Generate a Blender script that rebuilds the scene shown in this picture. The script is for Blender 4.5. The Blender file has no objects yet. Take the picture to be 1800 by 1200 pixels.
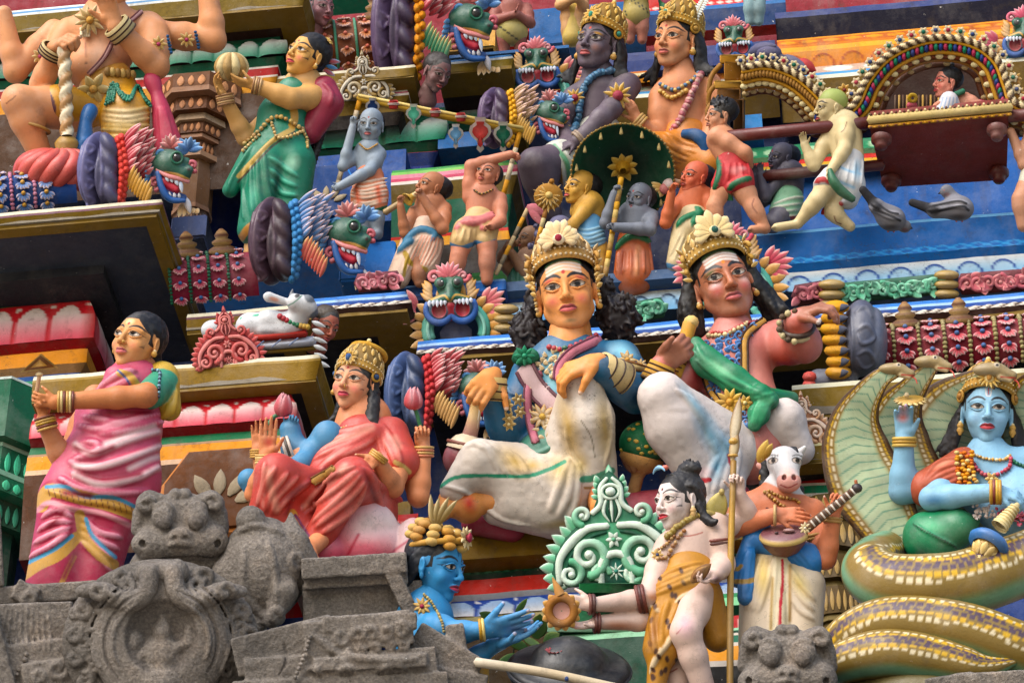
import bpy,math,random
import numpy as np
from mathutils import Vector
random.seed(7)
RNG=np.random.default_rng(7)
C=bpy.context.scene.collection
f32=np.float32
# ------------------------------------------------------------------ camera frame
PITCH,YAW=math.radians(38),math.radians(7.4)
FPX,DIST=5400.0,13.5
Fv=np.array([-math.sin(YAW)*math.cos(PITCH),math.cos(YAW)*math.cos(PITCH),math.sin(PITCH)])
Rv=np.array([math.cos(YAW),math.sin(YAW),0.0])
Uv=np.cross(Rv,Fv)
TGT=np.array([0,0,9.9])
CAM=TGT-Fv*DIST
def ray(px,py):return Fv+Rv*(px-900)/FPX+Uv*(600-py)/FPX
def at(px,py,Y):
 d=ray(px,py);return CAM+d*((Y-CAM[1])/d[1])
def proj(P):
 d=np.asarray(P)-CAM;k=d@Fv
 return 900+FPX*(d@Rv)/k,600-FPX*(d@Uv)/k
class Frame:
 """a rigid, uniformly scaled frame: x right, y down, z towards the viewer, in photo pixels"""
 def __init__(s,px,py,Y):
  s.o=at(px,py,Y);d=s.o-CAM;s.sc=(d@Fv)/FPX;d=d/np.linalg.norm(d)
  r=Rv-(Rv@d)*d;r/=np.linalg.norm(r);u=np.cross(r,d)
  s.M=np.stack([r,-u,-d])*s.sc;s.p=np.array([px,py,0.0])
 def __call__(s,V):return(np.asarray(V,float)-s.p)@s.M
class WFrame:
 """plain world frame, origin o"""
 def __init__(s,o=(0,0,0)):s.o=np.array(o,float)
 def __call__(s,V):return np.asarray(V,float)-s.o
# ------------------------------------------------------------------ colours
def lin(c):
 c=np.asarray(c,float)/255.0
 l=np.where(c<=0.04045,c/12.92,((c+0.055)/1.055)**2.4);g=l.mean(-1,keepdims=True)
 return np.clip(g+1.04*(l-g),0.004,1)*0.9
GOLD=(196,152,72);DGOLD=(150,108,42);CREAM=(226,208,160);WHITE=(226,222,214);OLIVE=(122,96,18)
BLACK=(22,22,24);HAIR=(24,22,24);RED=(186,34,30);GREEN=(14,112,76);DGREEN=(8,66,46);BLUE=(34,104,176)
NAVY=(22,40,84);DBLUE=(14,34,92);PINK=(206,92,112);LBLUE=(120,176,220);BROWN=(96,54,28);MAROON=(96,26,26)
TEAL=(92,182,160);YELLOW=(222,170,30);ORANGE=(214,134,34);SLATE=(74,78,100)
# ------------------------------------------------------------------ materials
def material(name,rough=0.4,spec=0.5,dirt=0.35,bump=0.12,scale=14.0,dirtcol=(0.05,0.04,0.03),coat=0.0,kind='paint',fade=0.55):
 m=bpy.data.materials.new(name);m.use_nodes=True
 n,l=m.node_tree.nodes,m.node_tree.links
 b=n['Principled BSDF']
 a=n.new('ShaderNodeAttribute');a.attribute_name='Col'
 tc=n.new('ShaderNodeTexCoord')
 def noise(sc,det=6,rg=0.6):
  t=n.new('ShaderNodeTexNoise');t.inputs['Scale'].default_value=sc;t.inputs['Detail'].default_value=det
  t.inputs['Roughness'].default_value=rg;l.new(tc.outputs['Object'],t.inputs['Vector']);return t
 def ramp(src,p0,p1,c0=(0,0,0,1),c1=(1,1,1,1)):
  r=n.new('ShaderNodeValToRGB');r.color_ramp.elements[0].position=p0;r.color_ramp.elements[1].position=p1
  r.color_ramp.elements[0].color=c0;r.color_ramp.elements[1].color=c1;l.new(src,r.inputs[0]);return r
 def mix(f,c1,c2,mode='MIX'):
  x=n.new('ShaderNodeMix');x.data_type='RGBA';x.blend_type=mode
  if isinstance(f,float):x.inputs[0].default_value=f
  else:l.new(f,x.inputs[0])
  for v,i in((c1,6),(c2,7)):
   if isinstance(v,tuple):x.inputs[i].default_value=(*v,1)if len(v)==3 else v
   else:l.new(v,x.inputs[i])
  return x.outputs[2]
 big=noise(2.6,5);tone=ramp(big.outputs['Fac'],0.3,0.72,(0.82,0.82,0.80,1),(1.08,1.07,1.05,1))
 col=mix(1.0,a.outputs['Color'],tone.outputs[0],'MULTIPLY')
 mp=n.new('ShaderNodeMapping');mp.inputs['Scale'].default_value=(11,11,1.3);l.new(tc.outputs['Object'],mp.inputs['Vector'])
 st=noise(1.0,6,0.65);l.new(mp.outputs[0],st.inputs['Vector']);sm=ramp(st.outputs['Fac'],0.54,0.80);s3=n.new('ShaderNodeMath');s3.operation='MULTIPLY';s3.inputs[1].default_value=dirt*0.9
 l.new(sm.outputs[0],s3.inputs[0]);col=mix(s3.outputs[0],col,(0.09,0.075,0.06))
 hue=ramp(noise(6.5,4).outputs['Fac'],0.35,0.7,(1.05,1.0,0.97,1),(0.90,0.86,0.84,1));col=mix(1.0,col,hue.outputs[0],'MULTIPLY')
 vo=n.new('ShaderNodeTexVoronoi');vo.feature='DISTANCE_TO_EDGE';vo.inputs['Scale'].default_value=5.0;wp=noise(5.0,4)
 wv=n.new('ShaderNodeVectorMath');wv.operation='ADD';l.new(tc.outputs['Object'],wv.inputs[0]);l.new(wp.outputs['Color'],wv.inputs[1]);l.new(wv.outputs[0],vo.inputs['Vector'])
 ck=ramp(vo.outputs['Distance'],0.0,0.012,(1,1,1,1),(0,0,0,1));cm=ramp(noise(1.9,2).outputs['Fac'],0.54,0.60);c3=n.new('ShaderNodeMath');c3.operation='MULTIPLY'
 l.new(ck.outputs[0],c3.inputs[0]);l.new(cm.outputs[0],c3.inputs[1]);c4=n.new('ShaderNodeMath');c4.operation='MULTIPLY';c4.inputs[1].default_value=min(1,dirt*1.4);l.new(c3.outputs[0],c4.inputs[0])
 col=mix(c4.outputs[0],col,dirtcol)
 if kind!='stone':
  fd=ramp(noise(4.4,7,0.7).outputs['Fac'],0.50,0.74);f2=n.new('ShaderNodeMath');f2.operation='MULTIPLY';f2.inputs[1].default_value=dirt*fade;l.new(fd.outputs[0],f2.inputs[0]);col=mix(f2.outputs[0],col,(0.60,0.56,0.50))
  ch=ramp(noise(31.0,5,0.75).outputs['Fac'],0.685,0.70);f3=n.new('ShaderNodeMath');f3.operation='MULTIPLY';f3.inputs[1].default_value=min(1,dirt*1.5);l.new(ch.outputs[0],f3.inputs[0]);col=mix(f3.outputs[0],col,(0.62,0.59,0.54))
 else:
  sn=ramp(noise(2.2,8,0.7).outputs['Fac'],0.36,0.66,(0.50,0.50,0.50,1),(1.25,1.22,1.18,1));col=mix(1.0,col,sn.outputs[0],'MULTIPLY')
 gr=noise(scale,9,0.68);gm=ramp(gr.outputs['Fac'],0.56,0.74)
 sc=n.new('ShaderNodeMath');sc.operation='MULTIPLY';sc.inputs[1].default_value=dirt;l.new(gm.outputs[0],sc.inputs[0])
 col=mix(sc.outputs[0],col,dirtcol)
 fine=noise(95.0,4,0.7)
 if kind=='stone':
  sp=ramp(fine.outputs['Fac'],0.44,0.60,(0.74,0.73,0.72,1),(1.14,1.13,1.1,1));col=mix(1.0,col,sp.outputs[0],'MULTIPLY')
  rust=ramp(noise(3.7,5).outputs['Fac'],0.58,0.76);col=mix(rust.outputs[0],col,mix(1.0,col,(1.12,1.0,0.88),'MULTIPLY'))
  wh=ramp(noise(26.0,3,0.9).outputs['Fac'],0.735,0.76);col=mix(wh.outputs[0],col,(0.55,0.55,0.52))
 else:
  sp=ramp(fine.outputs['Fac'],0.70,0.78);s2=n.new('ShaderNodeMath');s2.operation='MULTIPLY';s2.inputs[1].default_value=dirt*0.8
  l.new(sp.outputs[0],s2.inputs[0]);col=mix(s2.outputs[0],col,dirtcol)
 l.new(col,b.inputs['Base Color'])
 rr=ramp(gr.outputs['Fac'],0.35,0.7,(rough*0.8,)*3+(1,),(min(1,rough*1.5),)*3+(1,));l.new(rr.outputs[0],b.inputs['Roughness'])
 b.inputs['Specular IOR Level'].default_value=spec
 if coat:b.inputs['Coat Weight'].default_value=coat;b.inputs['Coat Roughness'].default_value=0.25
 bp=n.new('ShaderNodeBump');bp.inputs['Strength'].default_value=bump;bp.inputs['Distance'].default_value=0.01
 h=n.new('ShaderNodeMath');h.operation='ADD';l.new(gr.outputs['Fac'],h.inputs[0]);l.new(fine.outputs['Fac'],h.inputs[1])
 l.new(h.outputs[0],bp.inputs['Height']);l.new(bp.outputs['Normal'],b.inputs['Normal'])
 return m
M_PAINT=material('painted_plaster',0.6,0.2,0.42,0.2,fade=0.3)
M_SKIN=material('painted_figure',0.5,0.33,0.30,0.16)
M_ARCH=material('weathered_masonry_paint',0.62,0.2,0.6,0.28,fade=0.16)
M_GLOSS=material('enamel_paint',0.4,0.4,0.30,0.16)
M_MATT=material('weathered_paint',0.62,0.35,0.42,0.22,fade=0.12)
M_HAIR=material('painted_hair',0.5,0.32,0.15,0.1,dirtcol=(0.06,0.04,0.03))
M_STONE=material('granite',0.9,0.2,0.5,1.0,9.0,(0.035,0.032,0.03),kind='stone')
M_FEATHER=material('feathers',0.7,0.3,0.1,0.1)
# ------------------------------------------------------------------ objects
def tag(o,label=None,cat=None,group=None,kind=None):
 for k,v in(('label',label),('category',cat),('group',group),('kind',kind)):
  if v:o[k]=v
 return o
def thing(name,label,cat,fr,group=None):
 e=bpy.data.objects.new(name,None);e.location=fr.o;e.empty_display_size=0.1;C.objects.link(e)
 tag(e,label,cat,group);e_fr[e]=fr;return e
e_fr={}
def mesh_obj(name,V,faces,cols,mat,parent=None,smooth=True,loc=None):
 """faces: list of int arrays (n,3) / (n,4)"""
 me=bpy.data.meshes.new(name)
 V=np.asarray(V,float);nv=len(V)
 faces=[np.asarray(f,np.int32)for f in faces if len(f)]
 me.vertices.add(nv);me.vertices.foreach_set('co',V.astype(f32).ravel())
 nl=sum(f.size for f in faces);nf=sum(len(f)for f in faces)
 me.loops.add(nl);me.loops.foreach_set('vertex_index',np.concatenate([f.ravel()for f in faces]))
 tot=np.concatenate([np.full(len(f),f.shape[1],np.int32)for f in faces])
 st=np.concatenate([[0],np.cumsum(tot)[:-1]]).astype(np.int32)
 me.polygons.add(nf);me.polygons.foreach_set('loop_start',st)
 me.polygons.foreach_set('use_smooth',np.full(nf,smooth))
 me.update(calc_edges=True)
 at_=me.color_attributes.new('Col','FLOAT_COLOR','POINT')
 c4=np.ones((nv,4),f32);c4[:,:3]=cols
 at_.data.foreach_set('color',c4.ravel())
 me.materials.append(mat)
 o=bpy.data.objects.new(name,me);C.objects.link(o)
 if parent is not None:o.parent=parent
 if loc is not None:o.location=loc
 return o
# ------------------------------------------------------------------ little mesh builder
def vec(*a):return np.array(a,float)
def nrm(v):v=np.asarray(v,float);return v/(np.linalg.norm(v)+1e-9)
def catmull(pts,n):
 P=np.asarray(pts,float)
 if len(P)==2:t=np.linspace(0,1,n)[:,None];return P[0]*(1-t)+P[1]*t
 Q=np.vstack([2*P[0]-P[1],P,2*P[-1]-P[-2]])
 u=np.linspace(0,len(P)-1-1e-6,n);i=u.astype(int);t=(u-i)[:,None]
 a,b,c,d=Q[i],Q[i+1],Q[i+2],Q[i+3]
 return 0.5*(2*b+(c-a)*t+(2*a-5*b+4*c-d)*t*t+(3*b-a-3*c+d)*t**3)
def arclen(P):return np.concatenate([[0],np.cumsum(np.linalg.norm(np.diff(P,axis=0),axis=1))])
def resample(pts,step=None,n=None,smooth=True):
 P=catmull(pts,16*len(pts))if smooth else np.asarray(pts,float)
 s=arclen(P);n=n or max(2,int(round(s[-1]/step))+1)
 u=np.linspace(0,s[-1],n)
 return np.stack([np.interp(u,s,P[:,k])for k in range(P.shape[1])],1)
def basis(d,hint=(0,0,1)):
 d=nrm(d);h=np.asarray(hint,float)
 if abs(d@nrm(h))>0.97:h=np.array([0,1,0.1])
 a=nrm(np.cross(h,d));return a,np.cross(d,a),d
class MB:
 def __init__(s):s.V,s.F4,s.F3,s.Cc,s.n=[],[],[],[],0
 def add(s,V,F4=None,F3=None,col=(200,200,200)):
  V=np.asarray(V,float);s.V.append(V)
  c=np.asarray(col,float)
  if c.ndim==1:c=np.tile(c,(len(V),1))
  s.Cc.append(lin(c))
  if F4 is not None and len(F4):s.F4.append(np.asarray(F4,np.int32)+s.n)
  if F3 is not None and len(F3):s.F3.append(np.asarray(F3,np.int32)+s.n)
  s.n+=len(V)
 def grid(s,P,col,close_u=False,close_v=False):
  """P (nu,nv,3); col (3,) or (nu,nv,3)"""
  nu,nv=P.shape[:2];I=np.arange(nu*nv).reshape(nu,nv)
  if close_u:I=np.vstack([I,I[:1]])
  if close_v:I=np.hstack([I,I[:,:1]])
  q=np.stack([I[:-1,:-1],I[1:,:-1],I[1:,1:],I[:-1,1:]],-1).reshape(-1,4)
  c=np.asarray(col,float)
  s.add(P.reshape(-1,3),q,None,c.reshape(-1,3)if c.ndim==3 else c)
 def ball(s,c,r,col,R=None,nu=10,nv=7):
  u=np.linspace(0,2*math.pi,nu,endpoint=False);v=np.linspace(0.02,math.pi-0.02,nv)
  U,V=np.meshgrid(u,v,indexing='ij')
  P=np.stack([np.cos(U)*np.sin(V),np.sin(U)*np.sin(V),np.cos(V)],-1)*np.broadcast_to(np.asarray(r,float),3)
  if R is not None:P=P@np.asarray(R)
  s.grid(P+np.asarray(c,float),col,close_u=True)
 def tube(s,pts,r,col,n=8,step=None,smooth=True,cap=True,flat=None,hint=(0,0,1),cols=None,N=None):
  P=np.asarray(pts,float)
  if smooth or step:P=resample(P,step=step,n=N or(None if step else 6*len(P)),smooth=smooth)
  rr=np.interp(np.linspace(0,1,len(P)),np.linspace(0,1,np.size(r)),np.atleast_1d(r))if np.size(r)>1 else np.full(len(P),float(np.atleast_1d(r)[0]))
  T=np.gradient(P,axis=0);T/=np.linalg.norm(T,axis=1)[:,None]+1e-9
  h=np.asarray(hint,float);A=np.cross(h,T);bad=np.linalg.norm(A,axis=1)<0.12
  if bad.any():A[bad]=np.cross([0.1,1,0.2],T[bad])
  A/=np.linalg.norm(A,axis=1)[:,None]+1e-9;B=np.cross(T,A)
  th=np.linspace(0,2*math.pi,n,endpoint=False)
  fl=1.0 if flat is None else flat
  G=P[:,None]+rr[:,None,None]*(np.cos(th)[None,:,None]*A[:,None]+fl*np.sin(th)[None,:,None]*B[:,None])
  if cap:
   G=np.concatenate([np.repeat(P[:1,None]-T[:1,None]*rr[0]*0.5,n,1),G,np.repeat(P[-1:,None]+T[-1:,None]*rr[-1]*0.5,n,1)])
  c=col
  if cols is not None:
   cc=np.asarray(cols,float);m=len(G);t=np.linspace(0,1,m);cc=np.stack([np.interp(t,np.linspace(0,1,len(cc)),cc[:,k])for k in range(3)],1)
   c=np.repeat(cc[:,None],n,1)
  s.grid(G,c,close_v=True)
 def rope(s,pts,r,c1,c2,turns_step=None,n=10):
  """a twisted rope of two colours"""
  st=r*0.35;P=resample(pts,step=st);T=np.gradient(P,axis=0);T/=np.linalg.norm(T,axis=1)[:,None]
  A=np.cross([0,0,1.0],T);A/=np.linalg.norm(A,axis=1)[:,None]+1e-9;B=np.cross(T,A)
  th=np.linspace(0,2*math.pi,16,endpoint=False);ph=np.arange(len(P))*st/(turns_step or r*4)*2*math.pi
  X=th[None]+ph[:,None];lob=np.abs(np.sin(X));rr=r*(0.72+0.36*lob)
  Q=P[:,None]+rr[...,None]*(np.cos(th)[None,:,None]*A[:,None]+np.sin(th)[None,:,None]*B[:,None])
  w=(np.sin(X)>0)[...,None];s.grid(Q,np.where(w,np.array(c1,float),np.array(c2,float)),close_v=True)
 def beads(s,pts,r,cols,gap=2.0,smooth=True,squash=1.0,nu=8,nv=6):
  P=resample(pts,step=r*gap,smooth=smooth)
  if not isinstance(cols,list):cols=[cols]
  for i,p in enumerate(P):k=RNG.uniform(.82,1.16,3);s.ball(p+RNG.normal(size=3)*r*.09,np.array((r,r,r*squash))*k,np.array(cols[i%len(cols)],float)*RNG.uniform(.86,1.08),nu=nu,nv=nv)
 def leaf(s,a,b,w,th,col,tip=None,nrmv=(0,0,1),curl=0.0,nu=7,nv=5,blunt=1.0,groove=0.0):
  """a solid leaf / petal from a to b: width w, thickness th"""
  a,b=np.asarray(a,float),np.asarray(b,float);L=np.linalg.norm(b-a);sd,up,al=basis(b-a,nrmv)
  k_=RNG.uniform(.88,1.12,2);w*=k_[0];b=a+(b-a)*k_[1];L*=k_[1];t=np.linspace(0,1,nu);prof=np.sin(np.pi*np.clip(t,0.0,1)**(0.8*blunt))**0.75;prof[0]=0.25;prof[-1]=0.02
  th_=np.linspace(0,2*math.pi,2*nv,endpoint=False)
  bend=curl*L*np.stack([t*t])[0]
  cs,sn=np.cos(th_),np.sin(th_)
  gr=(1-groove*(1-np.abs(cs)))
  P=a+t[:,None,None]*(b-a)+bend[:,None,None]*up+prof[:,None,None]*(w/2*cs[None,:,None]*sd+th/2*(sn*gr)[None,:,None]*up)
  c0,c1=np.array(col,float),np.array(tip if tip is not None else col,float)
  rim=np.clip(np.abs(cs)[None]*0.75+t[:,None]**2*0.6,0,1)**2 if tip is not None else np.zeros((nu,2*nv))
  s.grid(P,c0+(c1-c0)*rim[...,None],close_v=True)
 def lathe(s,c,axis,prof,col,n=20,hint=(0,0,1),cols=None,wob=None,arc=None):
  """prof: list of (along, radius)"""
  sd,up,al=basis(axis,hint);pr=np.asarray(prof,float)
  th=np.linspace(*(arc or(0,2*math.pi)),n,endpoint=arc is not None)
  rad=pr[:,1][:,None]*np.ones(n)[None]
  if wob:rad=rad*(1+wob[1]*np.cos(th*wob[0]))[None]
  P=np.asarray(c,float)+pr[:,0][:,None,None]*al+rad[...,None]*(np.cos(th)[None,:,None]*sd+np.sin(th)[None,:,None]*up)
  cc=col if cols is None else np.repeat(np.asarray(cols,float)[:,None],n,1)
  s.grid(P,cc,close_v=arc is None)
 def ring(s,c,axis,R,r,col,n=22,m=8,flat=1.0,hint=(0,0,1),arc=None):
  sd,up,al=basis(axis,hint);th=np.linspace(*(arc or(0,2*math.pi)),n,endpoint=arc is not None);ph=np.linspace(0,2*math.pi,m,endpoint=False)
  R=np.broadcast_to(np.asarray(R,float),2)
  d=R[0]*np.cos(th)[:,None]*sd+R[1]*np.sin(th)[:,None]*up;e=d/np.linalg.norm(d,axis=1)[:,None]
  P=np.asarray(c,float)+d[:,None]+r*np.cos(ph)[None,:,None]*e[:,None]+r*flat*np.sin(ph)[None,:,None]*al
  s.grid(P,col,close_u=arc is None,close_v=True)
 def scroll(s,c,r0,a0,turns,w,col,z=0.0,grow=0.12,n=40,lift=0.0,cols=None):
  """flat spiral in the xy plane, from outside in"""
  t=np.linspace(0,1,n);a=math.radians(a0)+t*turns*2*math.pi;r=r0*(1-t)**0.9+r0*grow
  P=np.stack([c[0]+r*np.cos(a),c[1]+r*np.sin(a),z+lift*t],1)
  s.tube(P,np.linspace(w,w*0.55,n),col,n=8,smooth=False,cols=cols)
  s.ball(P[-1],w*0.95,col if cols is None else cols[-1])
 def box(s,lo,hi,col,bev=0.0,R=None,c=None):
  lo,hi=np.asarray(lo,float),np.asarray(hi,float)
  if bev<=0:
   V=np.array([[x,y,z]for x in(lo[0],hi[0])for y in(lo[1],hi[1])for z in(lo[2],hi[2])])
   F=[[0,1,3,2],[4,6,7,5],[0,4,5,1],[2,3,7,6],[0,2,6,4],[1,5,7,3]]
   VV=V[np.array(F).ravel()];s.add(VV if R is None else(VV-c)@R+c,np.arange(24).reshape(6,4),None,col)
  else:
   b=min(bev,*(0.49*(hi-lo)));V,F=[],[]
   for ax in range(3):
    for sg in(0,1):
     o1,o2=[(1,2),(2,0),(0,1)][ax];q=[]
     for(e,f)in((0,0),(1,0),(1,1),(0,1)):
      p=np.zeros(3);p[ax]=(lo,hi)[sg][ax];p[o1]=(lo[o1]+b,hi[o1]-b)[e];p[o2]=(lo[o2]+b,hi[o2]-b)[f];q.append(p)
     V.append(q)
   Q=np.array(V).reshape(-1,3);key={}
   F4=[list(range(4*i,4*i+4))for i in range(6)];F3=[]
   cen=(lo+hi)/2;half=(hi-lo)/2
   def find(ax,sg):
    i=int((sg[ax]+1)/2)+2*ax
    p=cen+np.array(sg)*(half-b);p[ax]=cen[ax]+sg[ax]*half[ax]
    return 4*i+int(np.argmin(np.abs(Q[4*i:4*i+4]-p).sum(1)))
   for ax in range(3):
    for bx in range(ax+1,3):
     cx=3-ax-bx
     for sa in(-1,1):
      for sb in(-1,1):
       g=[]
       for sc in(-1,1):
        t=[0,0,0];t[ax]=sa;t[bx]=sb;t[cx]=sc;g.append((find(ax,t),find(bx,t)))
       F4.append([g[0][0],g[0][1],g[1][1],g[1][0]])
   for sx in(-1,1):
    for sy in(-1,1):
     for sz in(-1,1):F3.append([find(k,(sx,sy,sz))for k in range(3)])
   s.add(Q if R is None else(Q-c)@R+c,F4,F3,col)
 def plate(s,outline,z0,z1,col,side=None,bev=0.0):
  """solid cut-out in the xy plane, star-shaped about its middle"""
  P=np.asarray(outline,float);n=len(P);m=P.mean(0)
  def lay(k,z):return np.column_stack([m+(P-m)*k,np.full(n,z)])
  L=[lay(1,z0),lay(1,z1-bev),lay(1-bev/(np.abs(P-m).max()+1e-6),z1)]
  V=np.vstack(L+[[[m[0],m[1],z1]],[[m[0],m[1],z0]]]);F4,F3=[],[]
  for i in range(n):
   j=(i+1)%n
   F4+=[[i,j,n+j,n+i],[n+i,n+j,2*n+j,2*n+i]];F3+=[[2*n+i,2*n+j,3*n],[j,i,3*n+1]]
  c=np.tile(np.asarray(col,float),(len(V),1))
  if side is not None:c[:2*n]=side;c[2*n:3*n]=side
  s.add(V,F4,F3,c)
 def build(s,name,mat,fr,parent=None,xf=None,smooth=True):
  V=np.vstack(s.V)
  if xf is not None:V=xf(V)
  V=fr(V);fs=[]
  if s.F4:fs.append(np.vstack(s.F4))
  if s.F3:fs.append(np.vstack(s.F3))
  return mesh_obj(name,V,fs,np.vstack(s.Cc),mat,parent,smooth,None if parent is not None else fr.o)
# ------------------------------------------------------------------ clay: smooth-union solids meshed with surface nets
def rot3(yaw=0,pitch=0,roll=0):
 """axes x right, y up, z forward; rows of the result map local -> parent (column vectors)"""
 a,b,c=math.radians(yaw),math.radians(pitch),math.radians(roll)
 Ry=np.array([[math.cos(a),0,math.sin(a)],[0,1,0],[-math.sin(a),0,math.cos(a)]])
 Rx=np.array([[1,0,0],[0,math.cos(b),math.sin(b)],[0,-math.sin(b),math.cos(b)]])
 Rz=np.array([[math.cos(c),math.sin(c),0],[-math.sin(c),math.cos(c),0],[0,0,1]])
 return Rz@Ry@Rx
def rc(a,b,ra,rb,col=0,k=6,fz=1.0,op='+'):return('rc',np.array(a,float),np.array(b,float),float(ra),float(rb),col,k,fz,op)
def el(c,r,col=0,k=6,R=None,op='+'):return('el',np.array(c,float),np.array(r,float),None if R is None else np.asarray(R,float),col,k,op)
def bx(c,h,r,col=0,k=4,R=None,op='+'):return('bx',np.array(c,float),np.array(h,float),None if R is None else np.asarray(R,float),col,k,float(r),op)
def tubep(pts,r,col=0,k=6,fz=1.0,op='+',n=None,smooth=True):
 P=catmull(pts,n or 5*(len(pts)-1)+1)if smooth and len(pts)>2 else np.asarray(pts,float)
 t=np.linspace(0,1,len(P));rr=np.interp(t,np.linspace(0,1,np.size(r)),np.atleast_1d(r))if np.size(r)>1 else np.full(len(P),float(np.atleast_1d(r)[0]))
 return[rc(P[i],P[i+1],rr[i],rr[i+1],col,k,fz,op)for i in range(len(P)-1)]
def hash3(i,j,k,seed=0):
 h=(i*374761393+j*668265263+k*2147483647+seed*1274126177)&0xFFFFFFFF
 h=((h^(h>>13))*1274126177)&0xFFFFFFFF
 return((h^(h>>16))&0xFFFF)/65535.0
def noise3(X,Y,Z,sc,seed=0):
 x,y,z=X/sc,Y/sc,Z/sc
 xi,yi,zi=np.floor(x).astype(np.int64),np.floor(y).astype(np.int64),np.floor(z).astype(np.int64)
 fx,fy,fz=x-xi,y-yi,z-zi
 fx,fy,fz=fx*fx*(3-2*fx),fy*fy*(3-2*fy),fz*fz*(3-2*fz);out=0
 for dx in(0,1):
  for dy in(0,1):
   for dz in(0,1):
    w=(fx if dx else 1-fx)*(fy if dy else 1-fy)*(fz if dz else 1-fz)
    out=out+w*hash3(xi+dx,yi+dy,zi+dz,seed)
 return out-0.5
class Clay:
 """z towards the viewer; x, y as the caller likes (photo pixels, or head units)"""
 def __init__(s,prims,cell,pal):
  s.cell=cell;s.pal=lin(np.array(pal,float))
  flat=[]
  for p in prims:flat+=p if isinstance(p,list)else[p]
  s.prims=flat;lo,hi=np.full(3,1e9),np.full(3,-1e9)
  for p in flat:
   if p[-1]=='-':continue
   a,b=s.bb(p);lo=np.minimum(lo,a);hi=np.maximum(hi,b)
  s.lo=lo-3.5*cell;n=np.ceil((hi-lo)/cell).astype(int)+8
  s.ax=[(s.lo[i]+cell*np.arange(n[i])).astype(f32)for i in range(3)]
  s.D=np.full(n,1e3,f32);s.I=np.zeros(n,np.int16)
  for p in flat:s.apply(p)
 def bb(s,p):
  if p[0]=='rc':
   r=max(p[3],p[4]);rz=np.array([r,r,r*p[7]]);return np.minimum(p[1],p[2])-rz,np.maximum(p[1],p[2])+rz
  r=p[2]if p[3]is None else(np.abs(p[3]*p[2][None,:])).sum(1);return p[1]-r,p[1]+r
 def apply(s,p):
  a,b=s.bb(p);k=max(p[6],1e-4)if p[0]=='rc' else max(p[5],1e-4)
  pad=k+2.5*s.cell
  sl=[]
  for i in range(3):
   i0=int(np.searchsorted(s.ax[i],a[i]-pad));i1=int(np.searchsorted(s.ax[i],b[i]+pad))
   if i1<=i0:return
   sl.append(slice(i0,i1))
  sl=tuple(sl)
  X,Y,Z=s.ax[0][sl[0]][:,None,None],s.ax[1][sl[1]][None,:,None],s.ax[2][sl[2]][None,None,:]
  d=s.dist(p,X,Y,Z);col=p[5]if p[0]=='rc' else p[4];D=s.D[sl];I=s.I[sl]
  if p[-1]=='-':
   d=-d;h=np.maximum(k-np.abs(D-d),0)/k;s.D[sl]=np.maximum(D,d)+h*h*k*0.25
   if col>=0:I[d>D-k*0.3]=col
  else:
   h=np.maximum(k-np.abs(D-d),0)/k;I[d<D]=col;s.D[sl]=np.minimum(D,d)-h*h*k*0.25
 @staticmethod
 def dist(p,X,Y,Z):
  if p[0]=='rc':
   _,a,b,ra,rb,_,_,fz,_=p
   a=a.astype(f32);b=b.astype(f32);bz=(b[2]-a[2])/fz;ba=np.array([b[0]-a[0],b[1]-a[1],bz],f32);L=max(float(ba@ba),1e-9)
   px,py,pz=X-a[0],Y-a[1],(Z-a[2])/f32(fz)
   h=np.clip((px*ba[0]+py*ba[1]+pz*ba[2])/f32(L),0,1)
   return(np.sqrt((px-h*ba[0])**2+(py-h*ba[1])**2+(pz-h*ba[2])**2)-(f32(ra)+f32(rb-ra)*h))*f32(min(1,(1+fz)/2))
  _,c,r,R=p[:4];c=c.astype(f32);r=r.astype(f32);x,y,z=X-c[0],Y-c[1],Z-c[2]
  if R is not None:
   R=R.astype(f32);x,y,z=x*R[0,0]+y*R[1,0]+z*R[2,0],x*R[0,1]+y*R[1,1]+z*R[2,1],x*R[0,2]+y*R[1,2]+z*R[2,2]
  if p[0]=='bx':
   e=f32(p[6]);qx,qy,qz=np.abs(x)-r[0]+e,np.abs(y)-r[1]+e,np.abs(z)-r[2]+e
   return np.sqrt(np.maximum(qx,0)**2+np.maximum(qy,0)**2+np.maximum(qz,0)**2)+np.minimum(np.maximum(np.maximum(qx,qy),qz),0)-e
  k0=np.sqrt((x/r[0])**2+(y/r[1])**2+(z/r[2])**2);k1=np.sqrt((x/r[0]**2)**2+(y/r[1]**2)**2+(z/r[2]**2)**2)
  return k0*(k0-1)/np.maximum(k1,1e-6)
 def rough(s,amp,sc,seed=0):
  X,Y,Z=[g.astype(float)for g in np.meshgrid(*s.ax,indexing='ij',sparse=True)]
  m=np.abs(s.D)<amp*1.5+2*s.cell;idx=np.nonzero(m)
  s.D[m]+=(amp*2*noise3(s.ax[0][idx[0]].astype(float),s.ax[1][idx[1]].astype(float),s.ax[2][idx[2]].astype(float),sc,seed)).astype(f32)
 def front(s):
  """height map of the front surface, nan outside"""
  ins=s.D<0;nz=s.D.shape[2];k=nz-1-np.argmax(ins[:,:,::-1],axis=2);hit=ins.any(2)
  k1=np.minimum(k+1,nz-1);d0=np.take_along_axis(s.D,k[...,None],2)[...,0];d1=np.take_along_axis(s.D,k1[...,None],2)[...,0]
  z=s.ax[2][0]+s.cell*(k+np.clip(d0/(d0-d1-1e-6),0,1));s.zmap=np.where(hit,z,np.nan);return s.zmap
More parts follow.
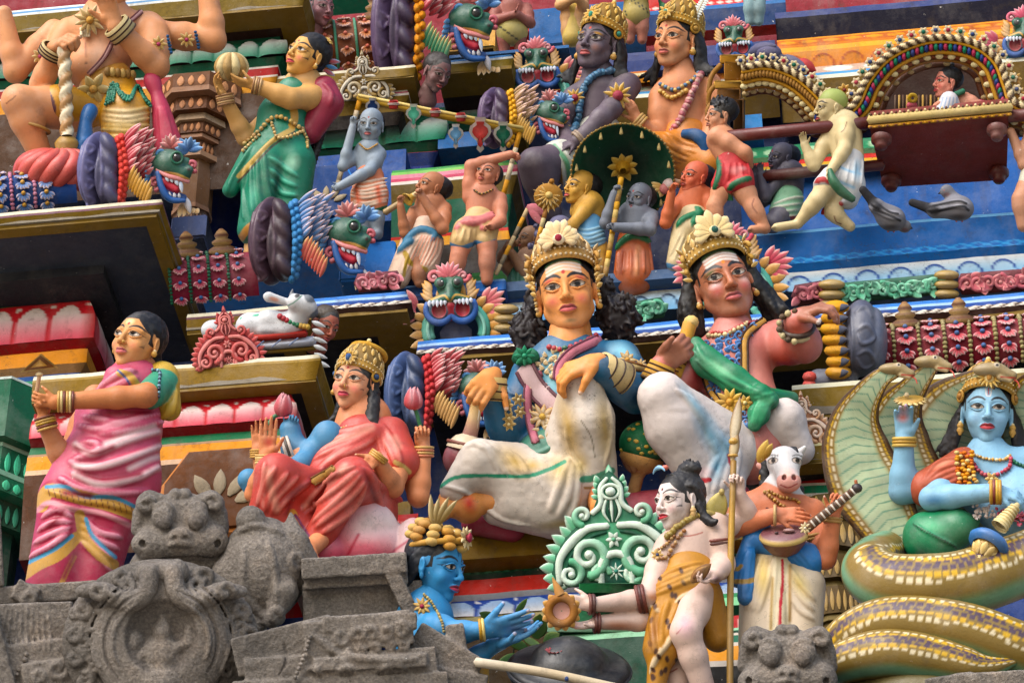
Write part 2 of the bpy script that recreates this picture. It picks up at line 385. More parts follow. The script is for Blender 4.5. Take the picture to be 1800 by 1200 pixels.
 def zf(s,xy,fallback=0.0):
  xy=np.atleast_2d(np.asarray(xy,float));i=np.clip(np.round((xy[:,0]-s.lo[0])/s.cell).astype(int),0,s.D.shape[0]-1)
  j=np.clip(np.round((xy[:,1]-s.lo[1])/s.cell).astype(int),0,s.D.shape[1]-1);z=s.zmap[i,j]
  if np.isnan(z).all():return np.full(len(z),fallback)
  if np.isnan(z).any():
   ok=~np.isnan(z);idx=np.arange(len(z));z=np.interp(idx,idx[ok],z[ok])
  return z
 def drape(s,xy,lift=0.0,step=None,smooth=True,sm=2):
  P=resample([(x,y,0)for x,y in xy],step=step or 2*s.cell,smooth=smooth);z=s.zf(P[:,:2])
  for _ in range(sm):
   if len(z)>2:z[1:-1]=(z[:-2]+2*z[1:-1]+z[2:])/4
  P[:,2]=z+lift;return P
 def ridge(s,xy,r,col,k=None,lift=0.0,op='+',smooth=True):
  """a fold: a thin tapered tube lying on the front surface"""
  rm=float(np.max(r));P=s.drape(xy,0,step=max(rm*1.2,2*s.cell),smooth=smooth);n=len(P);t=np.linspace(0,1,n)
  rr=np.interp(t,np.linspace(0,1,np.size(r)),np.atleast_1d(r))if np.size(r)>1 else rm*np.clip(np.minimum(t,1-t)*5+0.25,0,1)
  P[:,2]+=lift*rr-0.25*rr
  for i in range(n-1):s.apply(rc(P[i],P[i+1],rr[i],rr[i+1],col,k if k is not None else rm*1.4,1.0,op))
 def mesh(s):
  D,cell=s.D,s.cell;ins=D<0
  c=np.zeros(tuple(d-1 for d in D.shape),np.uint8)
  for dx in(0,1):
   for dy in(0,1):
    for dz in(0,1):c+=ins[dx:D.shape[0]-1+dx,dy:D.shape[1]-1+dy,dz:D.shape[2]-1+dz]
  ii=np.nonzero((c>0)&(c<8));n=len(ii[0]);idx=np.full(c.shape,-1,np.int32);idx[ii]=np.arange(n)
  cor=[(dx,dy,dz)for dx in(0,1)for dy in(0,1)for dz in(0,1)]
  val=[D[ii[0]+a,ii[1]+b,ii[2]+e]for a,b,e in cor]
  acc=np.zeros((n,3));cnt=np.zeros(n)
  for i,ca in enumerate(cor):
   for j,cb in enumerate(cor):
    if j>i and sum(abs(ca[q]-cb[q])for q in range(3))==1:
     m=(val[i]<0)!=(val[j]<0);t=np.where(m,val[i]/np.where(m,val[i]-val[j],1),0)
     for q in range(3):acc[:,q]+=np.where(m,ca[q]+t*(cb[q]-ca[q]),0)
     cnt+=m
  V=s.lo+cell*(np.stack(ii,1)+acc/cnt[:,None])
  col=sum(s.pal[s.I[ii[0]+a,ii[1]+b,ii[2]+e]]for a,b,e in cor)/8.0
  quads=[]
  for ax in range(3):
   o1,o2=[(1,2),(2,0),(0,1)][ax]
   sl0=[slice(1,-1)]*3;sl1=[slice(1,-1)]*3;sl0[ax]=slice(0,-1);sl1[ax]=slice(1,None)
   A,B=ins[tuple(sl0)],ins[tuple(sl1)];e=np.array(np.nonzero(A!=B));fl=A[tuple(e)]
   off=[1,1,1];off[ax]=0;g=[e[q]+off[q]for q in range(3)]
   def cellid(d1,d2):
    h=[g[0],g[1],g[2]];h[o1]=g[o1]-d1;h[o2]=g[o2]-d2;return idx[tuple(h)]
   q=np.stack([cellid(1,1),cellid(0,1),cellid(0,0),cellid(1,0)],1)
   q[~fl]=q[~fl][:,::-1];quads.append(q[(q>=0).all(1)])
  return V,np.vstack(quads),col
def seg_dist(P,poly):
 best=np.full(len(P),1e9);along=np.zeros(len(P));s0=arclen(poly)
 for i in range(len(poly)-1):
  a,b=poly[i],poly[i+1];ab=b-a;L=ab@ab+1e-9;h=np.clip(((P-a)@ab)/L,0,1);d=np.linalg.norm(P-a-h[:,None]*ab,axis=1)
  m=d<best;best[m]=d[m];along[m]=(s0[i]+h*math.sqrt(L))[m]
 return best,along/max(s0[-1],1e-6)
def paint(V,col,ops,front=None,tol=8.0):
 for op in ops:
  kind=op[0]
  if kind=='stroke':
   poly=catmull(op[1],6*len(op[1]))if len(op[1])>2 else np.asarray(op[1],float)
   w=op[2];soft=op[4]if len(op)>4 else 0.6;wm=float(np.max(w))
   m=np.nonzero(((V[:,:2]>poly.min(0)-wm-soft)&(V[:,:2]<poly.max(0)+wm+soft)).all(1))[0]
   if not len(m):continue
   d,t=seg_dist(V[m,:2],poly);ww=np.interp(t,np.linspace(0,1,np.size(w)),np.atleast_1d(w))if np.size(w)>1 else wm
   a=np.clip((ww/2+soft/2-d)/soft,0,1)
  elif kind=='spot':
   x,y,rx,ry,rot=op[1:6];soft=op[7]if len(op)>7 else 0.15
   m=np.nonzero((np.abs(V[:,0]-x)<1.2*max(rx,ry))&(np.abs(V[:,1]-y)<1.2*max(rx,ry)))[0]
   if not len(m):continue
   c,sn=math.cos(math.radians(rot)),math.sin(math.radians(rot));dx,dy=V[m,0]-x,V[m,1]-y
   r=np.sqrt(((dx*c+dy*sn)/rx)**2+((-dx*sn+dy*c)/ry)**2);a=np.clip((1-r)/soft,0,1)
  elif kind=='poly':
   P=np.asarray(op[1],float);m=np.nonzero(((V[:,:2]>P.min(0))&(V[:,:2]<P.max(0))).all(1))[0]
   if not len(m):continue
   x,y=V[m,0],V[m,1];ins=np.zeros(len(m),bool);j=len(P)-1
   for i in range(len(P)):
    yi,yj,xi,xj=P[i,1],P[j,1],P[i,0],P[j,0]
    cr=(yi>y)!=(yj>y);ins^=cr&(x<(xj-xi)*(y-yi)/(yj-yi+1e-9)+xi);j=i
   a=ins.astype(float)
  elif kind=='fn':
   a,cc=op[1](V);m=slice(None)
   if front is not None:a=a*(V[:,2]>front(V[:,:2])-tol)
   cc=np.asarray(cc,float);cl=lin(cc);col[m]=col[m]*(1-a[:,None])+a[:,None]*cl;continue
  c=lin(op[3]if kind=='stroke' else op[6]if kind=='spot' else op[2])
  if front is not None:a=a*(V[m,2]>front(V[m,:2])-tol)
  col[m]=col[m]*(1-a[:,None])+a[:,None]*c
 return col
# ------------------------------------------------------------------ figures
def ortho(f,n,t):
 f=nrm(f);n=np.asarray(n,float);n=nrm(n-(n@f)*f);s_=np.cross(f,n)
 if s_@np.asarray(t,float)<0:s_=-s_
 return f,n,s_
def hand_prims(w,f,n,t,L,curl=(0.3,0.3,0.35,0.4),spread=0.12,col=0,thumb=(0.55,0.75,0.25),tc=0.3,fat=1.0,tips=None):
 """w wrist, f finger direction, n palm normal (towards which fingers curl), t thumb side; curl 0 straight .. 1 fist"""
 f,n,s_=ortho(f,n,t);w=np.asarray(w,float);P=[];r=0.052*L*fat;k=0.05*L
 if np.size(curl)==1:curl=[float(curl)]*4
 for q in(-0.15,-0.05,0.06,0.155):
  P.append(rc(w+0.10*L*f+q*0.75*L*s_,w+0.47*L*f+q*L*s_,r*1.35,r*1.2,col,k*1.5))
 P.append(rc(w-0.03*L*f,w+0.14*L*f,r*2.0,r*2.1,col,k*2))
 P.append(el(w+0.22*L*f+0.15*L*s_+0.03*L*n,(0.10*L,)*3,col,k))
 for i,(q,ln)in enumerate(((0.165,0.42),(0.055,0.48),(-0.055,0.44),(-0.16,0.34))):
  b=w+(0.49+(0.01,0.03,0.02,-0.03)[i])*L*f+q*L*s_;d0=nrm(f+s_*spread*(q*6));c=curl[i];a=0;p=b
  for j,(fr,ang)in enumerate(((0.42,62),(0.32,95),(0.26,60))):
   a+=math.radians(ang)*c;d=math.cos(a)*d0+math.sin(a)*n;e=p+d*ln*L*fr
   P.append(rc(p,e,r*(1.0,0.92,0.82)[j],r*(0.92,0.82,0.68)[j],col,0.014*L));p=e
  if tips is not None:tips.append((p-n*r*0.45,r*0.62))
 b=w+0.13*L*f+0.17*L*s_;d=nrm(thumb[0]*s_+thumb[1]*f+thumb[2]*n);e=b+d*0.25*L;P.append(rc(b,e,r*1.35,r*1.05,col,0.03*L))
 d2=nrm(d+tc*(n-0.4*s_));e2=e+d2*0.2*L;P.append(rc(e,e2,r*1.02,r*0.72,col,0.02*L))
 if tips is not None:tips.append((e2,r*0.7))
 return P
_heads={}
def head_mesh(kind,cell):
 """a head in head units: chin at -0.5, crown at 0.5, z forward"""
 key=(kind,cell)
 if key in _heads:return _heads[key]
 fem=kind=='f';jw=0.20 if fem else 0.225
 P=[el((0,.13,-.06),(.335,.37,.41),0,.05),el((0,-.08,.06),(.285,.36,.30),0,.10),el((0,-.27,.12),(jw,.19,.22),0,.09),el((0,-.43,.25),(.085,.07,.075),0,.08)]
 if kind=='m':P+=[rc((-.22,-.22,.02),(-.10,-.40,.19),.085,.075,0,.08),rc((.22,-.22,.02),(.10,-.40,.19),.085,.075,0,.08)]
 for s in(-1,1):
  P+=[el((s*.165,-.14,.235),(.10,.10,.085),0,.09),rc((s*.05,.105,.335),(s*.22,.10,.255),.03,.03,0,.06),el((s*.148,.012,.40),(.095,.052,.085),0,.05,None,'-'),el((s*.150,.010,.278),(.092,.050,.066),0,.008,rot3(s*18))]
  lid=catmull([(s*.055,.008,.345),(s*.10,.05,.368),(s*.155,.066,.36),(s*.21,.045,.33),(s*.258,.012,.28)],12)
  P+=[rc(lid[i],lid[i+1],.013,.013,0,.012)for i in range(11)]
  lid=catmull([(s*.06,.0,.34),(s*.11,-.032,.352),(s*.165,-.04,.34),(s*.25,.005,.285)],10)
  P+=[rc(lid[i],lid[i+1],.010,.009,0,.012)for i in range(9)]
  P+=[el((s*.052,-.152,.395),(.036,.030,.042),0,.02)]
  P+=[el((s*.345,-.02,-.04),(.036,.125,.075),0,.03,rot3(s*20)),el((s*.352,-.155,-.01),(.030,.055,.032),0,.02),el((s*.385,.0,-.015),(.022,.075,.042),0,.02,rot3(s*20),'-')]
 P+=[rc((0,.09,.335),(0,-.11,.435),.030,.040,0,.045),el((0,-.135,.435),(.046,.043,.05),0,.02)]
 for s in(-1,1):P+=[el((s*.024,-.182,.425),(.013,.012,.02),0,.008,None,'-')]
 P+=tubep([(-.105,-.270,.318),(-.045,-.246,.376),(0,-.255,.388),(.045,-.246,.376),(.105,-.270,.318)],[.012,.022,.020,.022,.012],0,.02,n=13)
 P+=tubep([(-.09,-.281,.322),(-.04,-.303,.376),(0,-.307,.385),(.04,-.303,.376),(.09,-.281,.322)],[.014,.026,.030,.026,.014],0,.02,n=13)
 P+=tubep([(-.115,-.276,.345),(-.05,-.270,.40),(0,-.277,.41),(.05,-.270,.40),(.115,-.276,.345)],.008,0,.012,op='-',n=11)
 P+=[rc((0,-.30,-.09),(0,-.66,-.13),.175 if fem else .215,.19 if fem else .25,0,.05)]
 c=Clay(P,cell,[(255,255,255)]);_heads[key]=c.mesh()[:2];return _heads[key]
class Head:
 def __init__(s,fig,x,y,z,h,yaw=0,pitch=0,roll=0,kind='m',skin=(220,160,110),hair=HAIR,lips=(190,70,70),brow=(20,16,16),gaze=(0,0),blush=None,bindi=None,tilak=None,mous=False,hairline=0.30,iris=(36,22,16),paints=(),hairfn=None,bald=False):
  s.c=fig.T(x,y,z);s.h=h;s.sx=1.0;s.R=rot3(yaw,pitch,roll);s.fig=fig;s.kind=kind
  cell=1/96 if h>74 else 1/70 if h>40 else 1/50
  V,Fq=head_mesh(kind,cell);s.V=V
  col=np.tile(lin(skin),(len(V),1));x_,y_,z_=V.T
  if bald is False:
   hl=hairline+0.02-np.clip(np.abs(x_)-.12,0,1)*1.1-(z_<.12)*0.15
   m=(y_>hl)&(z_>-1)&(y_>-.25)|((z_<-.12)&(y_>-.30));m&=~((np.abs(x_)>.318)&(y_<.13)&(z_>-.12));col[m]=lin(hair)
  fm=z_>0.16;Vf,cf=V[fm],col[fm];ops=list(paints);sk=np.array(skin,float)
  if blush is not None:
   for q in(-1,1):ops.append(('spot',q*.175,-.165,.11,.09,0,tuple(.45*np.array(skin)+.55*np.array(blush)),.95))
  ops+=[('spot',0,-.285,.15,.075,0,tuple(sk*.9),.8)]
  for q in(-1,1):
   ex,ey=q*.15,.012
   def eye(Vq,ex=ex,ey=ey,q=q,g=0.0,w=.084,up=.035,dn=.025):
    dx=(Vq[:,0]-ex)/(w+g);t=np.clip(1-dx*dx,0,1);dy=Vq[:,1]-ey-dx*q*.006
    lim=np.where(dy>0,(up+g)*t**0.7,(dn+g*.7)*t**0.8);return np.clip((lim-np.abs(dy))/.010+.5,0,1)*(t>0)
   ops+=[('fn',lambda Vq,e=eye:(e(Vq,g=.014),(16,12,12))),('stroke',[(ex+q*.07,ey+.02),(ex+q*.125,ey+.012)],[.02,.005],(16,12,12),.01),('fn',lambda Vq,e=eye:(e(Vq),(224,216,206)))]
   ix,iy=ex+gaze[0]*.04,ey+.004+gaze[1]*.03
   def irisf(Vq,e=eye,ix=ix,iy=iy,r=.039):return e(Vq)*np.clip((r-np.hypot(Vq[:,0]-ix,Vq[:,1]-iy))/.008+.5,0,1)
   ops+=[('fn',lambda Vq,f=irisf:(f(Vq),iris)),('fn',lambda Vq,f=irisf:(f(Vq,r=.017),(8,6,6)))]
   ops+=[('stroke',[(q*.048,.112),(q*.10,.148),(q*.18,.158),(q*.285,.105)],list(np.array([.022,.040,.036,.010])*(1.4 if kind=='m' and h>110 else 1.0)),brow,.012)]
  def lipf(Vq,up):
   ax=np.abs(Vq[:,0]);t=np.clip(1-(ax/.106)**2,0,1)
   if up:lim=-.272+.042*t**.6-.012*np.exp(-(ax/.02)**2);return np.clip((lim-Vq[:,1])/.008+.5,0,1)*(Vq[:,1]>-.277)*(ax<.106)
   return np.clip((Vq[:,1]-(-.279-.052*t**.7))/.008+.5,0,1)*(Vq[:,1]<=-.276)*(ax<.104)
  lp=np.array(lips,float)
  ops+=[('fn',lambda Vq:(lipf(Vq,True),lp*.82)),('fn',lambda Vq:(lipf(Vq,False),lp)),('stroke',[(-.108,-.274),(-.05,-.270),(0,-.277),(.05,-.270),(.108,-.274)],.009,tuple(lp*.35),.008)]
  if mous:ops+=[('stroke',[(0,-.222),(-.06,-.222),(-.13,-.25),(-.16,-.235)],[.02,.034,.02,.006],(24,18,16),.01),('stroke',[(0,-.222),(.06,-.222),(.13,-.25),(.16,-.235)],[.02,.034,.02,.006],(24,18,16),.01)]
  if tilak:ops+=[('stroke',[(-.20,yy-.025),(0,yy+.012),(.20,yy-.025)],.036,tilak,.015)for yy in(.21,.258,.306)]
  if bindi is not None:ops+=[('spot',0,.185,.026,.030,0,bindi,.2)]
  col[fm]=paint(Vf,cf,ops)
  if hairfn:col=hairfn(V,col)
  s.out=(s.map(V),Fq,col)
 def map(s,V):
  w=((np.asarray(V,float)*(s.sx,1,1))@s.R.T)*s.h;w[:,1]*=-1;return w+s.c
 def p(s,x,y,z):return s.map(np.array([[x,y,z]],float))[0]
 def mb(s,b,name,mat=None,parent=None):return b.build(name,mat or M_PAINT,s.fig.fr,parent or s.fig.e,xf=s.map)
 def clay(s,name,prims,pal,mat=None,cell=1/52,rough=None,parent=None):
  c=Clay(prims,cell,pal)
  if rough:c.rough(*rough)
  V,Fq,col=c.mesh();return mesh_obj(name,s.fig.fr(s.map(V)),[Fq],col,mat or M_HAIR,parent or s.fig.e)
def hair_cap(big=1.0,back=0.0,y0=.17):return[el((0,y0+.005,-.125-back),(.362*big,.372*big,.415*big),0,.04)]
def lock(pts,r=(.05,.06,.03),k=.02):return tubep(pts,r,0,k,n=4*len(pts))
def curls(c,r,n,br,seed,pal=0):
 g=np.random.default_rng(seed);P=[]
 for _ in range(n):
  v=nrm(g.normal(size=3));P.append(el(np.array(c)+v*np.array(r)*g.uniform(.75,1.0),np.array((.62,1.5,.62))*br*g.uniform(.7,1.2),pal,br*.2,rot3(g.uniform(-60,60),g.uniform(-50,50),g.uniform(-70,70))))
 return P+[el(c,np.array(r)*.9,pal,.02)]
def prop_y(F,x,y,z):
 """world depth of a point given in a figure's own frame"""
 return(F.fr(F.T(x,y,z)[None])[0]+F.fr.o)[1]
class Fig:
 def __init__(s,label,px,py,Y,tilt=20,name='statue',cat='statue',group=None):
  s.fr=Frame(px,py,Y);s.e=thing(name,label,cat,s.fr,group);s.t=math.tan(math.radians(tilt));s.py=py;s.cl={}
 def T(s,x,y,z=0):return np.array([x,y,z+(y-s.py)*s.t],float)
 def P(s,p):return s.T(*p)
 def rc(s,a,b,ra,rb=None,col=0,k=None,fz=1.0,op='+'):
  rb=ra if rb is None else rb;return rc(s.P(a),s.P(b),ra,rb,col,k if k is not None else 0.35*min(ra,rb)+2,fz,op)
 def el(s,c,r,col=0,k=8,roll=0,op='+',yaw=0,pitch=0):
  R=None
  if roll or yaw or pitch:R=rot3(yaw,pitch,-roll)
  return el(s.P(c),r,col,k,R,op)
 def tube(s,pts,r,col=0,k=None,fz=1.0,op='+',n=None):
  return tubep([s.P(p)for p in pts],r,col,k if k is not None else 0.4*float(np.min(r))+1,fz,op,n)
 def limb(s,a,b,c,ra,rb,rc_,col=0,bulge=0.10,k=None):
  """upper joint, middle joint, end joint: tapered with a little muscle"""
  ra,rb,rc_=ra*.93,rb*.9,rc_*.95;a,b,c=[np.asarray(v,float)for v in(a,b,c)];m1=a+(b-a)*.42;m2=b+(c-b)*.3;kk=k if k is not None else .5*rc_+2
  return[s.rc(a,m1,ra,(ra+rb)/2*(1+bulge),col,kk),s.rc(m1,b,(ra+rb)/2*(1+bulge),rb,col,kk),s.rc(b,m2,rb,(rb*.62+rc_*.38)*(1+bulge),col,kk),s.rc(m2,c,(rb*.62+rc_*.38)*(1+bulge),rc_,col,kk)]
 def hand(s,w,f,n,t,L,curl=.35,**kw):return hand_prims(s.P(w),f,n,t,L,curl,**kw)
 def solid(s,name,prims,cell=3.0,pal=((220,160,110),),mat=None,ridges=(),paints=(),rough=None,extra=(),parent=None,tol=10,finish=None):
  c=Clay(prims,cell,pal);c.front()
  for r in ridges:c.ridge(*r[0:3],**(r[3]if len(r)>3 else{}))
  if rough:c.rough(*rough)
  c.front();s.cl[name]=c
  V,Fq,col=c.mesh();Fq=Fq[:,::-1]
  if paints:col=paint(V,col,paints,c.zf,tol)
  if finish:col=finish(V,col)
  Vs,Fs,Cs,n=[V],[Fq],[col],len(V)
  for(v,f_,cc)in extra:Vs.append(v);Fs.append(f_+n);Cs.append(cc);n+=len(v)
  return mesh_obj(name,s.fr(np.vstack(Vs)),[np.vstack(Fs)],np.vstack(Cs),mat or M_SKIN,parent or s.e)
 def mb(s,b,name,mat=None,parent=None):return b.build(name,mat or M_PAINT,s.fr,parent or s.e)
 def drape(s,cl,xy,lift=0,**k):return s.cl[cl].drape(xy,lift,**k)
 def bangles(s,name,items,mat=None):
  """items: (centre, axis, R, r, colour, count, spacing)"""
  b=MB()
  for(c,ax,R,r,col,n,sp)in items:
   ax=nrm(ax);c=s.P(c)
   for i in range(n):b.ring(c+ax*(i-(n-1)/2)*sp,ax,R,r,col if not isinstance(col,list)else col[i%len(col)],n=24,m=7)
  return s.mb(b,name,mat or M_GLOSS)
def foot(F,a,b,r,col=0,n=5,side=None):
 """heel a to ball b, then five toes"""
 a,b=F.P(a),F.P(b);d=nrm(b-a);s_=nrm(side if side is not None else np.cross(d,(0.2,1,0.3)));o=[rc(a,b,r,r*1.05,col,r*.6)]
 for i in range(n):q=(i-2)*.42*r;e=b+s_*q+d*r*(1.25-.13*abs(i-1));o.append(rc(b+s_*q*.8+d*r*.4,e,r*.34,r*(.34 if i==0 else .26),col,1.5))
 return o
def folds(A,B,n,r,col,jit=0.0,k=None,lift=0.0,seed=1,lo=0.0,hi=1.0):
 """n fold ridges between two lines of equal point count"""
 g=np.random.default_rng(seed);A,B=np.asarray(A,float),np.asarray(B,float);out=[]
 for t in np.linspace(lo,hi,n):
  L=A*(1-t)+B*t+g.normal(size=A.shape)*jit;out.append((L,r,col,{'lift':lift,**({'k':k}if k else{})}))
 return out
def ball_paint(tips,col):
 """paint small balls (finger nails)"""
 def fn(V):
  a=np.zeros(len(V))
  for c,r in tips:a=np.maximum(a,np.clip((r-np.linalg.norm(V-c,axis=1))/1.5+.5,0,1))
  return a,col
 return('fn',fn)
def crown(hd,style='fan',band=GOLD,c2=CREAM,gem=(150,40,60),height=.5,name='crown',y=.30,mat=None,petals=11,fanr=.30,sc=1.0):
 b=MB();ax=nrm((0,1,-.22));c=np.array((0,y-.08,-.08));Rx,Rz=.372*sc,.425*sc
 sd,up,al=basis(ax,(0,0,1))
 th=np.linspace(0,2*math.pi,40,endpoint=False)
 def rim(h,k):return c+ax*h+np.array([k*(Rx*math.cos(t)*np.array([1.,0,0])+Rz*math.sin(t)*nrm((0,.22,1.0)))for t in th])
 def layer(hs,ks,col):b.grid(np.stack([rim(h,k)for h,k in zip(hs,ks)],0),col,close_v=True)
 dk=tuple(np.array(band)*.72)
 if style in('fan','dome'):
  hs=np.array([-.02,.0,.04,.09,.12,.14]);layer(hs,[.99,1.05,1.07,1.05,1.06,1.0],band)
  hh=np.linspace(.1,height,9);kk=[1.0,1.0,.98,.94,.87,.76,.6,.38,.08];layer(hh,kk,dk)
  for h,r,cc,k in((.02,.018,c2,1.075),(.115,.016,c2,1.07)):
   R=rim(h,k)
   for p in np.vstack([R]):b.ball(p,r,cc,nu=7,nv=5)
  for row in range(3):
   h0,h1=.13+row*(height-.16)/3.2,.13+(row+1.15)*(height-.16)/3.2
   k0,k1=np.interp([h0,h1],hh,kk)
   A,B=rim(h0,k0+.03),rim(h1,k1+.04)
   for i in range(row,40,3):b.leaf(A[i],B[i],.085-.015*row,.035,band,c2,A[i]-c,nu=6,nv=4)
  tip=c+ax*height;b.ball(tip,.06,band);b.ball(tip+ax*.06,.04,c2)
 if style=='fan':
  g=np.array((0,y+.19,.385));n_=nrm((0,.35,1))
  for i,a in enumerate(np.linspace(-100,100,petals)):
   d=math.sin(math.radians(a))*np.array([1.,0,0])+math.cos(math.radians(a))*nrm((0,1,-.35));ln=fanr*(1.0-.25*abs(a)/100)
   b.leaf(g+d*.05,g+d*ln-np.array((0,0,.10*abs(a)/100)),.125*fanr/.3,.075,tuple(.35*np.array(band)+.65*np.array(c2)),c2,n_,curl=.12,nu=10,blunt=2.0)
  b.ball(g+n_*.03,(.075,.075,.04),c2);b.ball(g+n_*.06,(.045,.05,.03),gem)
  for s in(-1,1):
   for(yy,r)in((.13,.10),(-.02,.07)):
    q=np.array((s*.40,y-.14+yy,.04));t=np.linspace(0,1,26);a=t*8.5;rr=r*(1-t*.8)
    b.tube(np.stack([q[0]+s*rr*.35*np.cos(a),q[1]+rr*np.sin(a),q[2]+rr*np.cos(a)],1),[.03,.015],band,n=6,smooth=False)
   for k in range(5):b.leaf((s*.38,y-.26+.09*k,.10-.02*k),(s*(.50-.01*k),y-.20+.10*k,.05),.06,.03,band,c2,(s,0,.6),nu=6)
 if style=='dome':
  g=np.array((0,y+.10,.40));b.ball(g,(.07,.085,.04),c2);b.ball(g+np.array((0,0,.03)),(.04,.055,.03),gem)
  for a in range(0,360,40):b.ball(g+.095*np.array((math.cos(math.radians(a)),math.sin(math.radians(a)),-.1)),.026,band,nu=7,nv=5)
  for s in(-1,1):b.ring((s*.385,y-.10,.02),(s,0,.5),.075,.022,band);b.ball((s*.39,y-.10,.02),.05,gem)
 hd.crown_ob=hd.mb(b,name,mat or M_PAINT);return hd.crown_ob
def earrings(hd,col=GOLD,r=.05,y=-.22,name='earring',drop=0.0):
 for s in(-1,1):
  b=MB();b.ball((s*.37,y,.0),r,col);b.ball((s*.37,y+r*.9,.0),r*.6,CREAM)
  if drop:b.lathe((s*.37,y,0),(0,-1,0),[(0,r*.5),(drop*.5,r*1.1),(drop,r*.3)],col,n=10)
  hd.mb(b,name,M_GLOSS)
def cap_hair(hd,col=HAIR,hi=None,extra=(),big=1.0,back=0.0,rough=(.012,.05),name='hair',y0=.17,cell=1/52,pal=None):
 P=hair_cap(big,back,y0)
 for e in extra:P+=e if isinstance(e,list)else[e]
 return hd.clay(name,P,pal or[col],M_HAIR,cell=cell,rough=rough)
SKY_STRENGTH,SUN_STRENGTH,SUN_ANGLE,EXPOSURE=0.15,1.5,45,1.05
# ------------------------------------------------------------------ the tower, built in world space from corner points read off the photo
W0=WFrame((0,1.0,8.5))
M2=1/400.0/math.cos(PITCH)
tower=thing('temple_tower','stepped temple tower with brightly painted cornices, friezes and walls crowded with statues','tower',W0)
def pat_lotus(per,petal,out,low=None,gem=None,rise=.10,sharp=.46):
 petal,out=np.array(petal,float),np.array(out,float);low=petal if low is None else np.array(low,float);gem_=petal if gem is None else np.array(gem,float)
 def f(u,v):
  t=np.abs((u/per)%1-.5);w=.462*np.sqrt(np.clip((v-rise)/.42,0,1));a=np.clip((w-t)/.025,0,1)*(v>rise)
  c=petal+(low-petal)*np.clip((v-.38)/.62,0,1)[...,None]**1.1
  c=out+(c-out)*a[...,None]
  d=((.5-t)*per/(.5*per))*1.3+np.abs(v-.13)*3.2;g=d<.26;c=np.where(g[...,None],gem_,c)
  return c,a*np.sqrt(np.clip(1-(t/.5)**2,0,1))
 return f
def pat_oval(per,dot,bg,ry=.32,rx=.30,y=.5):
 dot,bg=np.array(dot,float),np.array(bg,float)
 def f(u,v):
  t=(u/per)%1-.5;r=np.sqrt((t/rx)**2+((v-y)/ry)**2);a=np.clip((1-r)/.15,0,1);return bg+(dot-bg)*a[...,None],a*.5
 return f
def pat_arch(per,line,c0,c1):
 line,c0,c1=[np.array(c,float)for c in(line,c0,c1)]
 def f(u,v):
  t=(u/per)%1-.5;r=np.sqrt((t/.40)**2+((1-v)/.78)**2);ring=np.clip((.10-np.abs(r-.95))/.05,0,1)
  c=c0+(c1-c0)*np.clip(v*1.1,0,1)[...,None];c=np.where((r<.9)[...,None],c0*.5+c1*.5+(c1-c0)*.4*(v[...,None]-.3),c);c=c+(line-c)*ring[...,None];return np.clip(c,0,255),ring*.6
 return f
def pat_rope(per,a,b,slant=.6):
 a,b=np.array(a,float),np.array(b,float)
 def f(u,v):
  t=np.sin(2*np.pi*(u/per+slant*v));return np.where((t>-.15)[...,None],a,b),np.clip(t,-.2,1)*.6
 return f
def pat_lattice(per,a,b):
 a,b=np.array(a,float),np.array(b,float)
 def f(u,v):
  t=(u/per)%1;d=np.minimum(np.abs(np.abs(t-.5)*2-v),np.abs(np.abs(t-.5)*2-(1-v)));m=np.clip((.16-d)/.06,0,1);return b+(a-b)*m[...,None],m*.5
 return f
def pat_grad(a,b):
 a,b=np.array(a,float),np.array(b,float)
 return lambda u,v:(a+(b-a)*v[...,None],v*0)
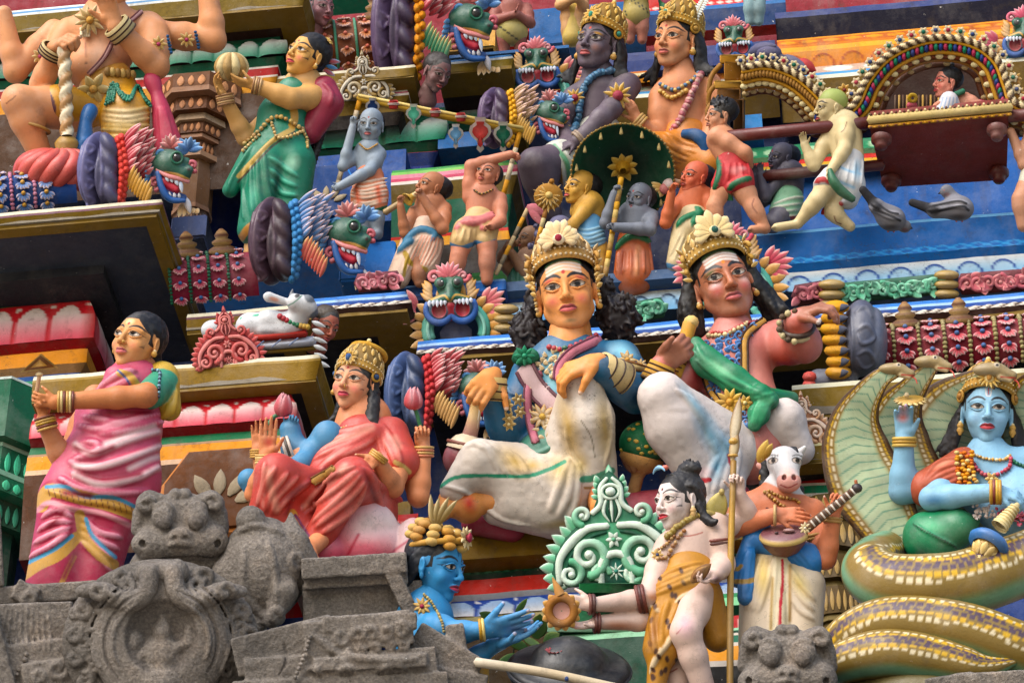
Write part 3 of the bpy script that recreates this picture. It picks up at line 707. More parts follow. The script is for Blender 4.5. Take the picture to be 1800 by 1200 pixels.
def sweep(x0,x1,Y,Z,prof,name,ret=(0,0),step=.012,parent=None,mat=M_ARCH,label=None,back=.25):
 """a moulding: prof = [(drop, out, colour or pattern[, relief]) ...] from the top edge down; ret = lengths of the left / right returns"""
 pts,cor=[],[]
 def run(a,b):
  n=max(2,int(np.linalg.norm(np.subtract(b,a))/step));return[np.array(a)+(np.array(b)-np.array(a))*t for t in np.linspace(0,1,n)]
 path=[];segs=[]
 if ret[0]:segs.append(((x0,Y+ret[0]),(x0,Y),(-1,0)))
 segs.append(((x0,Y),(x1,Y),(0,-1)))
 if ret[1]:segs.append(((x1,Y),(x1,Y+ret[1]),(1,0)))
 base,nor=[],[]
 for(a,b,n_)in segs:
  for p in run(a,b):base.append(p);nor.append(n_)
 base,nor=np.array(base,float),np.array(nor,float);s=arclen(base)
 off=nor.copy()
 for i in range(len(base)-1):
  if np.allclose(base[i],base[i+1]):m=nor[i]+nor[i+1];off[i]=off[i+1]=m
 b=MB();z,o=Z,0.0;ph=(x0*3.1+Z*7.7)%6.28;wob=.0035*(np.sin(s*5.3+ph)+.7*np.sin(s*12.7+2*ph)+.5*np.sin(s*29+ph));last=[i for i in range(1,len(base)-1)if np.allclose(base[i],base[i+1])or np.allclose(base[i],base[i-1])]
 for it in prof:
  dz,do,col=it[0]*M2,it[1],it[2];rel=it[3]if len(it)>3 else 0.0
  pat=callable(col);nv=max(2,min(22,int(abs(it[0])/2.2)))if pat or len(it)>4 else 2
  v=np.linspace(0,1,nv);U,V=np.meshgrid(s,v,indexing='ij')
  bulge=it[4]if len(it)>4 else 0.0
  if pat:cc,dd=col(U,V)
  else:cc,dd=np.broadcast_to(np.array(col,float),U.shape+(3,)),U*0
  O=o+do*V+rel*dd+bulge*np.sin(np.pi*V)
  P=np.stack([base[:,0][:,None]+off[:,0][:,None]*O,base[:,1][:,None]+off[:,1][:,None]*O,z-dz*V],-1)
  P[...,2]+=wob[:,None];P[...,1]+=.6*wob[:,None]*np.abs(off[:,1])[:,None]
  if not pat and not bulge:
   keep=sorted(set([0]+last+list(range(0,len(base),5))+[len(base)-1]))
   P,cc=P[keep],np.array(cc)[keep]
  b.grid(P,np.array(cc));z-=dz;o+=do
 outl=[];zz,oo=Z,0.0;outl.append((0,Z))
 for it in prof:zz-=it[0]*M2;oo+=it[1];outl.append((oo,zz))
 for(e,nn)in((0,off[0]),(-1,off[-1])):
  ca=np.array(prof[0][2]if not callable(prof[0][2])else OLIVE,float)
  F=np.array([[[base[e,0]+nn[0]*o_,base[e,1]+nn[1]*o_,z_]for o_,z_ in outl],[[base[e,0]-nn[0]*back,base[e,1]-nn[1]*back,z_]for o_,z_ in outl]]);b.grid(F,ca)
 return b.build(name,mat or M_PAINT,W0,parent or tower)if label is None else tag(b.build(name,mat or M_PAINT,W0,parent or tower),label)
def X_at(px,py,Y):return at(px,py,Y)[0]
def ledge(px0,py0,px1,Y,lip,depth,face=OLIVE,inner=BLACK,border=26,side=True,top=(120,112,96),name='cornice',inset=3,label=None,step=None,bt=None):
 """a projecting slab: a lip moulding along the front and right end, and a flat soffit with a painted border"""
 p=at(px0,py0,Y);x0,Z=p[0],p[2];x1=X_at(px1,py0-(px1-px0)*.08,Y);H=sum(i[0]for i in lip)*M2
 o=sweep(x0,x1,Y,Z,lip,name,ret=(0,depth),label=label)
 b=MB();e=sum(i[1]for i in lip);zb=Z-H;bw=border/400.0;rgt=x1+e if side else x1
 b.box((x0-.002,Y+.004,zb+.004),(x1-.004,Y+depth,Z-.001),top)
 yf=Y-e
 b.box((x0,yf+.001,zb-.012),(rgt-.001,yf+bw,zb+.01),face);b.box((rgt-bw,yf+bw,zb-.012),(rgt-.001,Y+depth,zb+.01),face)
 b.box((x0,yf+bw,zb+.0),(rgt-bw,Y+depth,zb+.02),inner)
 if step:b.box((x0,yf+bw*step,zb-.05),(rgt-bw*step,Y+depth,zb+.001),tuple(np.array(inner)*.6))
 b.build('soffit',M_MATT,W0,o);return o,x0,x1,Z,zb
def wallbox(px0,py0,px1,py1,Y,depth,col,name='wall',mat=None,bev=0.0,label=None):
 a=at(px0,py0,Y);c=at(px1,py1,Y);x1=X_at(px1,(py0+py1)/2,Y);x0=X_at(px0,(py0+py1)/2,Y)
 b=MB();b.box((x0,Y,min(a[2],c[2])),(x1,Y+depth,max(a[2],c[2])),col,bev);o=b.build(name,mat or M_ARCH,W0,tower)
 if label:tag(o,label)
 return o
def mould(px0,py0,px1,Y,prof,name='frieze',ret=(0,0),**k):
 p=at(px0,py0,Y);x1=X_at(px1,py0-(px1-px0)*.08,Y);return sweep(p[0],x1,Y,p[2],prof,name,ret,**k)
PALE=(206,200,176);WLINE=(212,206,196)
def lotus_red(per=.135):return pat_lotus(per,(206,190,186),(176,24,34),(196,70,86),(206,196,190))
def lotus_green(per=.16):return pat_lotus(per,(196,200,196),(10,104,72),(20,120,88),(10,104,72))
lip_pale=[(9,.012,PALE),(4,.0,(96,60,70)),(16,-.03,OLIVE)]
lip_blue=[(8,.01,(52,116,196)),(6,.006,(150,184,222)),(8,.008,(28,68,140)),(9,.012,pat_rope(.055,(216,208,196),(66,50,40)),.008),(5,-.02,(58,34,26))]
def under(led,px0,py0,px1,prof,name='frieze',ret=(0,.4),**k):
 """a moulding that hangs from the soffit of a ledge, its top edge through a photo point"""
 z=led[4]-.006;d=ray(px1,py0-(px1-px0)*.08);q=CAM+d*((z-CAM[2])/d[2]);Y=q[1]
 under.Y=Y;return sweep(X_at(px0,py0,Y),q[0],Y,z,prof,name,ret,**k)
def build_tower():
 wallbox(-350,1250,2150,560,.75,.3,(20,44,100))
 wallbox(-350,700,2150,60,1.25,.3,(16,30,66))
 wallbox(-350,300,2150,-600,1.95,.3,(130,34,44))
 z=at(900,1230,0)[2]
# --- left bay, top: cornice over the seated giant
 A1=ledge(-200,40,535,.25,[(7,.01,(206,210,206)),(6,.006,(90,140,186)),(5,0,(206,210,206)),(26,-.02,(112,92,26))],.75,inner=(58,30,20),border=55)
 under(A1,-200,120,492,[(8,.0,(8,84,60)),(44,.03,pat_lotus(.115,(188,190,184),(10,100,72),(60,130,104),(10,100,72)),.02,.02),(10,-.03,(10,90,64)),(4,.0,WLINE),(16,0,(160,28,26)),(4,0,WLINE),(24,-.02,(204,140,30)),(6,.02,(180,160,130)),(180,-.05,(66,42,20))],ret=(0,.45),label='green lotus frieze above the brown pilaster')
 pil(345,152,.42,[(96,30,(104,66,36)),(98,10,(150,112,84)),(80,26,(96,58,30)),(66,12,(176,150,120)),(58,22,(92,56,28)),(54,8,(150,112,84)),(44,24,(92,56,28)),(50,10,(164,128,96)),(38,90,(116,80,46)),(40,8,(150,110,80)),(36,60,(84,56,34))],'brown stepped pilaster with petal ornament')
 wallbox(300,420,362,375,.1,.4,(64,76,112),'pedestal',bev=.01)
 wallbox(360,470,520,230,.95,.1,(18,40,104),'wall')
# --- left bay, middle: black soffit ledge
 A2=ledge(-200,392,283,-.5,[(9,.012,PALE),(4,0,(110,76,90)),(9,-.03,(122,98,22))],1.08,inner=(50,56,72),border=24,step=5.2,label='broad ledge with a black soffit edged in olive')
 under(A2,-200,544,157,[(13,.0,(12,84,48)),(4,.01,(176,24,34)),(80,.05,lotus_red(.16),.004,.02),(6,-.05,(150,20,30)),(6,.02,(206,130,40)),(24,-.0,(208,134,20)),(10,-.03,(150,110,70)),(40,-.03,(40,84,150)),(60,-.02,(20,40,90))],ret=(0,.35),label='red lotus frieze under the black soffit')
# --- left bay, lower ledge
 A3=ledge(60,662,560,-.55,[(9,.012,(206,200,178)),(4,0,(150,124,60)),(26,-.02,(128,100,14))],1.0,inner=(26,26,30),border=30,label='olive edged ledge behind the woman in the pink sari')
 under(A3,60,728,512,[(6,0,(150,20,28)),(42,.03,lotus_red(.125),.004,.014),(6,-.04,(130,20,28)),(16,.02,(12,96,58)),(6,.01,(150,120,90)),(22,0,(210,138,20)),(10,.01,(190,160,130)),(120,-.06,(74,42,14))],ret=(0,.6),label='red lotus frieze behind the lady in red')
 panel(388,862,under.Y-.16,200,130,(104,60,20),'brown octagonal panel with pale petals')
 wallbox(-200,1250,260,800,.2,.5,(16,36,92),'wall')
 wallbox(-200,690,84,672,-.2,.5,(24,116,80),'string_course')
 pil(-6,694,-.2,[(106,4,(190,206,200)),(105,96,(12,90,62)),(86,6,(150,196,176)),(85,44,(16,98,70)),(96,8,(120,180,156)),(95,24,(18,104,74)),(70,40,(10,70,50)),(54,120,(8,56,42))],'green stepped pilaster beside the woman in pink')
# --- vault ledge and its brother
 ledge(330,552,532,-.1,lip_pale,.8,border=40)
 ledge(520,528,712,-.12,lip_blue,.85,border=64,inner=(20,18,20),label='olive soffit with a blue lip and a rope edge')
 wallbox(596,494,694,420,.1,.5,(38,104,178),'pedestal',bev=.012,label='blue block under the roaring head')
 wallbox(330,445,600,425,.55,.5,(40,104,176),'string_course')
# --- centre: long blue ledges
 ledge(735,600,1990,-.02,lip_blue,.8,border=110,inner=(22,18,16),label='long olive soffit with a rope edge behind the two seated gods')
 mould(690,505,886,.16,[(6,.01,(120,170,222)),(16,.0,(34,98,180)),(6,-.01,(20,60,130))],'string_course',ret=(0,.4))
 mould(860,505,1330,.24,[(5,.006,(90,150,214)),(17,.0,pat_lattice(.11,(70,136,206),(24,84,164)),.008),(6,-.02,(26,76,150)),(48,.05,pat_arch(.125,(20,42,70),(200,206,206),(70,140,196)),.01)],'frieze')
 mould(1310,412,1990,.26,[(8,.012,(110,176,228)),(40,-.02,(12,92,166)),(14,.01,pat_lattice(.16,(50,140,206),(16,96,170)),.006),(8,-.03,(20,100,176)),(50,.06,pat_arch(.152,(24,64,140),(206,210,210),(110,170,214)),.012)],'frieze',label='blue ledge with a frieze of pale arches under the palanquin')
 for(a,b_,c,d,y)in((690,508,1330,486,.17),(1318,416,1990,400,.27)):
  p=at(a,b_,y);b=MB();x1=X_at(c,b_,y);b.box((p[0],y+.01,p[2]-.06),(x1,1.3,p[2]-.006),(60,90,130));b.build('deck',M_MATT,W0,tower)
 wallbox(1300,415,1990,225,.78,.2,(0,80,150),'wall')
 mould(1300,262,1560,.72,[(10,.02,(12,110,72)),(22,.02,pat_oval(.1,(150,190,150),(14,120,76),.42,.34),.006),(5,-.02,(120,180,130)),(9,.0,(190,40,30)),(6,.0,(206,160,40)),(10,0,(70,170,150))],'frieze')
 wallbox(1290,240,1340,200,.66,.1,(50,130,196),'panel')
# --- lower centre: bands behind the reaching blue figure
 wallbox(790,985,1310,900,-.42,.5,(126,98,14),'seat',label='olive seat block under the blue coated god')
 mould(815,992,1310,-.3,[(6,0,(20,90,60)),(16,.03,pat_oval(.04,(90,160,120),(16,84,58),.38,.36),.004),(6,-.02,(12,60,44)),(6,.04,(206,60,50)),(24,.01,(190,40,24)),(5,-.02,(206,206,206)),(30,.03,pat_lotus(.155,(160,190,226),(30,70,160),(226,226,226),(226,226,226)),.006),(8,0,(170,160,110)),(10,.01,(150,120,150)),(90,-.06,(70,50,16))],'frieze',ret=(.4,0),label='red and blue banded frieze under the olive seat')
 wallbox(690,1010,720,880,-.5,.3,(112,88,16),'pier');mould(690,905,735,-.54,[(34,0,pat_oval(.035,(220,200,196),(180,30,30),.3,.3)),(30,0,(20,90,70))],'frieze')
# --- right bay
 ledge(1392,678,1990,-.28,[(10,.012,(206,204,176)),(40,-.02,(124,100,16))],.7,border=60,inner=(30,26,20))
 wallbox(1405,760,1990,690,-.0,.3,(20,96,66),'wall')
 ledge(1300,786,1480,-.42,[(8,.01,(200,196,150)),(20,-.02,(120,96,20))],.5,border=30)
 mould(1340,815,1500,-.26,[(6,0,(206,50,40)),(34,.02,pat_oval(.075,(226,206,200),(190,34,30),.36,.34),.008),(4,-.0,WLINE),(12,0,(16,120,84)),(5,.0,WLINE),(26,.02,(216,150,30)),(8,.01,(190,186,190)),(60,-.05,(84,62,20))],'frieze',label='red frieze with pale ovals beside the cobra')
 wallbox(1440,1250,1990,900,-.22,.5,(6,62,136),'wall')
 for i,(yy,w)in enumerate(((870,62),(920,70),(960,52),(1000,56),(1030,46),(1100,40))):pass
 pil(1452,872,-.30,[(58,26,(90,74,34)),(66,14,(110,92,50)),(60,40,(84,66,30)),(46,10,(120,104,60)),(52,34,(84,66,30)),(40,10,(120,104,60)),(46,40,(84,66,30)),(42,8,(120,104,60)),(36,120,(96,78,36))],'brown lobed pilaster behind the horse headed statue',n=14)
 mould(1235,1085,1330,-.55,[(26,.01,pat_oval(.06,(226,206,200),(170,34,36),.34,.32)),(4,0,WLINE),(10,0,(16,110,84)),(5,0,WLINE),(24,.02,(206,140,30)),(8,0,(180,176,170)),(70,-.04,BLACK)],'frieze',back=.4)
 mould(990,1062,1330,-.5,[(10,.02,(40,130,80)),(16,.02,(120,190,140)),(10,-.04,(12,70,50)),(20,.05,(28,120,76)),(10,.01,(140,196,160)),(90,-.05,(10,70,52))],'string_course',back=.4)
# --- upper middle bay
 ledge(430,140,728,.48,[(9,.012,PALE),(14,-.01,(116,92,24))],.8,border=50)
 mould(560,152,708,.6,[(16,.02,pat_oval(.05,(210,170,150),(186,36,30),.34,.34),.006),(5,-.02,(210,60,50)),(9,.03,(40,130,70)),(6,.0,(206,214,200)),(6,.01,(190,90,120)),(5,0,WLINE),(24,-.03,(112,88,20)),(20,-.03,(30,22,18))],'frieze',ret=(0,.5))
 mould(560,216,770,.74,[(8,0,(10,96,66)),(60,.03,lotus_green(.17),.012,.03),(10,-.04,(10,80,56)),(6,.02,(200,60,50)),(20,-.03,(18,40,96)),(60,-.02,(18,40,110))],'frieze',ret=(0,.4),label='green lotus frieze behind the grey boy')
 wallbox(540,400,712,262,.62,.2,(0,70,140),'wall_panel',label='blue panel behind the grey boy')
 panel(575,340,.60,120,110,(0,60,120),'blue octagonal panel with pale petals')
 ledge(770,108,898,.62,[(7,.01,(70,130,190)),(6,.005,(206,210,206)),(14,-.01,(128,108,30))],.8,border=70,inner=(40,16,14),label='olive soffit beside the brown face')
 mould(700,195,846,.95,[(8,0,(10,90,66)),(40,.03,lotus_green(.15),.01,.02),(10,-.02,(10,80,60)),(100,-.02,(30,24,24))],'frieze',ret=(0,.3))
 mould(690,300,900,.55,[(10,.02,(60,140,70)),(8,.01,(120,180,90)),(8,.0,(206,130,150)),(6,0,(190,70,100)),(6,0,WLINE),(30,-.03,(100,80,20)),(60,-.02,(14,86,60)),(6,0,(190,40,30)),(20,.01,(200,140,30)),(60,0,(40,30,20))],'frieze',ret=(0,.4))
 wallbox(770,262,900,225,.7,.3,(36,92,150),'string_course')
# --- upper right: orange cornice and the dark tier floor above
 mould(880,118,1150,1.05,[(20,.01,(58,66,106)),(8,-.01,(30,40,76)),(24,.04,pat_oval(.12,(206,136,30),(180,100,18),.3,.42)),(6,.0,(200,190,150)),(10,-.02,(206,136,40))],'cornice')
 mould(1080,96,1362,1.1,[(22,.01,(58,68,112)),(8,-.03,(30,34,60)),(14,.03,pat_oval(.11,(210,140,26),(176,92,14),.34,.42),.006),(10,.01,(190,120,30)),(28,.0,pat_arch(.14,(150,70,30),(196,128,40),(180,104,30)),.008),(14,.01,pat_oval(.2,(200,226,216),(190,160,140),.4,.4)),(8,.01,(70,140,190)),(8,.0,(206,206,190)),(40,-.1,(110,86,30))],'cornice')
 mould(1362,24,1990,.98,[(16,.01,(50,62,112)),(30,-.06,(24,24,44)),(12,.03,(214,140,40)),(14,.01,pat_oval(.11,(210,140,26),(176,92,14),.34,.42),.006),(8,.01,(190,110,30)),(10,.0,(226,160,50)),(36,.0,pat_arch(.15,(150,70,30),(196,128,40),(180,104,30)),.008),(16,.01,pat_oval(.2,(200,226,216),(190,160,140),.4,.4)),(8,.01,(70,140,190)),(8,.0,(206,206,190)),(60,-.1,(110,86,30))],'cornice',label='navy ledge over an orange cornice at the upper right')
 wallbox(1090,130,1375,84,1.02,.12,(40,54,104),'string_course')
 for(a,b_,c,y,cc)in((880,40,1370,1.62,(186,44,36)),(930,60,1130,1.5,(40,92,150)),(400,-20,760,1.4,(20,120,90))):
  wallbox(a,b_+20,c,b_-60,y,.2,cc,'wall_panel')
 mould(985,26,1380,1.55,[(14,.01,pat_oval(.05,(226,200,190),(190,40,36),.34,.34)),(6,.02,(206,190,120)),(12,.01,(40,100,160)),(40,-.03,(30,60,110))],'frieze')
 wallbox(780,90,870,48,.75,.3,(214,160,70),'plinth',bev=.01)
 wallbox(790,98,1000,84,.7,.3,(50,100,156),'string_course')
 b=MB();p=at(900,1330,-1.25)
 for i in range(9):b.box((-3.6,-1.5-.02*(i%2),p[2]-.9*(i+1)),(3.8,1.2,p[2]-.9*i-.02),(146,140,134),.03)
 b.build('stone_base',M_STONE,W0,tower)
def octo(b,c,R,z0,z1,col,n=8,R2=None,rot=22.5):
 R2=R if R2 is None else R2
 th=np.radians(rot)+np.linspace(0,2*math.pi,n,endpoint=False)
 g=[[(c[0]+r*math.cos(t),c[1]+r*math.sin(t),z)for t in th]for r,z in((R*.02,z0),(R,z0),(R,z0),(R2,z1),(R2,z1),(R2*.02,z1))]
 g=np.array(g)
 for i in(0,2,4):
  for k in range(n):
   q=g[i:i+2][:,[k,(k+1)%n]];b.grid(q,col)
def pil(px,py,Y,steps,label,n=8):
 """a stepped pilaster: (radius px, height px, colour) from the top down"""
 p=at(px,py,Y);z=p[2];b=MB()
 for(r,h,c)in steps:
  octo(b,(p[0],p[1]+.12),r/400,z-h*M2,z,c,n)
  if h>=22 and h<70:
   for k in range(n):
    t=math.radians(22.5+360/n*(k+.5));d=np.array((math.cos(t),math.sin(t),0));s=np.array((-d[1],d[0],0))
    for q in(-.22,0,.22):
     o=np.array((p[0],p[1]+.12,z-h*M2*.9))+d*(r/400*math.cos(math.pi/n)+.002)+s*q*r/400
     b.leaf(o,o+np.array((0,0,h*M2*.75)),r/400*.16,.012,tuple(np.clip(np.array(c)*1.5+40,0,215)),None,d,nu=6,nv=4)
  z-=h*M2
 o=b.build('pilaster',M_PAINT,W0,tower,smooth=False);tag(o,label);return o
def panel(px,py,Y,w,h,col,label):
 p=at(px,py,Y);b=MB();w,h=w/400,h*M2;o=[(-w/2,-h*.5),(w/2,-h*.5),(w/2,h*.1),(w*.3,h*.5),(-w*.3,h*.5),(-w/2,h*.1)]
 P=np.array([(p[0]+x,p[2]+z)for x,z in o]);n=len(P)
 for k,(s,y,c)in enumerate(((1.0,0,tuple(np.clip(np.array(col)*1.7+30,0,220))),(.92,-.02,col))):
  m=P.mean(0);Q=m+(P-m)*s;F=np.array([[(x,p[1]+y,z)for x,z in Q],[(x,p[1]+.06,z)for x,z in Q]]);b.grid(np.transpose(F,(1,0,2)),c,close_u=True)
  b.grid(np.array([[(x,p[1]+y,z)for x,z in Q],[(m[0],p[1]+y-.001,m[1])]*1*1+[(m[0],p[1]+y-.001,m[1])]*(n-1)]),c,close_v=True)
 for a in(-60,-30,0,30,60):
  d=np.array((math.sin(math.radians(a)),0,math.cos(math.radians(a))));c0=np.array((p[0],p[1]-.025,p[2]-h*.28))
  b.leaf(c0+d*w*.16,c0+d*w*.42,w*.12,.02,(176,160,130),None,(0,-1,0),nu=6)
 o=b.build('panel',M_PAINT,W0,tower,smooth=False);tag(o,label);return o
build_tower()
gb=MB();gb.grid(np.array([[(-60,-60,0),(-60,40,0)],[(60,-60,0),(60,40,0)]],float),(186,178,162));tag(gb.build('ground',M_MATT,WFrame()),kind='structure')
# ------------------------------------------------------------------ ornament helpers (photo pixel space)
def ZC(s,ox,oy):
 def f(*p):return[(ox+x/s,oy+y/s)for x,y in p]
 return f
def in_poly(P,x,y):
 ins=False;j=len(P)-1
 for i in range(len(P)):
  if(P[i][1]>y)!=(P[j][1]>y)and x<(P[j][0]-P[i][0])*(y-P[i][1])/(P[j][1]-P[i][1])+P[i][0]:ins=not ins
  j=i
 return ins
def filigree(F,cl,poly,n,size,col,tip,lift=1.5,seed=3,name='filigree',mat=None,curl=True,th=.45):
 """raised leaf scrolls filling an outline on the front of a solid"""
 g=random.Random(seed);b=MB();xs=[p[0]for p in poly];ys=[p[1]for p in poly];pts=[];t=0
 while len(pts)<n and t<4000:
  t+=1;x,y=g.uniform(min(xs),max(xs)),g.uniform(min(ys),max(ys))
  if in_poly(poly,x,y)and all(math.hypot(x-a,y-c)>size*.62 for a,c in pts):pts.append((x,y))
 for i,(x,y)in enumerate(pts):
  z=F.cl[cl].zf([(x,y)])[0]+lift;a=g.uniform(0,6.28)
  if curl and i%2:
   q=np.linspace(0,1,14);r=size*.5*(1-q*.85);an=a+q*7*(1 if g.random()<.5 else-1)
   b.tube(np.stack([x+r*np.cos(an),y+r*np.sin(an),np.full(14,z)],1),[size*.17,size*.09],col,n=6,smooth=False,cols=[col,tip])
  else:
   for k in(-.7,0,.7):
    d=np.array((math.cos(a+k),math.sin(a+k),0));b.leaf(np.array((x,y,z))-d*size*.2,np.array((x,y,z))+d*size*.62,size*.42,size*th,col,tip,(0,0,1),nu=6,nv=4,groove=.3)
 return F.mb(b,name,mat or M_PAINT)
def rosette(b,c,r,n,col,tip,core=None,tilt=(0,0,1),w=.55,rr=.25,th=.3):
 c=np.asarray(c,float);sd,up,al=basis(tilt,(0,1,.3))
 for i in range(n):
  a=2*math.pi*i/n;d=math.cos(a)*sd+math.sin(a)*up
  b.leaf(c+d*r*.15,c+d*r,r*w*min(1,7/n),r*th,col,tip,al,nu=7,nv=4,blunt=.8,curl=.1)
 b.ball(c+al*r*.1,(r*rr,)*3,core or tip)
def bead_row(F,cl,xy,r,cols,lift=0,name='necklace',gap=2.0,mat=None):
 P=F.drape(cl,xy,lift+r*.4,step=max(1.0,r*.6));b=MB();b.beads(P,r,cols,gap,smooth=False);return F.mb(b,name,mat or M_GLOSS)
def strap(F,cl,xy,w,col,edge=None,lift=0,th=3,name='sash',mat=None,step=4,cols=None):
 """a flat band lying on the front of a solid"""
 P=F.drape(cl,xy,lift+th*.3,step=step,sm=4);b=MB()
 b.tube(P,np.full(len(P),w/2.0)if np.size(w)==1 else np.interp(np.linspace(0,1,len(P)),np.linspace(0,1,len(w)),np.array(w)/2.0),col,n=10,smooth=False,flat=th/(np.max(w)/2.0),cols=cols)
 if edge is not None:
  T=np.gradient(P,axis=0);T/=np.linalg.norm(T,axis=1)[:,None];N=np.stack([-T[:,1],T[:,0],T[:,2]*0],1);N/=np.linalg.norm(N,axis=1)[:,None]
  for s in(-1,1):b.tube(P+N*s*np.max(w)*.44+np.array((0,0,th*.6)),th*.45,edge,n=6,smooth=False)
 return F.mb(b,name,mat or M_PAINT)
def cuff(b,a,c,ra,rb,col,line=(60,36,20),n=3):
 a,c=np.asarray(a,float),np.asarray(c,float);L=np.linalg.norm(c-a)
 b.lathe(a,c-a,[(0,ra*.9),(0,ra*1.06),(L*.5,(ra+rb)*.52),(L,rb*1.06),(L,rb*.9)],col,n=22)
 for i in range(n):
  t=(i+.2)/n;b.ring(a+(c-a)*t,c-a,ra+(rb-ra)*t+ra*.04,ra*.045+.5,line,n=22,m=6)
FOLD={'k':3}
def stick(b,a,c,r,col,bands=None,n=10,r2=None):
 a,c=np.asarray(a,float),np.asarray(c,float);b.tube(np.array([a,c]),[r,r2 or r],col,n=n,smooth=False,step=None,N=None)
 if bands:
  L=np.linalg.norm(c-a)
  for i in range(int(L/bands[1])):b.ring(a+(c-a)*((i+.5)*bands[1]/L),c-a,r,r*.22,bands[0],n=12,m=5)
SK=(222,158,104)
def woman_pink():
 F=Fig('standing woman in a draped pink sari holding a golden arrow in both hands',135,1030,-.88,18)
 Z=ZC(2.309,0,520);sk=(206,132,82);tips=[]
 hd=Head(F,239,590,20,116,-36,14,7,'f',skin=(208,150,92),blush=(214,120,96),bindi=(190,40,30),lips=(200,96,100),gaze=(-.5,.5),hairline=.27,paints=[('spot',0,.22,.10,.07,0,(236,220,160),.9),('stroke',[(.30,-.02),(.285,-.13),(.262,-.165)],[.02,.014,.006],HAIR,.01)])
 body=[F.rc((236,650,-5),(215,730,0),44,50,0,20,.8),F.rc((240,630,0),(236,665,0),22,26,0,12)]
 body+=F.limb((284,668,10),(252,692,85),(92,706,95),26,23,14)
 body+=F.hand((94,706,95),(-1,-.12,.15),(-.2,-.3,-1),(0,-1,0),58,(.55,.6,.6,.6),tips=tips)
 body+=F.limb((165,690,-20),(112,815,20),(74,738,70),26,22,15)
 body+=F.hand((75,735,72),(-.3,-1,.2),(.6,.2,.6),(1,0,0),56,(.5,.55,.6,.6),tips=tips)
 F.solid('body',body,2.0,[sk],extra=[hd.out],paints=[ball_paint(tips,(220,170,140))])
 cap_hair(hd,HAIR,extra=[el((.0,-.12,-.42),(.20,.20,.17),0,.06)])
 b=MB();hd_p=hd.p
 b.ball((.062,-.155,.44),.026,GOLD);hd.mb(b,'nose_stud',M_GLOSS);earrings(hd,GOLD,.05,-.17)
 sari=[F.rc((232,675,6),(206,752,12),57,68,0,20,.78),F.rc((206,752,12),(186,840,14),74,92,0,25,.7),F.rc((186,840,14),(160,880,14),92,92,0,20,.62),F.rc((118,880,24),(92,1050,20),50,50,2,16,.9),F.rc((192,890,14),(154,1050,10),52,44,2,16,.9),F.el((212,665,50),(36,28,20),0,14,35),F.el((160,730,5),(32,46,34),0,14)]
 rd=[]
 for L in(((300,515),(400,540),(560,490),(640,470)),((300,600),(370,640),(500,590),(640,540)),((280,670),(330,700),(420,690),(560,640),(650,600)),((290,720),(400,765),(540,740),(640,690)),((300,660),(390,640),(385,600),(330,590)),((400,560),(480,550),(600,520)),((240,740),(330,790),(470,800),(600,790)),((330,480),(500,520),(660,500))):
  rd.append((Z(*L),[1.5,4.6,5.2,3.5,1.2],1,{'k':9,'lift':.1}))
 rd+=folds(Z((185,790),(310,830),(430,845),(540,880)),Z((160,850),(280,860),(420,890),(520,920)),2,4.5,0,0,5)
 rd+=folds(Z((330,900),(400,960),(490,980)),Z((330,1000),(400,1060),(450,1120)),4,4.5,1,0,6)
 rd+=folds(Z((170,900),(230,870),(290,900)),Z((120,1060),(200,1020),(280,960)),4,4.5,1,0,6)
 rd+=[(Z((390,370),(470,310),(540,290)),5,1,{'k':8}),(Z((400,400),(480,350),(550,320)),4,1,{'k':8})]
 gold,blue=(196,148,56),(70,150,190)
 pt=[('stroke',Z((165,850),(200,790),(330,820),(450,850),(560,890)),25,gold,1),('stroke',Z((185,775),(260,775),(340,815),(460,820),(565,865)),7,blue,1),('stroke',Z((150,870),(200,840),(300,870),(400,880),(520,930)),9,(214,140,150),3),('stroke',Z((320,890),(340,980),(400,1050),(460,1090)),18,gold,1),('stroke',Z((345,905),(370,970),(430,1030),(465,1060)),7,blue,1),('stroke',Z((310,980),(240,1050),(160,1090),(100,1130)),20,gold,1),('stroke',Z((290,975),(220,1030),(120,1080)),7,blue,1),('stroke',Z((250,1170),(275,1110),(300,1060)),9,gold,1),('stroke',Z((478,300),(520,315),(545,345)),14,(206,160,60),1),('stroke',Z((470,290),(500,320),(520,350)),4,(50,80,140),1)]
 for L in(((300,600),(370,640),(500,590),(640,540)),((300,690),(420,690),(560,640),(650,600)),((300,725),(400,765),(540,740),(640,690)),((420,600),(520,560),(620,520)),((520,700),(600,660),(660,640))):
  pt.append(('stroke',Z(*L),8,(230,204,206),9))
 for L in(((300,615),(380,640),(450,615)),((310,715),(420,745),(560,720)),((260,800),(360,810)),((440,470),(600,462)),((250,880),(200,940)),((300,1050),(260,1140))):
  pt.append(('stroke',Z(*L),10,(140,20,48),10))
 for i in range(15):
  x,y=Z((190+24*i,795+5.2*i))[0];pt.append(('stroke',[(x,y-7),(x+4,y+8)],1.6,(110,60,30),1))
 F.solid('sari',sari,2.2,[(196,78,108),(220,138,158),(170,34,70)],ridges=rd,paints=pt,mat=M_GLOSS)
 bl=[F.rc((288,655,14),(296,712,20),26,22,0,8),F.el((283,650,12),(28,26,30),0,8),F.rc((284,664,20),(262,688,64),28,27,1,8)]
 F.solid('blouse',bl,2.2,[(196,162,60),(60,150,120)],mat=M_GLOSS,ridges=[(Z((690,420),(670,470),(640,490)),4,0),(Z((710,360),(700,440),(680,480)),4,0)])
 b=MB();b.beads(F.drape('blouse',Z((545,325),(600,285),(640,290),(640,330),(635,400)),4),3.4,[(120,170,190),(40,60,80)]);F.mb(b,'armlet',M_GLOSS)
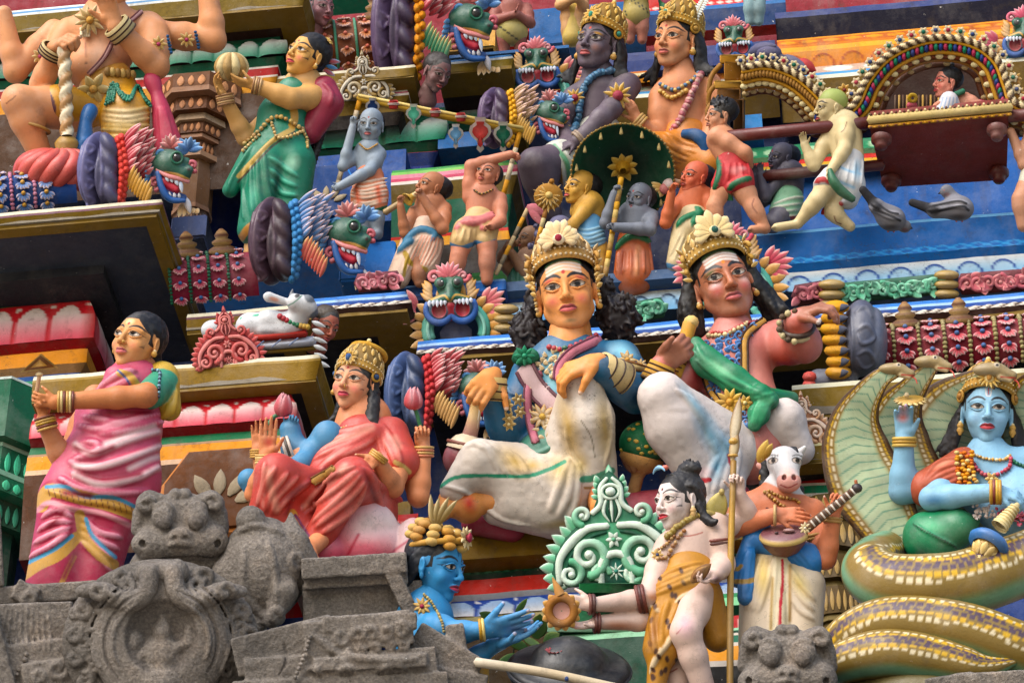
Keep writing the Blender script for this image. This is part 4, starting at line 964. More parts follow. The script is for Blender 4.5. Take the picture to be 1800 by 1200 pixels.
 F.bangles('bangle',[((112,705,96),(1,0,0),17,2.6,[(200,160,84),(226,200,140),(110,50,30)],6,5),((78,742,70),(-.3,-1,0),17,2.6,[(200,160,84),(120,60,30),(190,150,50)],5,5)])
 A=Fig('golden triangular arrow head held up by the woman in the pink sari',68,645,prop_y(F,68,645,84),0,'arrow','arrow')
 b=MB();z=0;b.tube([(64,690,z),(70,655,z)],3.5,(200,160,120));b.ball((69,658,z),(7,5,6),(214,190,140))
 for q,(zz,cc)in enumerate(((-6,(214,190,120)),(2,(130,84,40)),(5,(206,160,70)))):
  s=(1,.82,.45)[q];m=np.array((68,640));b.plate([tuple(m+(np.array(p)-m)*s)for p in((36,654),(72,621),(102,646),(70,650))],zz-6,zz+3,cc)
 A.mb(b,'arrow_head',M_GLOSS)
woman_pink()
def lady_red():
 F=Fig('seated four armed lady in a red sari with raised palm and golden crown',590,985,-.85,18)
 Z=ZC(2.9275,400,590);sk=(214,140,96);tips=[]
 hd=Head(F,623,668,10,106,-27,10,6,'f',skin=(222,160,122),blush=(220,100,104),bindi=(190,40,30),lips=(196,60,80),gaze=(-.4,.3),hairline=.25,paints=[('stroke',[(.305,-.02),(.29,-.12),(.265,-.16)],[.02,.014,.006],HAIR,.01)])
 body=[F.rc((640,735,-8),(625,790,0),50,52,0,20,.75),F.rc((640,712,-2),(640,745,-4),24,28,0,10)]
 body+=F.limb((540,790,10),(446,868,30),(468,806,80),20,17,13)
 body+=F.hand((468,806,80),(.06,-1,.1),(0,0,1),(1,0,0),74,(.02,.02,.04,.05),thumb=(.5,.85,.1),tips=tips,spread=.04)
 body+=F.limb((580,800,-10),(462,852,4),(452,790,20),16,14,12)+F.hand((452,792,22),(0,-1,0),(0,0,1),(1,0,0),58,.1)
 body+=F.limb((712,790,0),(690,856,56),(660,806,110),22,20,13)
 body+=F.hand((662,806,112),(-.75,.55,.3),(-.3,-.2,1),(.5,-.8,0),62,(.1,.1,.15,.2),tips=tips)
 body+=F.limb((715,800,-20),(736,872,10),(746,790,20),20,20,14)
 body+=F.hand((746,786,20),(-.1,-1,.1),(.1,.1,1),(-1,0,0),62,(.75,.85,.9,.95),thumb=(.2,.9,.5),tips=tips)
 body+=[F.rc((566,945,100),(540,972,130),17,15,0,6),*foot(F,(540,962,130),(546,976,140),13)]
 F.solid('body',body,2.0,[sk],extra=[hd.out],paints=[ball_paint(tips,(226,180,150)),('spot',472,778,12,12,0,(200,90,70),.8)])
 cap_hair(hd,HAIR,extra=[lock([(.30,-.05,-.1),(.40,-.35,-.02),(.50,-.66,.10),(.66,-.90,.12)],(.10,.13,.12,.05)),lock([(-.28,-.3,-.2),(-.35,-.6,-.2),(-.62,-.85,-.15)],(.08,.08,.05)),lock([(.33,.1,.0),(.40,-.15,-.1),(.44,-.45,-.1)],(.05,.06,.05))])
 cb=crown(hd,'dome',(190,148,60),CREAM,(40,80,130),.62,y=.24)
 b=MB();rosette(b,(0,.36,.38),.17,12,(200,156,60),CREAM,(40,80,140),(0,.2,1),rr=.35);b.ring((0,.62,-.28),(0,1,-.3),.30,.05,(196,150,50));hd.mb(b,'crown_rosette',M_PAINT,hd.crown_ob)
 earrings(hd,GOLD,.05,-.18);b=MB();b.ring((.06,-.16,.42),(1,0,.2),.035,.008,GOLD);hd.mb(b,'nose_ring',M_GLOSS)
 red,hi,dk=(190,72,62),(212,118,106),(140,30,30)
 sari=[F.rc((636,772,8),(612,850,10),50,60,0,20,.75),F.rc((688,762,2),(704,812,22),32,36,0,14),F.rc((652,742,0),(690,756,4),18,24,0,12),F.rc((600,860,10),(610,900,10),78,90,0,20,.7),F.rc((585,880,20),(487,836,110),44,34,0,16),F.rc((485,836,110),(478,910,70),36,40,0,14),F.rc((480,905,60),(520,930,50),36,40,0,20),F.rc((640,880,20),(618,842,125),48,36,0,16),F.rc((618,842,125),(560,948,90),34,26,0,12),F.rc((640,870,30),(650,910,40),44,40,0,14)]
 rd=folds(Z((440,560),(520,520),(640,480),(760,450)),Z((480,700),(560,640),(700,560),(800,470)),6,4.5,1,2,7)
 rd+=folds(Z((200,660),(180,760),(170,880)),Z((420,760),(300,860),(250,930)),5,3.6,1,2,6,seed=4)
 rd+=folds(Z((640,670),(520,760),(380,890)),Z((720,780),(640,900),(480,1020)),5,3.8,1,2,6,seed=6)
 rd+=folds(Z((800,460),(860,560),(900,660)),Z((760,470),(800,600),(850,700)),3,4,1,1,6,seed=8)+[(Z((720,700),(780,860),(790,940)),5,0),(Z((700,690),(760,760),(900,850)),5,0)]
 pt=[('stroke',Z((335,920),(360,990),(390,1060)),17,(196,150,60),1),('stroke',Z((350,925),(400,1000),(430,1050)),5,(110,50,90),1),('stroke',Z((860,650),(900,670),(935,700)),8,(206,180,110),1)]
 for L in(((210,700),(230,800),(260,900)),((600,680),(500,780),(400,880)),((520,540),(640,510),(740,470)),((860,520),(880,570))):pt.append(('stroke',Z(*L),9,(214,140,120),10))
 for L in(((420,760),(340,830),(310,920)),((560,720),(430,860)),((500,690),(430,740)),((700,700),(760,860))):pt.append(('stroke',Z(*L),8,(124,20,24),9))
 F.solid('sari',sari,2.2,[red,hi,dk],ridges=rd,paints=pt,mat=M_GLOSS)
 bl=F.limb((560,776,4),(530,815,34),(478,850,46),22,20,15)+F.limb((548,794,-20),(516,796,0),(508,752,10),18,20,20)+[F.rc((436,842,10),(452,872,0),20,16,0),F.el((575,770,20),(30,34,30),0,10)]
 bl+=F.hand((508,756,10),(.3,-1,.2),(0,0,1),(-1,0,0),46,(.7,.7,.7,.7))
 F.solid('blouse',bl,2.2,[(76,140,184)])
 strap(F,'sari',Z((440,755),(490,725),(545,695)),16,(190,150,80),(120,80,40),2,4,'belt')
 bead_row(F,'body',Z((470,490),(520,475),(580,468),(640,452)),2.6,[GOLD,CREAM],2)
 F.bangles('bangle',[((467,808,80),(0,1,0),17,2.5,[(196,156,80),(226,200,130)],4,4),((453,796,20),(0,1,0),14,2.2,GOLD,4,4),((745,792,20),(0,1,0),17,2.6,[(196,156,80),(206,120,80)],4,5),((664,804,108),(.6,-.8,0),16,2.4,GOLD,3,4),((505,790,14),(.9,-.3,0),24,3,[(210,200,190),(60,50,40)],3,5)])
 for lab,c,z,tiltv,st in(('pink lotus bud tilted over the blue hand of the lady in red',(497,716),40,(.1,-1,.3),[(482,732),(470,748)]),('dark pink lotus bud held upright on a green stem by the lady in red',(727,704),50,(0,-1,.25),[(731,722),(737,742),(741,762)])):
  B=Fig(lab,c[0],c[1],prop_y(F,c[0],c[1],24),0,'lotus_flower','flower','lotus buds held by the lady in red');b=MB()
  for ring,(n,r0,op,cc)in enumerate(((4,20,.02,(196,56,72)),(5,25,.16,(206,80,94)),(5,25,.36,(186,50,66)))):
   for i in range(n):
    a=2*math.pi*(i+.5*ring)/n;sd,up,al=basis(tiltv,(0,0,1));d=nrm(al*(1-op*.6)+op*(math.cos(a)*sd+math.sin(a)*up))
    base=np.array((c[0],c[1]+12,0))+(math.cos(a)*sd+math.sin(a)*up)*r0*.28;b.leaf(base-al*2,base+d*r0*1.35,r0*.95,r0*.55,cc,(226,160,170),math.cos(a)*sd+math.sin(a)*up,curl=-.45,nu=9,nv=5,blunt=.9)
  b.tube([(c[0],c[1]+12,0)]+[(x,y,0)for x,y in st],3.6,(20,120,70));B.mb(b,'bloom',M_GLOSS)
 S=Fig('pale pink lotus seat under the lady in red',640,985,-.85,0,'lotus_throne','throne');S.t=0
 P=[S.el((640,965,0),(92,62,80),0,6),S.el((625,945,30),(78,66,40),0,4,-25),S.el((712,990,30),(36,82,44),0,3,12),S.el((570,975,56),(44,34,30),0,4,-20)]
 S.solid('petals',P,2.4,[(210,100,118)],mat=M_GLOSS,paints=[('spot',690,915,90,60,20,(226,206,204),.9),('spot',715,960,30,50,0,(226,200,204),.8),('spot',580,985,60,30,0,(200,60,90),.9),('spot',650,920,60,36,-20,(226,204,204),.95),('stroke',[(612,975),(622,955),(630,940)],5,(176,30,60),4),('stroke',[(672,1000),(690,970),(720,948)],4,(186,70,96),4)])
lady_red()
def god_blue():
 F=Fig('large curly haired seated statue in a teal coat and white trousers leaning on a mace',930,920,-.46,20)
 Z=ZC(2.857,740,560);skin=(222,148,78);tips=[]
 hd=Head(F,999,506,14,150,-3,12,-8,'m',skin=(224,152,88),blush=(206,84,90),bindi=(176,40,24),tilak=(224,206,190),lips=(196,96,96),hairline=.36,gaze=(0,.1),paints=[('stroke',[(-.20,.33),(0,.37),(.20,.33)],.05,(110,160,120),.03),('spot',0,-.42,.10,.035,0,(150,110,50),.8),('stroke',[(.285,-.1),(.275,-.25),(.25,-.27)],[.012,.012,.004],HAIR,.01),('spot',-.19,.10,.09,.04,10,(196,90,70),.8),('spot',.19,.10,.09,.04,-10,(196,90,70),.8)])
 teal=(34,98,138)
 body=[F.rc((1000,575,6),(1000,620,4),34,42,0,12)]
 body+=F.limb((928,655,-4),(893,762,20),(864,692,84),28,26,18)+F.limb((1096,625,-2),(1118,695,66),(1056,650,150),30,22,16)+[F.rc((1000,645,-10),(985,800,-4),54,48,0,20,.7),F.rc((945,650,-8),(1060,632,-8),28,30,0,14)]+F.limb((1022,672,110),(1032,760,90),(1056,850,56),26,24,20)+F.limb((985,830,10),(900,880,50),(800,880,60),30,26,18)+[F.rc((985,800,0),(1022,680,110),36,26)]
 body+=F.hand((868,658,92),(-.42,.5,.72),(-.1,.3,-1),(1,-.2,.2),104,(.55,.62,.62,.6),fat=1.22,tips=tips,thumb=(.8,.5,.2))
 body+=F.hand((1050,638,168),(-.9,.3,.1),(-.3,1,-.45),(0,1,.3),108,(.44,.5,.55,.55),fat=1.25,tips=tips,thumb=(.5,.8,.5))
 body+=[F.rc((795,880,60),(822,890,60),24,30,0,10),*foot(F,(796,888,64),(776,900,84),17),F.rc((1058,850,60),(1056,885,70),24,24,0,10),*foot(F,(1058,878,76),(1054,892,100),18)]
 def finish(V,col):return paint(V,col,[('spot',826,884,16,26,-20,(190,50,20),.9),('spot',1052,858,28,20,0,(190,50,20),.9)])
 F.solid('body',body,2.3,[skin],extra=[hd.out],paints=[ball_paint(tips,(236,232,226))],finish=finish)
 cur=curls((-.54,-.35,-.24),(.22,.30,.20),110,.052,5)+curls((.57,-.31,-.24),(.26,.32,.22),130,.052,6)+curls((-.43,-.02,-.24),(.10,.2,.14),34,.05,7)+curls((.45,.02,-.24),(.12,.22,.14),34,.05,8)
 hd.clay('hair',hair_cap(1.0)+cur,[(26,18,20)],rough=(.012,.04),cell=1/64)
 crown(hd,'fan',(190,146,76),(232,216,180),(150,40,60),.58,y=.375,petals=11,fanr=.30,sc=.98)
 b=MB()
 for s in(-1,1):
  b.beads([(s*.375,.16,.10),(s*.385,-.02,.06),(s*.385,-.15,.04)],.022,[CREAM,GOLD],1.8)
  for k in range(4):b.leaf((s*.37,.22-.07*k,.12),(s*.44,.27-.07*k,.06),.06,.03,GOLD,CREAM,(s,0,.5))
 hd.mb(b,'crown_strings',M_PAINT,hd.crown_ob);earrings(hd,GOLD,.04,-.20)
 coat=[F.rc((1000,645,-10),(985,740,-4),72,58,0,30,.75),F.rc((945,650,-8),(1060,632,-8),36,40,0,24),F.rc((985,740,-4),(975,800,10),58,62,0,20,.75)]
 coat+=F.limb((928,655,-4),(893,762,20),(864,692,84),34,32,25)+F.limb((1096,625,-2),(1118,695,70),(1054,650,158),38,32,26)
 coat+=[F.rc((950,800,40),(1000,780,40),40,34,1,14)]
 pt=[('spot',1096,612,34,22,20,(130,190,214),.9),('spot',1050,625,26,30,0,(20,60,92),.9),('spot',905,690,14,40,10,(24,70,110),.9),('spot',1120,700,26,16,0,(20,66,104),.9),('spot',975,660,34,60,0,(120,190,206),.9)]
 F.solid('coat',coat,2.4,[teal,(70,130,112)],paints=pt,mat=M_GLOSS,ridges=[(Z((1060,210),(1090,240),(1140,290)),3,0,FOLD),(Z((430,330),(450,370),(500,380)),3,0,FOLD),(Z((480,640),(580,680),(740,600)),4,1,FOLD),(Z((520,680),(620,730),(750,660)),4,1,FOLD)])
 wh,ye=(212,204,194),(190,160,92)
 P=[F.rc((985,830,20),(1022,672,128),48,34,0,16),F.rc((1022,676,130),(1032,740,108),34,46,0,12),F.rc((1032,740,108),(1056,845,60),46,30,0,14),F.rc((960,830,10),(846,808,92),50,34,0,18),F.rc((842,808,92),(800,862,76),34,26,0,12),F.rc((842,830,70),(985,860,50),40,56,0,18),F.rc((900,886,50),(985,900,40),38,44,0,20),F.rc((870,900,40),(975,915,30),22,30,0,16)]
 rd=folds(Z((230,640),(300,650),(360,720),(400,780)),Z((420,640),(480,700),(520,760),(540,790)),5,3.4,0,3,5)+folds(Z((740,700),(700,820),(640,960)),Z((790,760),(780,900),(740,1010)),3,4,0,3,8)
 rd+=[(Z((720,560),(770,700),(810,820)),4,0,FOLD),(Z((930,400),(950,560),(920,740)),4,0,FOLD),(Z((110,840),(240,880),(400,1000),(560,1040)),4,0,FOLD)]
 gr=(40,140,106)
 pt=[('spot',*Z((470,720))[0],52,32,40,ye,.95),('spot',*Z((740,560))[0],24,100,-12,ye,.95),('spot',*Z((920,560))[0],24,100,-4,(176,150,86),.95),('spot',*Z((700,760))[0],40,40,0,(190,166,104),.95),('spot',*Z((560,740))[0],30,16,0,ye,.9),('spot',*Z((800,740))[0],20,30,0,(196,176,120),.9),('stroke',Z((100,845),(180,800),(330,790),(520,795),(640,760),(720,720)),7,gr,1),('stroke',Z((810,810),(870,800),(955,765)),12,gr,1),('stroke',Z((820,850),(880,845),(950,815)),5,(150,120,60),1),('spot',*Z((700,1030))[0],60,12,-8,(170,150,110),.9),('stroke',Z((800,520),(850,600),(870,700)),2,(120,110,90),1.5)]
 g=random.Random(4)
 for _ in range(60):x,y=Z((g.uniform(740,880),g.uniform(240,420)))[0];pt.append(('spot',x,y,1.2,1.2,0,(90,84,76),.5))
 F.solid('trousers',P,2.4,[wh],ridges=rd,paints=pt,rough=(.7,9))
 bead_row(F,'coat',Z((645,128),(700,140),(790,115),(885,65)),5.2,[(170,50,60),(186,66,74),(176,50,60),(60,120,90)],3)
 strap(F,'coat',Z((905,85),(830,120),(760,160),(700,230),(690,300)),18,(206,128,146),(120,70,90),1,5,'pink_sash')
 strap(F,'coat',Z((520,240),(570,330),(630,400),(710,470)),36,(190,164,166),(90,50,60),3,8,'silver_sash')
 strap(F,'coat',Z((600,260),(540,330),(540,480),(575,620)),14,(186,110,130),(110,60,70),0,4,'pink_band')
 filigree(F,'coat',Z((530,255),(590,260),(700,440),(700,490),(620,420)),36,9,(206,180,180),(226,210,206),10,9,'sash_scrolls')
 filigree(F,'coat',Z((590,190),(650,140),(780,140),(700,220),(660,300),(600,250)),60,14,(206,180,130),(228,222,204),3,5,'chest_leaves',curl=False)
 filigree(F,'coat',Z((540,340),(580,360),(710,500),(700,570),(600,610),(560,560)),60,16,(206,180,130),(228,222,204),4,6,'waist_leaves',curl=False)
 b=MB();p=F.drape('coat',Z((610,490),(612,492)),12)[0];rosette(b,p,24,9,(220,206,180),(200,150,70),(206,170,80))
 for(x,y),z,r in((Z((1040,200))[0],12,17),(Z((1110,225))[0],8,12)):p=F.drape('coat',[(x,y),(x+1,y)],5)[0];rosette(b,p,r,8,(222,208,170),(190,140,60),GOLD,(.2,-.2,1))
 F.mb(b,'rosettes');strap(F,'coat',Z((960,215),(1040,225),(1130,250)),12,(206,184,130),(120,80,40),3,5,'armlet')
 b=MB();p=F.drape('coat',Z((460,470),(462,472)),10)[0]
 for k in range(5):rosette(b,p+np.array((random.Random(k).uniform(-12,14),-22+k*11,2)),13,6,(150,120,60),(206,190,140),None,(random.Random(k).uniform(-.6,.6),0,1))
 F.mb(b,'lower_armlet');b=MB();b.tube([F.P((907,620,34)),F.P((925,628,40)),F.P((941,618,38))],14,(20,110,78));rosette(b,F.P((922,622,54)),20,8,(20,120,84),(40,150,110));F.mb(b,'shoulder_knot')
 b=MB();cuff(b,F.P((1096,668,120)),F.P((1054,644,160)),29,24,(206,184,130));F.mb(b,'cuff');b=MB();cuff(b,F.P((866,706,78)),F.P((868,664,92)),26,22,(190,164,100));F.mb(b,'cuff')
 G=Fig('gold handled mace with a dull red head under the hand of the blue coated statue',808,800,prop_y(F,808,800,54),0,'mace','mace');b=MB()
 b.tube([(840,690,20),(832,740,16),(824,772,12)],[9,11,14],(206,160,76),cols=[(206,160,76),(210,180,130),(120,60,70)]);b.tube([(846,690,25),(838,745,22),(832,770,20)],2.5,(226,216,196))
 b.lathe((826,764,12),(-.25,1,0),[(0,12),(6,24),(14,30),(20,34),(28,36)],(206,190,160),n=26);b.ball((814,806,8),(36,34,36),(130,56,66),nu=26,nv=16);b.ring((820,782,10),(-.25,1,0),33,3.5,(120,60,40))
 G.mb(b,'mace_body',M_GLOSS)
god_blue()
def god_pink():
 F=Fig('large pink skinned seated statue with wavy black hair and green sash gripping a club',1240,880,-.42,20)
 Z=ZC(3.0,1080,500);pk=(202,122,112);br=(160,104,80);tips=[]
 hd=Head(F,1274,491,14,146,11,13,-14,'m',skin=(172,106,74),blush=(206,92,104),bindi=(216,130,30),tilak=(226,214,206),lips=(190,96,96),hairline=.36,gaze=(-.3,.2),paints=[('stroke',[(-.20,.33),(0,.37),(.20,.33)],.05,(110,150,110),.03),('spot',-.19,.09,.10,.05,15,(90,100,60),.9),('spot',-.17,-.09,.10,.07,0,(226,190,190),.9),('spot',.19,-.10,.09,.08,0,(220,180,170),.9),('spot',0,.185,.012,.012,0,(170,30,20),.2)])
 body=[F.rc((1290,575,4),(1300,620,0),36,44,0,14),F.rc((1290,640,-8),(1312,730,4),66,62,0,28,.75),F.rc((1232,628,-6),(1372,596,-6),34,40,0,22),F.rc((1312,730,4),(1318,790,14),62,62,0,22,.75)]
 body+=F.limb((1378,596,2),(1416,606,64),(1400,566,112),40,32,23,0)+F.hand((1402,558,112),(.8,-.32,.35),(.25,.9,-.25),(0,-.3,1),96,(.42,.5,.55,.6),col=1,fat=1.3,tips=tips)
 body+=F.limb((1222,632,-2),(1176,706,40),(1162,646,92),34,30,22,0)+F.hand((1164,640,94),(.74,-.52,.3),(-.1,-.1,-1),(.4,-.8,0),96,(.95,.98,1.0,1.0),col=1,fat=1.35,tips=None,thumb=(.3,.8,-.5))
 pt=[ball_paint(tips,(240,238,234)),('spot',1385,640,46,34,20,(206,62,26),.95),('spot',1395,590,26,40,20,(200,80,50),.95),('spot',1400,660,30,70,0,(150,50,36),.9),('spot',1330,650,30,50,0,(220,150,140),.9),('spot',1225,660,26,60,10,(160,60,60),.9)]
 F.solid('body',body,2.3,[pk,br],extra=[hd.out],paints=pt,mat=M_GLOSS)
 lk=[]
 g=random.Random(11)
 for s in(-1,1):
  for i in range(13):
   a=(i/12)**.7;x0=s*(.26+.10*math.sin(a*3));w=.20 if s<0 else .44
   e=(s*(.36+w*a*.9),-.72+.22*a-.14*s+g.uniform(-.06,.06),-.05-.2*g.random());m=(s*(.40+.16*a)+g.uniform(-.03,.03),-.12-.1*a,-.02-.2*g.random());q=(s*(.42+w*.55*a)+g.uniform(-.05,.05),-.45-.05*a,-.02-.2*g.random())
   lk+=lock([(x0,.30,-.02-.12*g.random()),(s*.40,.12,-.05-.12*g.random()),m,q,e],(.05,.065,.075,.065,.03),.018)
 hd.clay('hair',hair_cap(1.0)+lk,[(26,24,22)],rough=(.012,.04),cell=1/64)
 crown(hd,'fan',(186,148,70),(230,214,170),(40,90,80),.56,y=.375,petals=9,fanr=.33);earrings(hd,GOLD,.04,-.2)
 wh=(214,206,204)
 P=[F.rc((1290,790,20),(1166,700,124),56,40,0,18),F.rc((1166,700,126),(1186,750,100),42,50,0,14),F.rc((1186,750,100),(1240,860,50),50,32,0,16),F.rc((1240,780,60),(1275,850,40),40,36,0,24),F.rc((1330,780,0),(1378,738,30),40,38,0,14),F.rc((1378,738,30),(1405,790,10),36,28,0,12),F.rc((1255,860,40),(1240,905,40),40,44,0,14)]
 rd=folds(Z((330,560),(400,640),(480,760),(540,900)),Z((430,620),(490,720),(560,820),(600,900)),4,4,0,3,7)+folds(Z((560,880),(500,1000),(480,1100)),Z((660,880),(640,980),(600,1080)),4,4,0,3,7)
 sky=(120,176,206)
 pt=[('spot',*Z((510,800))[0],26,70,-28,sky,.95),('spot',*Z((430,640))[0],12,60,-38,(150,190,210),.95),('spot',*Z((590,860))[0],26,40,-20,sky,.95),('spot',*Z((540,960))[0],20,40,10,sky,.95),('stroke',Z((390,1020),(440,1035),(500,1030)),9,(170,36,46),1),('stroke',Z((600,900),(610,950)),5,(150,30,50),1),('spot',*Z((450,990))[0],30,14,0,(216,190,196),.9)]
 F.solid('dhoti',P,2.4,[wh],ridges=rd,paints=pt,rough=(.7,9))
 strap(F,'body',Z((800,170),(700,260),(690,380),(690,470)),13,(196,150,70),(60,36,20),1,5,'gold_edge');strap(F,'body',Z((480,480),(510,560),(560,630)),12,(196,150,70),(60,36,20),1,5,'gold_edge')
 filigree(F,'body',Z((480,290),(600,265),(740,200),(690,280),(660,460),(600,430),(490,340)),70,17,(64,110,176),(130,170,216),3,12,'blue_scrollwork')
 filigree(F,'body',Z((480,490),(560,540),(560,620),(520,600)),12,14,(64,110,176),(130,170,216),3,13,'blue_scrollwork')
 filigree(F,'body',Z((570,720),(680,660),(750,720),(700,790),(600,800)),36,16,(64,110,176),(130,170,216),4,14,'blue_scrollwork')
 b=MB();p=F.drape('body',Z((610,620),(612,622)),10)[0];rosette(b,p+np.array((0,0,4)),28,10,(206,160,60),(226,200,120),(206,150,40));p=F.drape('body',Z((690,625),(692,625)),8)[0];rosette(b,p,16,7,(206,160,60),(230,210,150));p=F.drape('body',Z((570,710),(572,712)),8)[0];rosette(b,p,12,4,(210,190,130),(230,215,170));F.mb(b,'belt_flower')
 bead_row(F,'body',Z((500,255),(580,255),(660,220),(710,190)),4.6,[(222,206,160),(210,190,140)],4);bead_row(F,'body',Z((520,240),(600,240),(680,200),(760,175)),3.6,[(186,60,56)],4)
 gr=(16,126,84);S=[F.rc((1224,604,56),(1245,640,60),16,24,0,6,.5),F.rc((1240,630,60),(1292,668,66),25,25,0,8,.45),F.rc((1292,668,66),(1346,694,72),25,14,0,8,.5),F.rc((1338,694,78),(1354,704,76),20,16,0,5),F.rc((1345,708,76),(1334,728,80),12,20,0,5,.6),F.rc((1334,728,80),(1326,748,80),18,12,0,5,.5),F.rc((1350,694,60),(1394,698,10),14,12,0,8)]
 F.solid('green_sash',S,2.2,[gr,(60,160,112)],mat=M_GLOSS,ridges=folds(Z((430,300),(480,400),(600,480),(760,560)),Z((440,400),(560,500),(660,550),(790,590)),6,3.2,1,2,3)+folds(Z((800,570),(750,650),(720,740)),Z((850,600),(800,670),(770,740)),5,3,1,1,3)+folds(Z((740,600),(800,590),(840,570)),Z((760,650),(800,640),(850,610)),2,3,1,1,3),paints=[('spot',*Z((560,440))[0],40,8,35,(110,190,140),.9),('spot',*Z((640,520))[0],40,5,25,(8,80,56),.9)])
 F.bangles('armlet',[((1402,578,96),(0,-.8,.6),29,5,[(206,190,150),(70,50,40)],2,9)]);b=MB();P2=[(1398+28*math.cos(a),574+26*math.sin(a),F.T(0,574,122)[2])for a in np.linspace(1.6,4.7,14)];b.beads(P2,6,[(210,196,150),(90,70,50)],1.9);F.mb(b,'bracelet')
 b=MB();cuff(b,F.P((1152,672,86)),F.P((1166,640,97)),27,22,(196,150,64),n=4);F.mb(b,'cuff')
 G=Fig('upright club with a green painted ball and lotus collar between the two seated gods',1150,800,prop_y(F,1150,800,20),20,'club','club');b=MB()
 z1=34;b.tube([G.T(1214,566,z1),G.T(1200,615,z1),G.T(1186,662,z1-6)],[13,12,15],(206,156,64));b.ball(G.T(1216,564,z1),(14,13,14),(220,190,120));b.tube([G.T(1186,660,z1-6),G.T(1160,720,20)],[13,10],(190,150,80))
 for k in range(7):b.ring(G.T(1196-5*k*.9,628+7*k,z1-1),(-.35,1,0),14.5,1.6,(90,50,40),arc=None)
 b.ball((1134,780,0),(46,42,44),(18,106,64),nu=30,nv=18);b.lathe((1126,815,4),(-.25,1,0),[(-14,38),(-6,40),(6,30),(16,14),(24,11),(60,12)],(196,150,90),n=26)
 for i in range(12):
  a=i*math.pi/6;b.leaf((1122+14*math.cos(a),830,4+14*math.sin(a)),(1130+39*math.cos(a),804,4+39*math.sin(a)),20,6,(206,170,120),(110,50,30),(math.cos(a),.2,math.sin(a)))
 g=random.Random(3)
 for _ in range(26):
  u,v=g.uniform(-1.2,1.2),g.uniform(-1,.5);d=np.array((math.sin(u)*math.cos(v),math.sin(v),math.cos(u)*math.cos(v)));b.ball(np.array((1134,780,0))+d*np.array((46,42,44)),(4.5,3.4,2),(196,166,70),nu=8,nv=5)
 G.mb(b,'club_body',M_PAINT)
 S=Fig('olive stone seat below the two large seated gods',1100,900,-.44,0,'stone_bench','seat');S.t=0;P=[S.rc((1040,905,-20),(1290,880,-20),34,34,0,6,1.4),S.rc((830,920,-10),(900,930,-10),20,24,0,6,1.4)]
 S.solid('seat_block',P,3.0,[(176,66,84)])
god_pink()
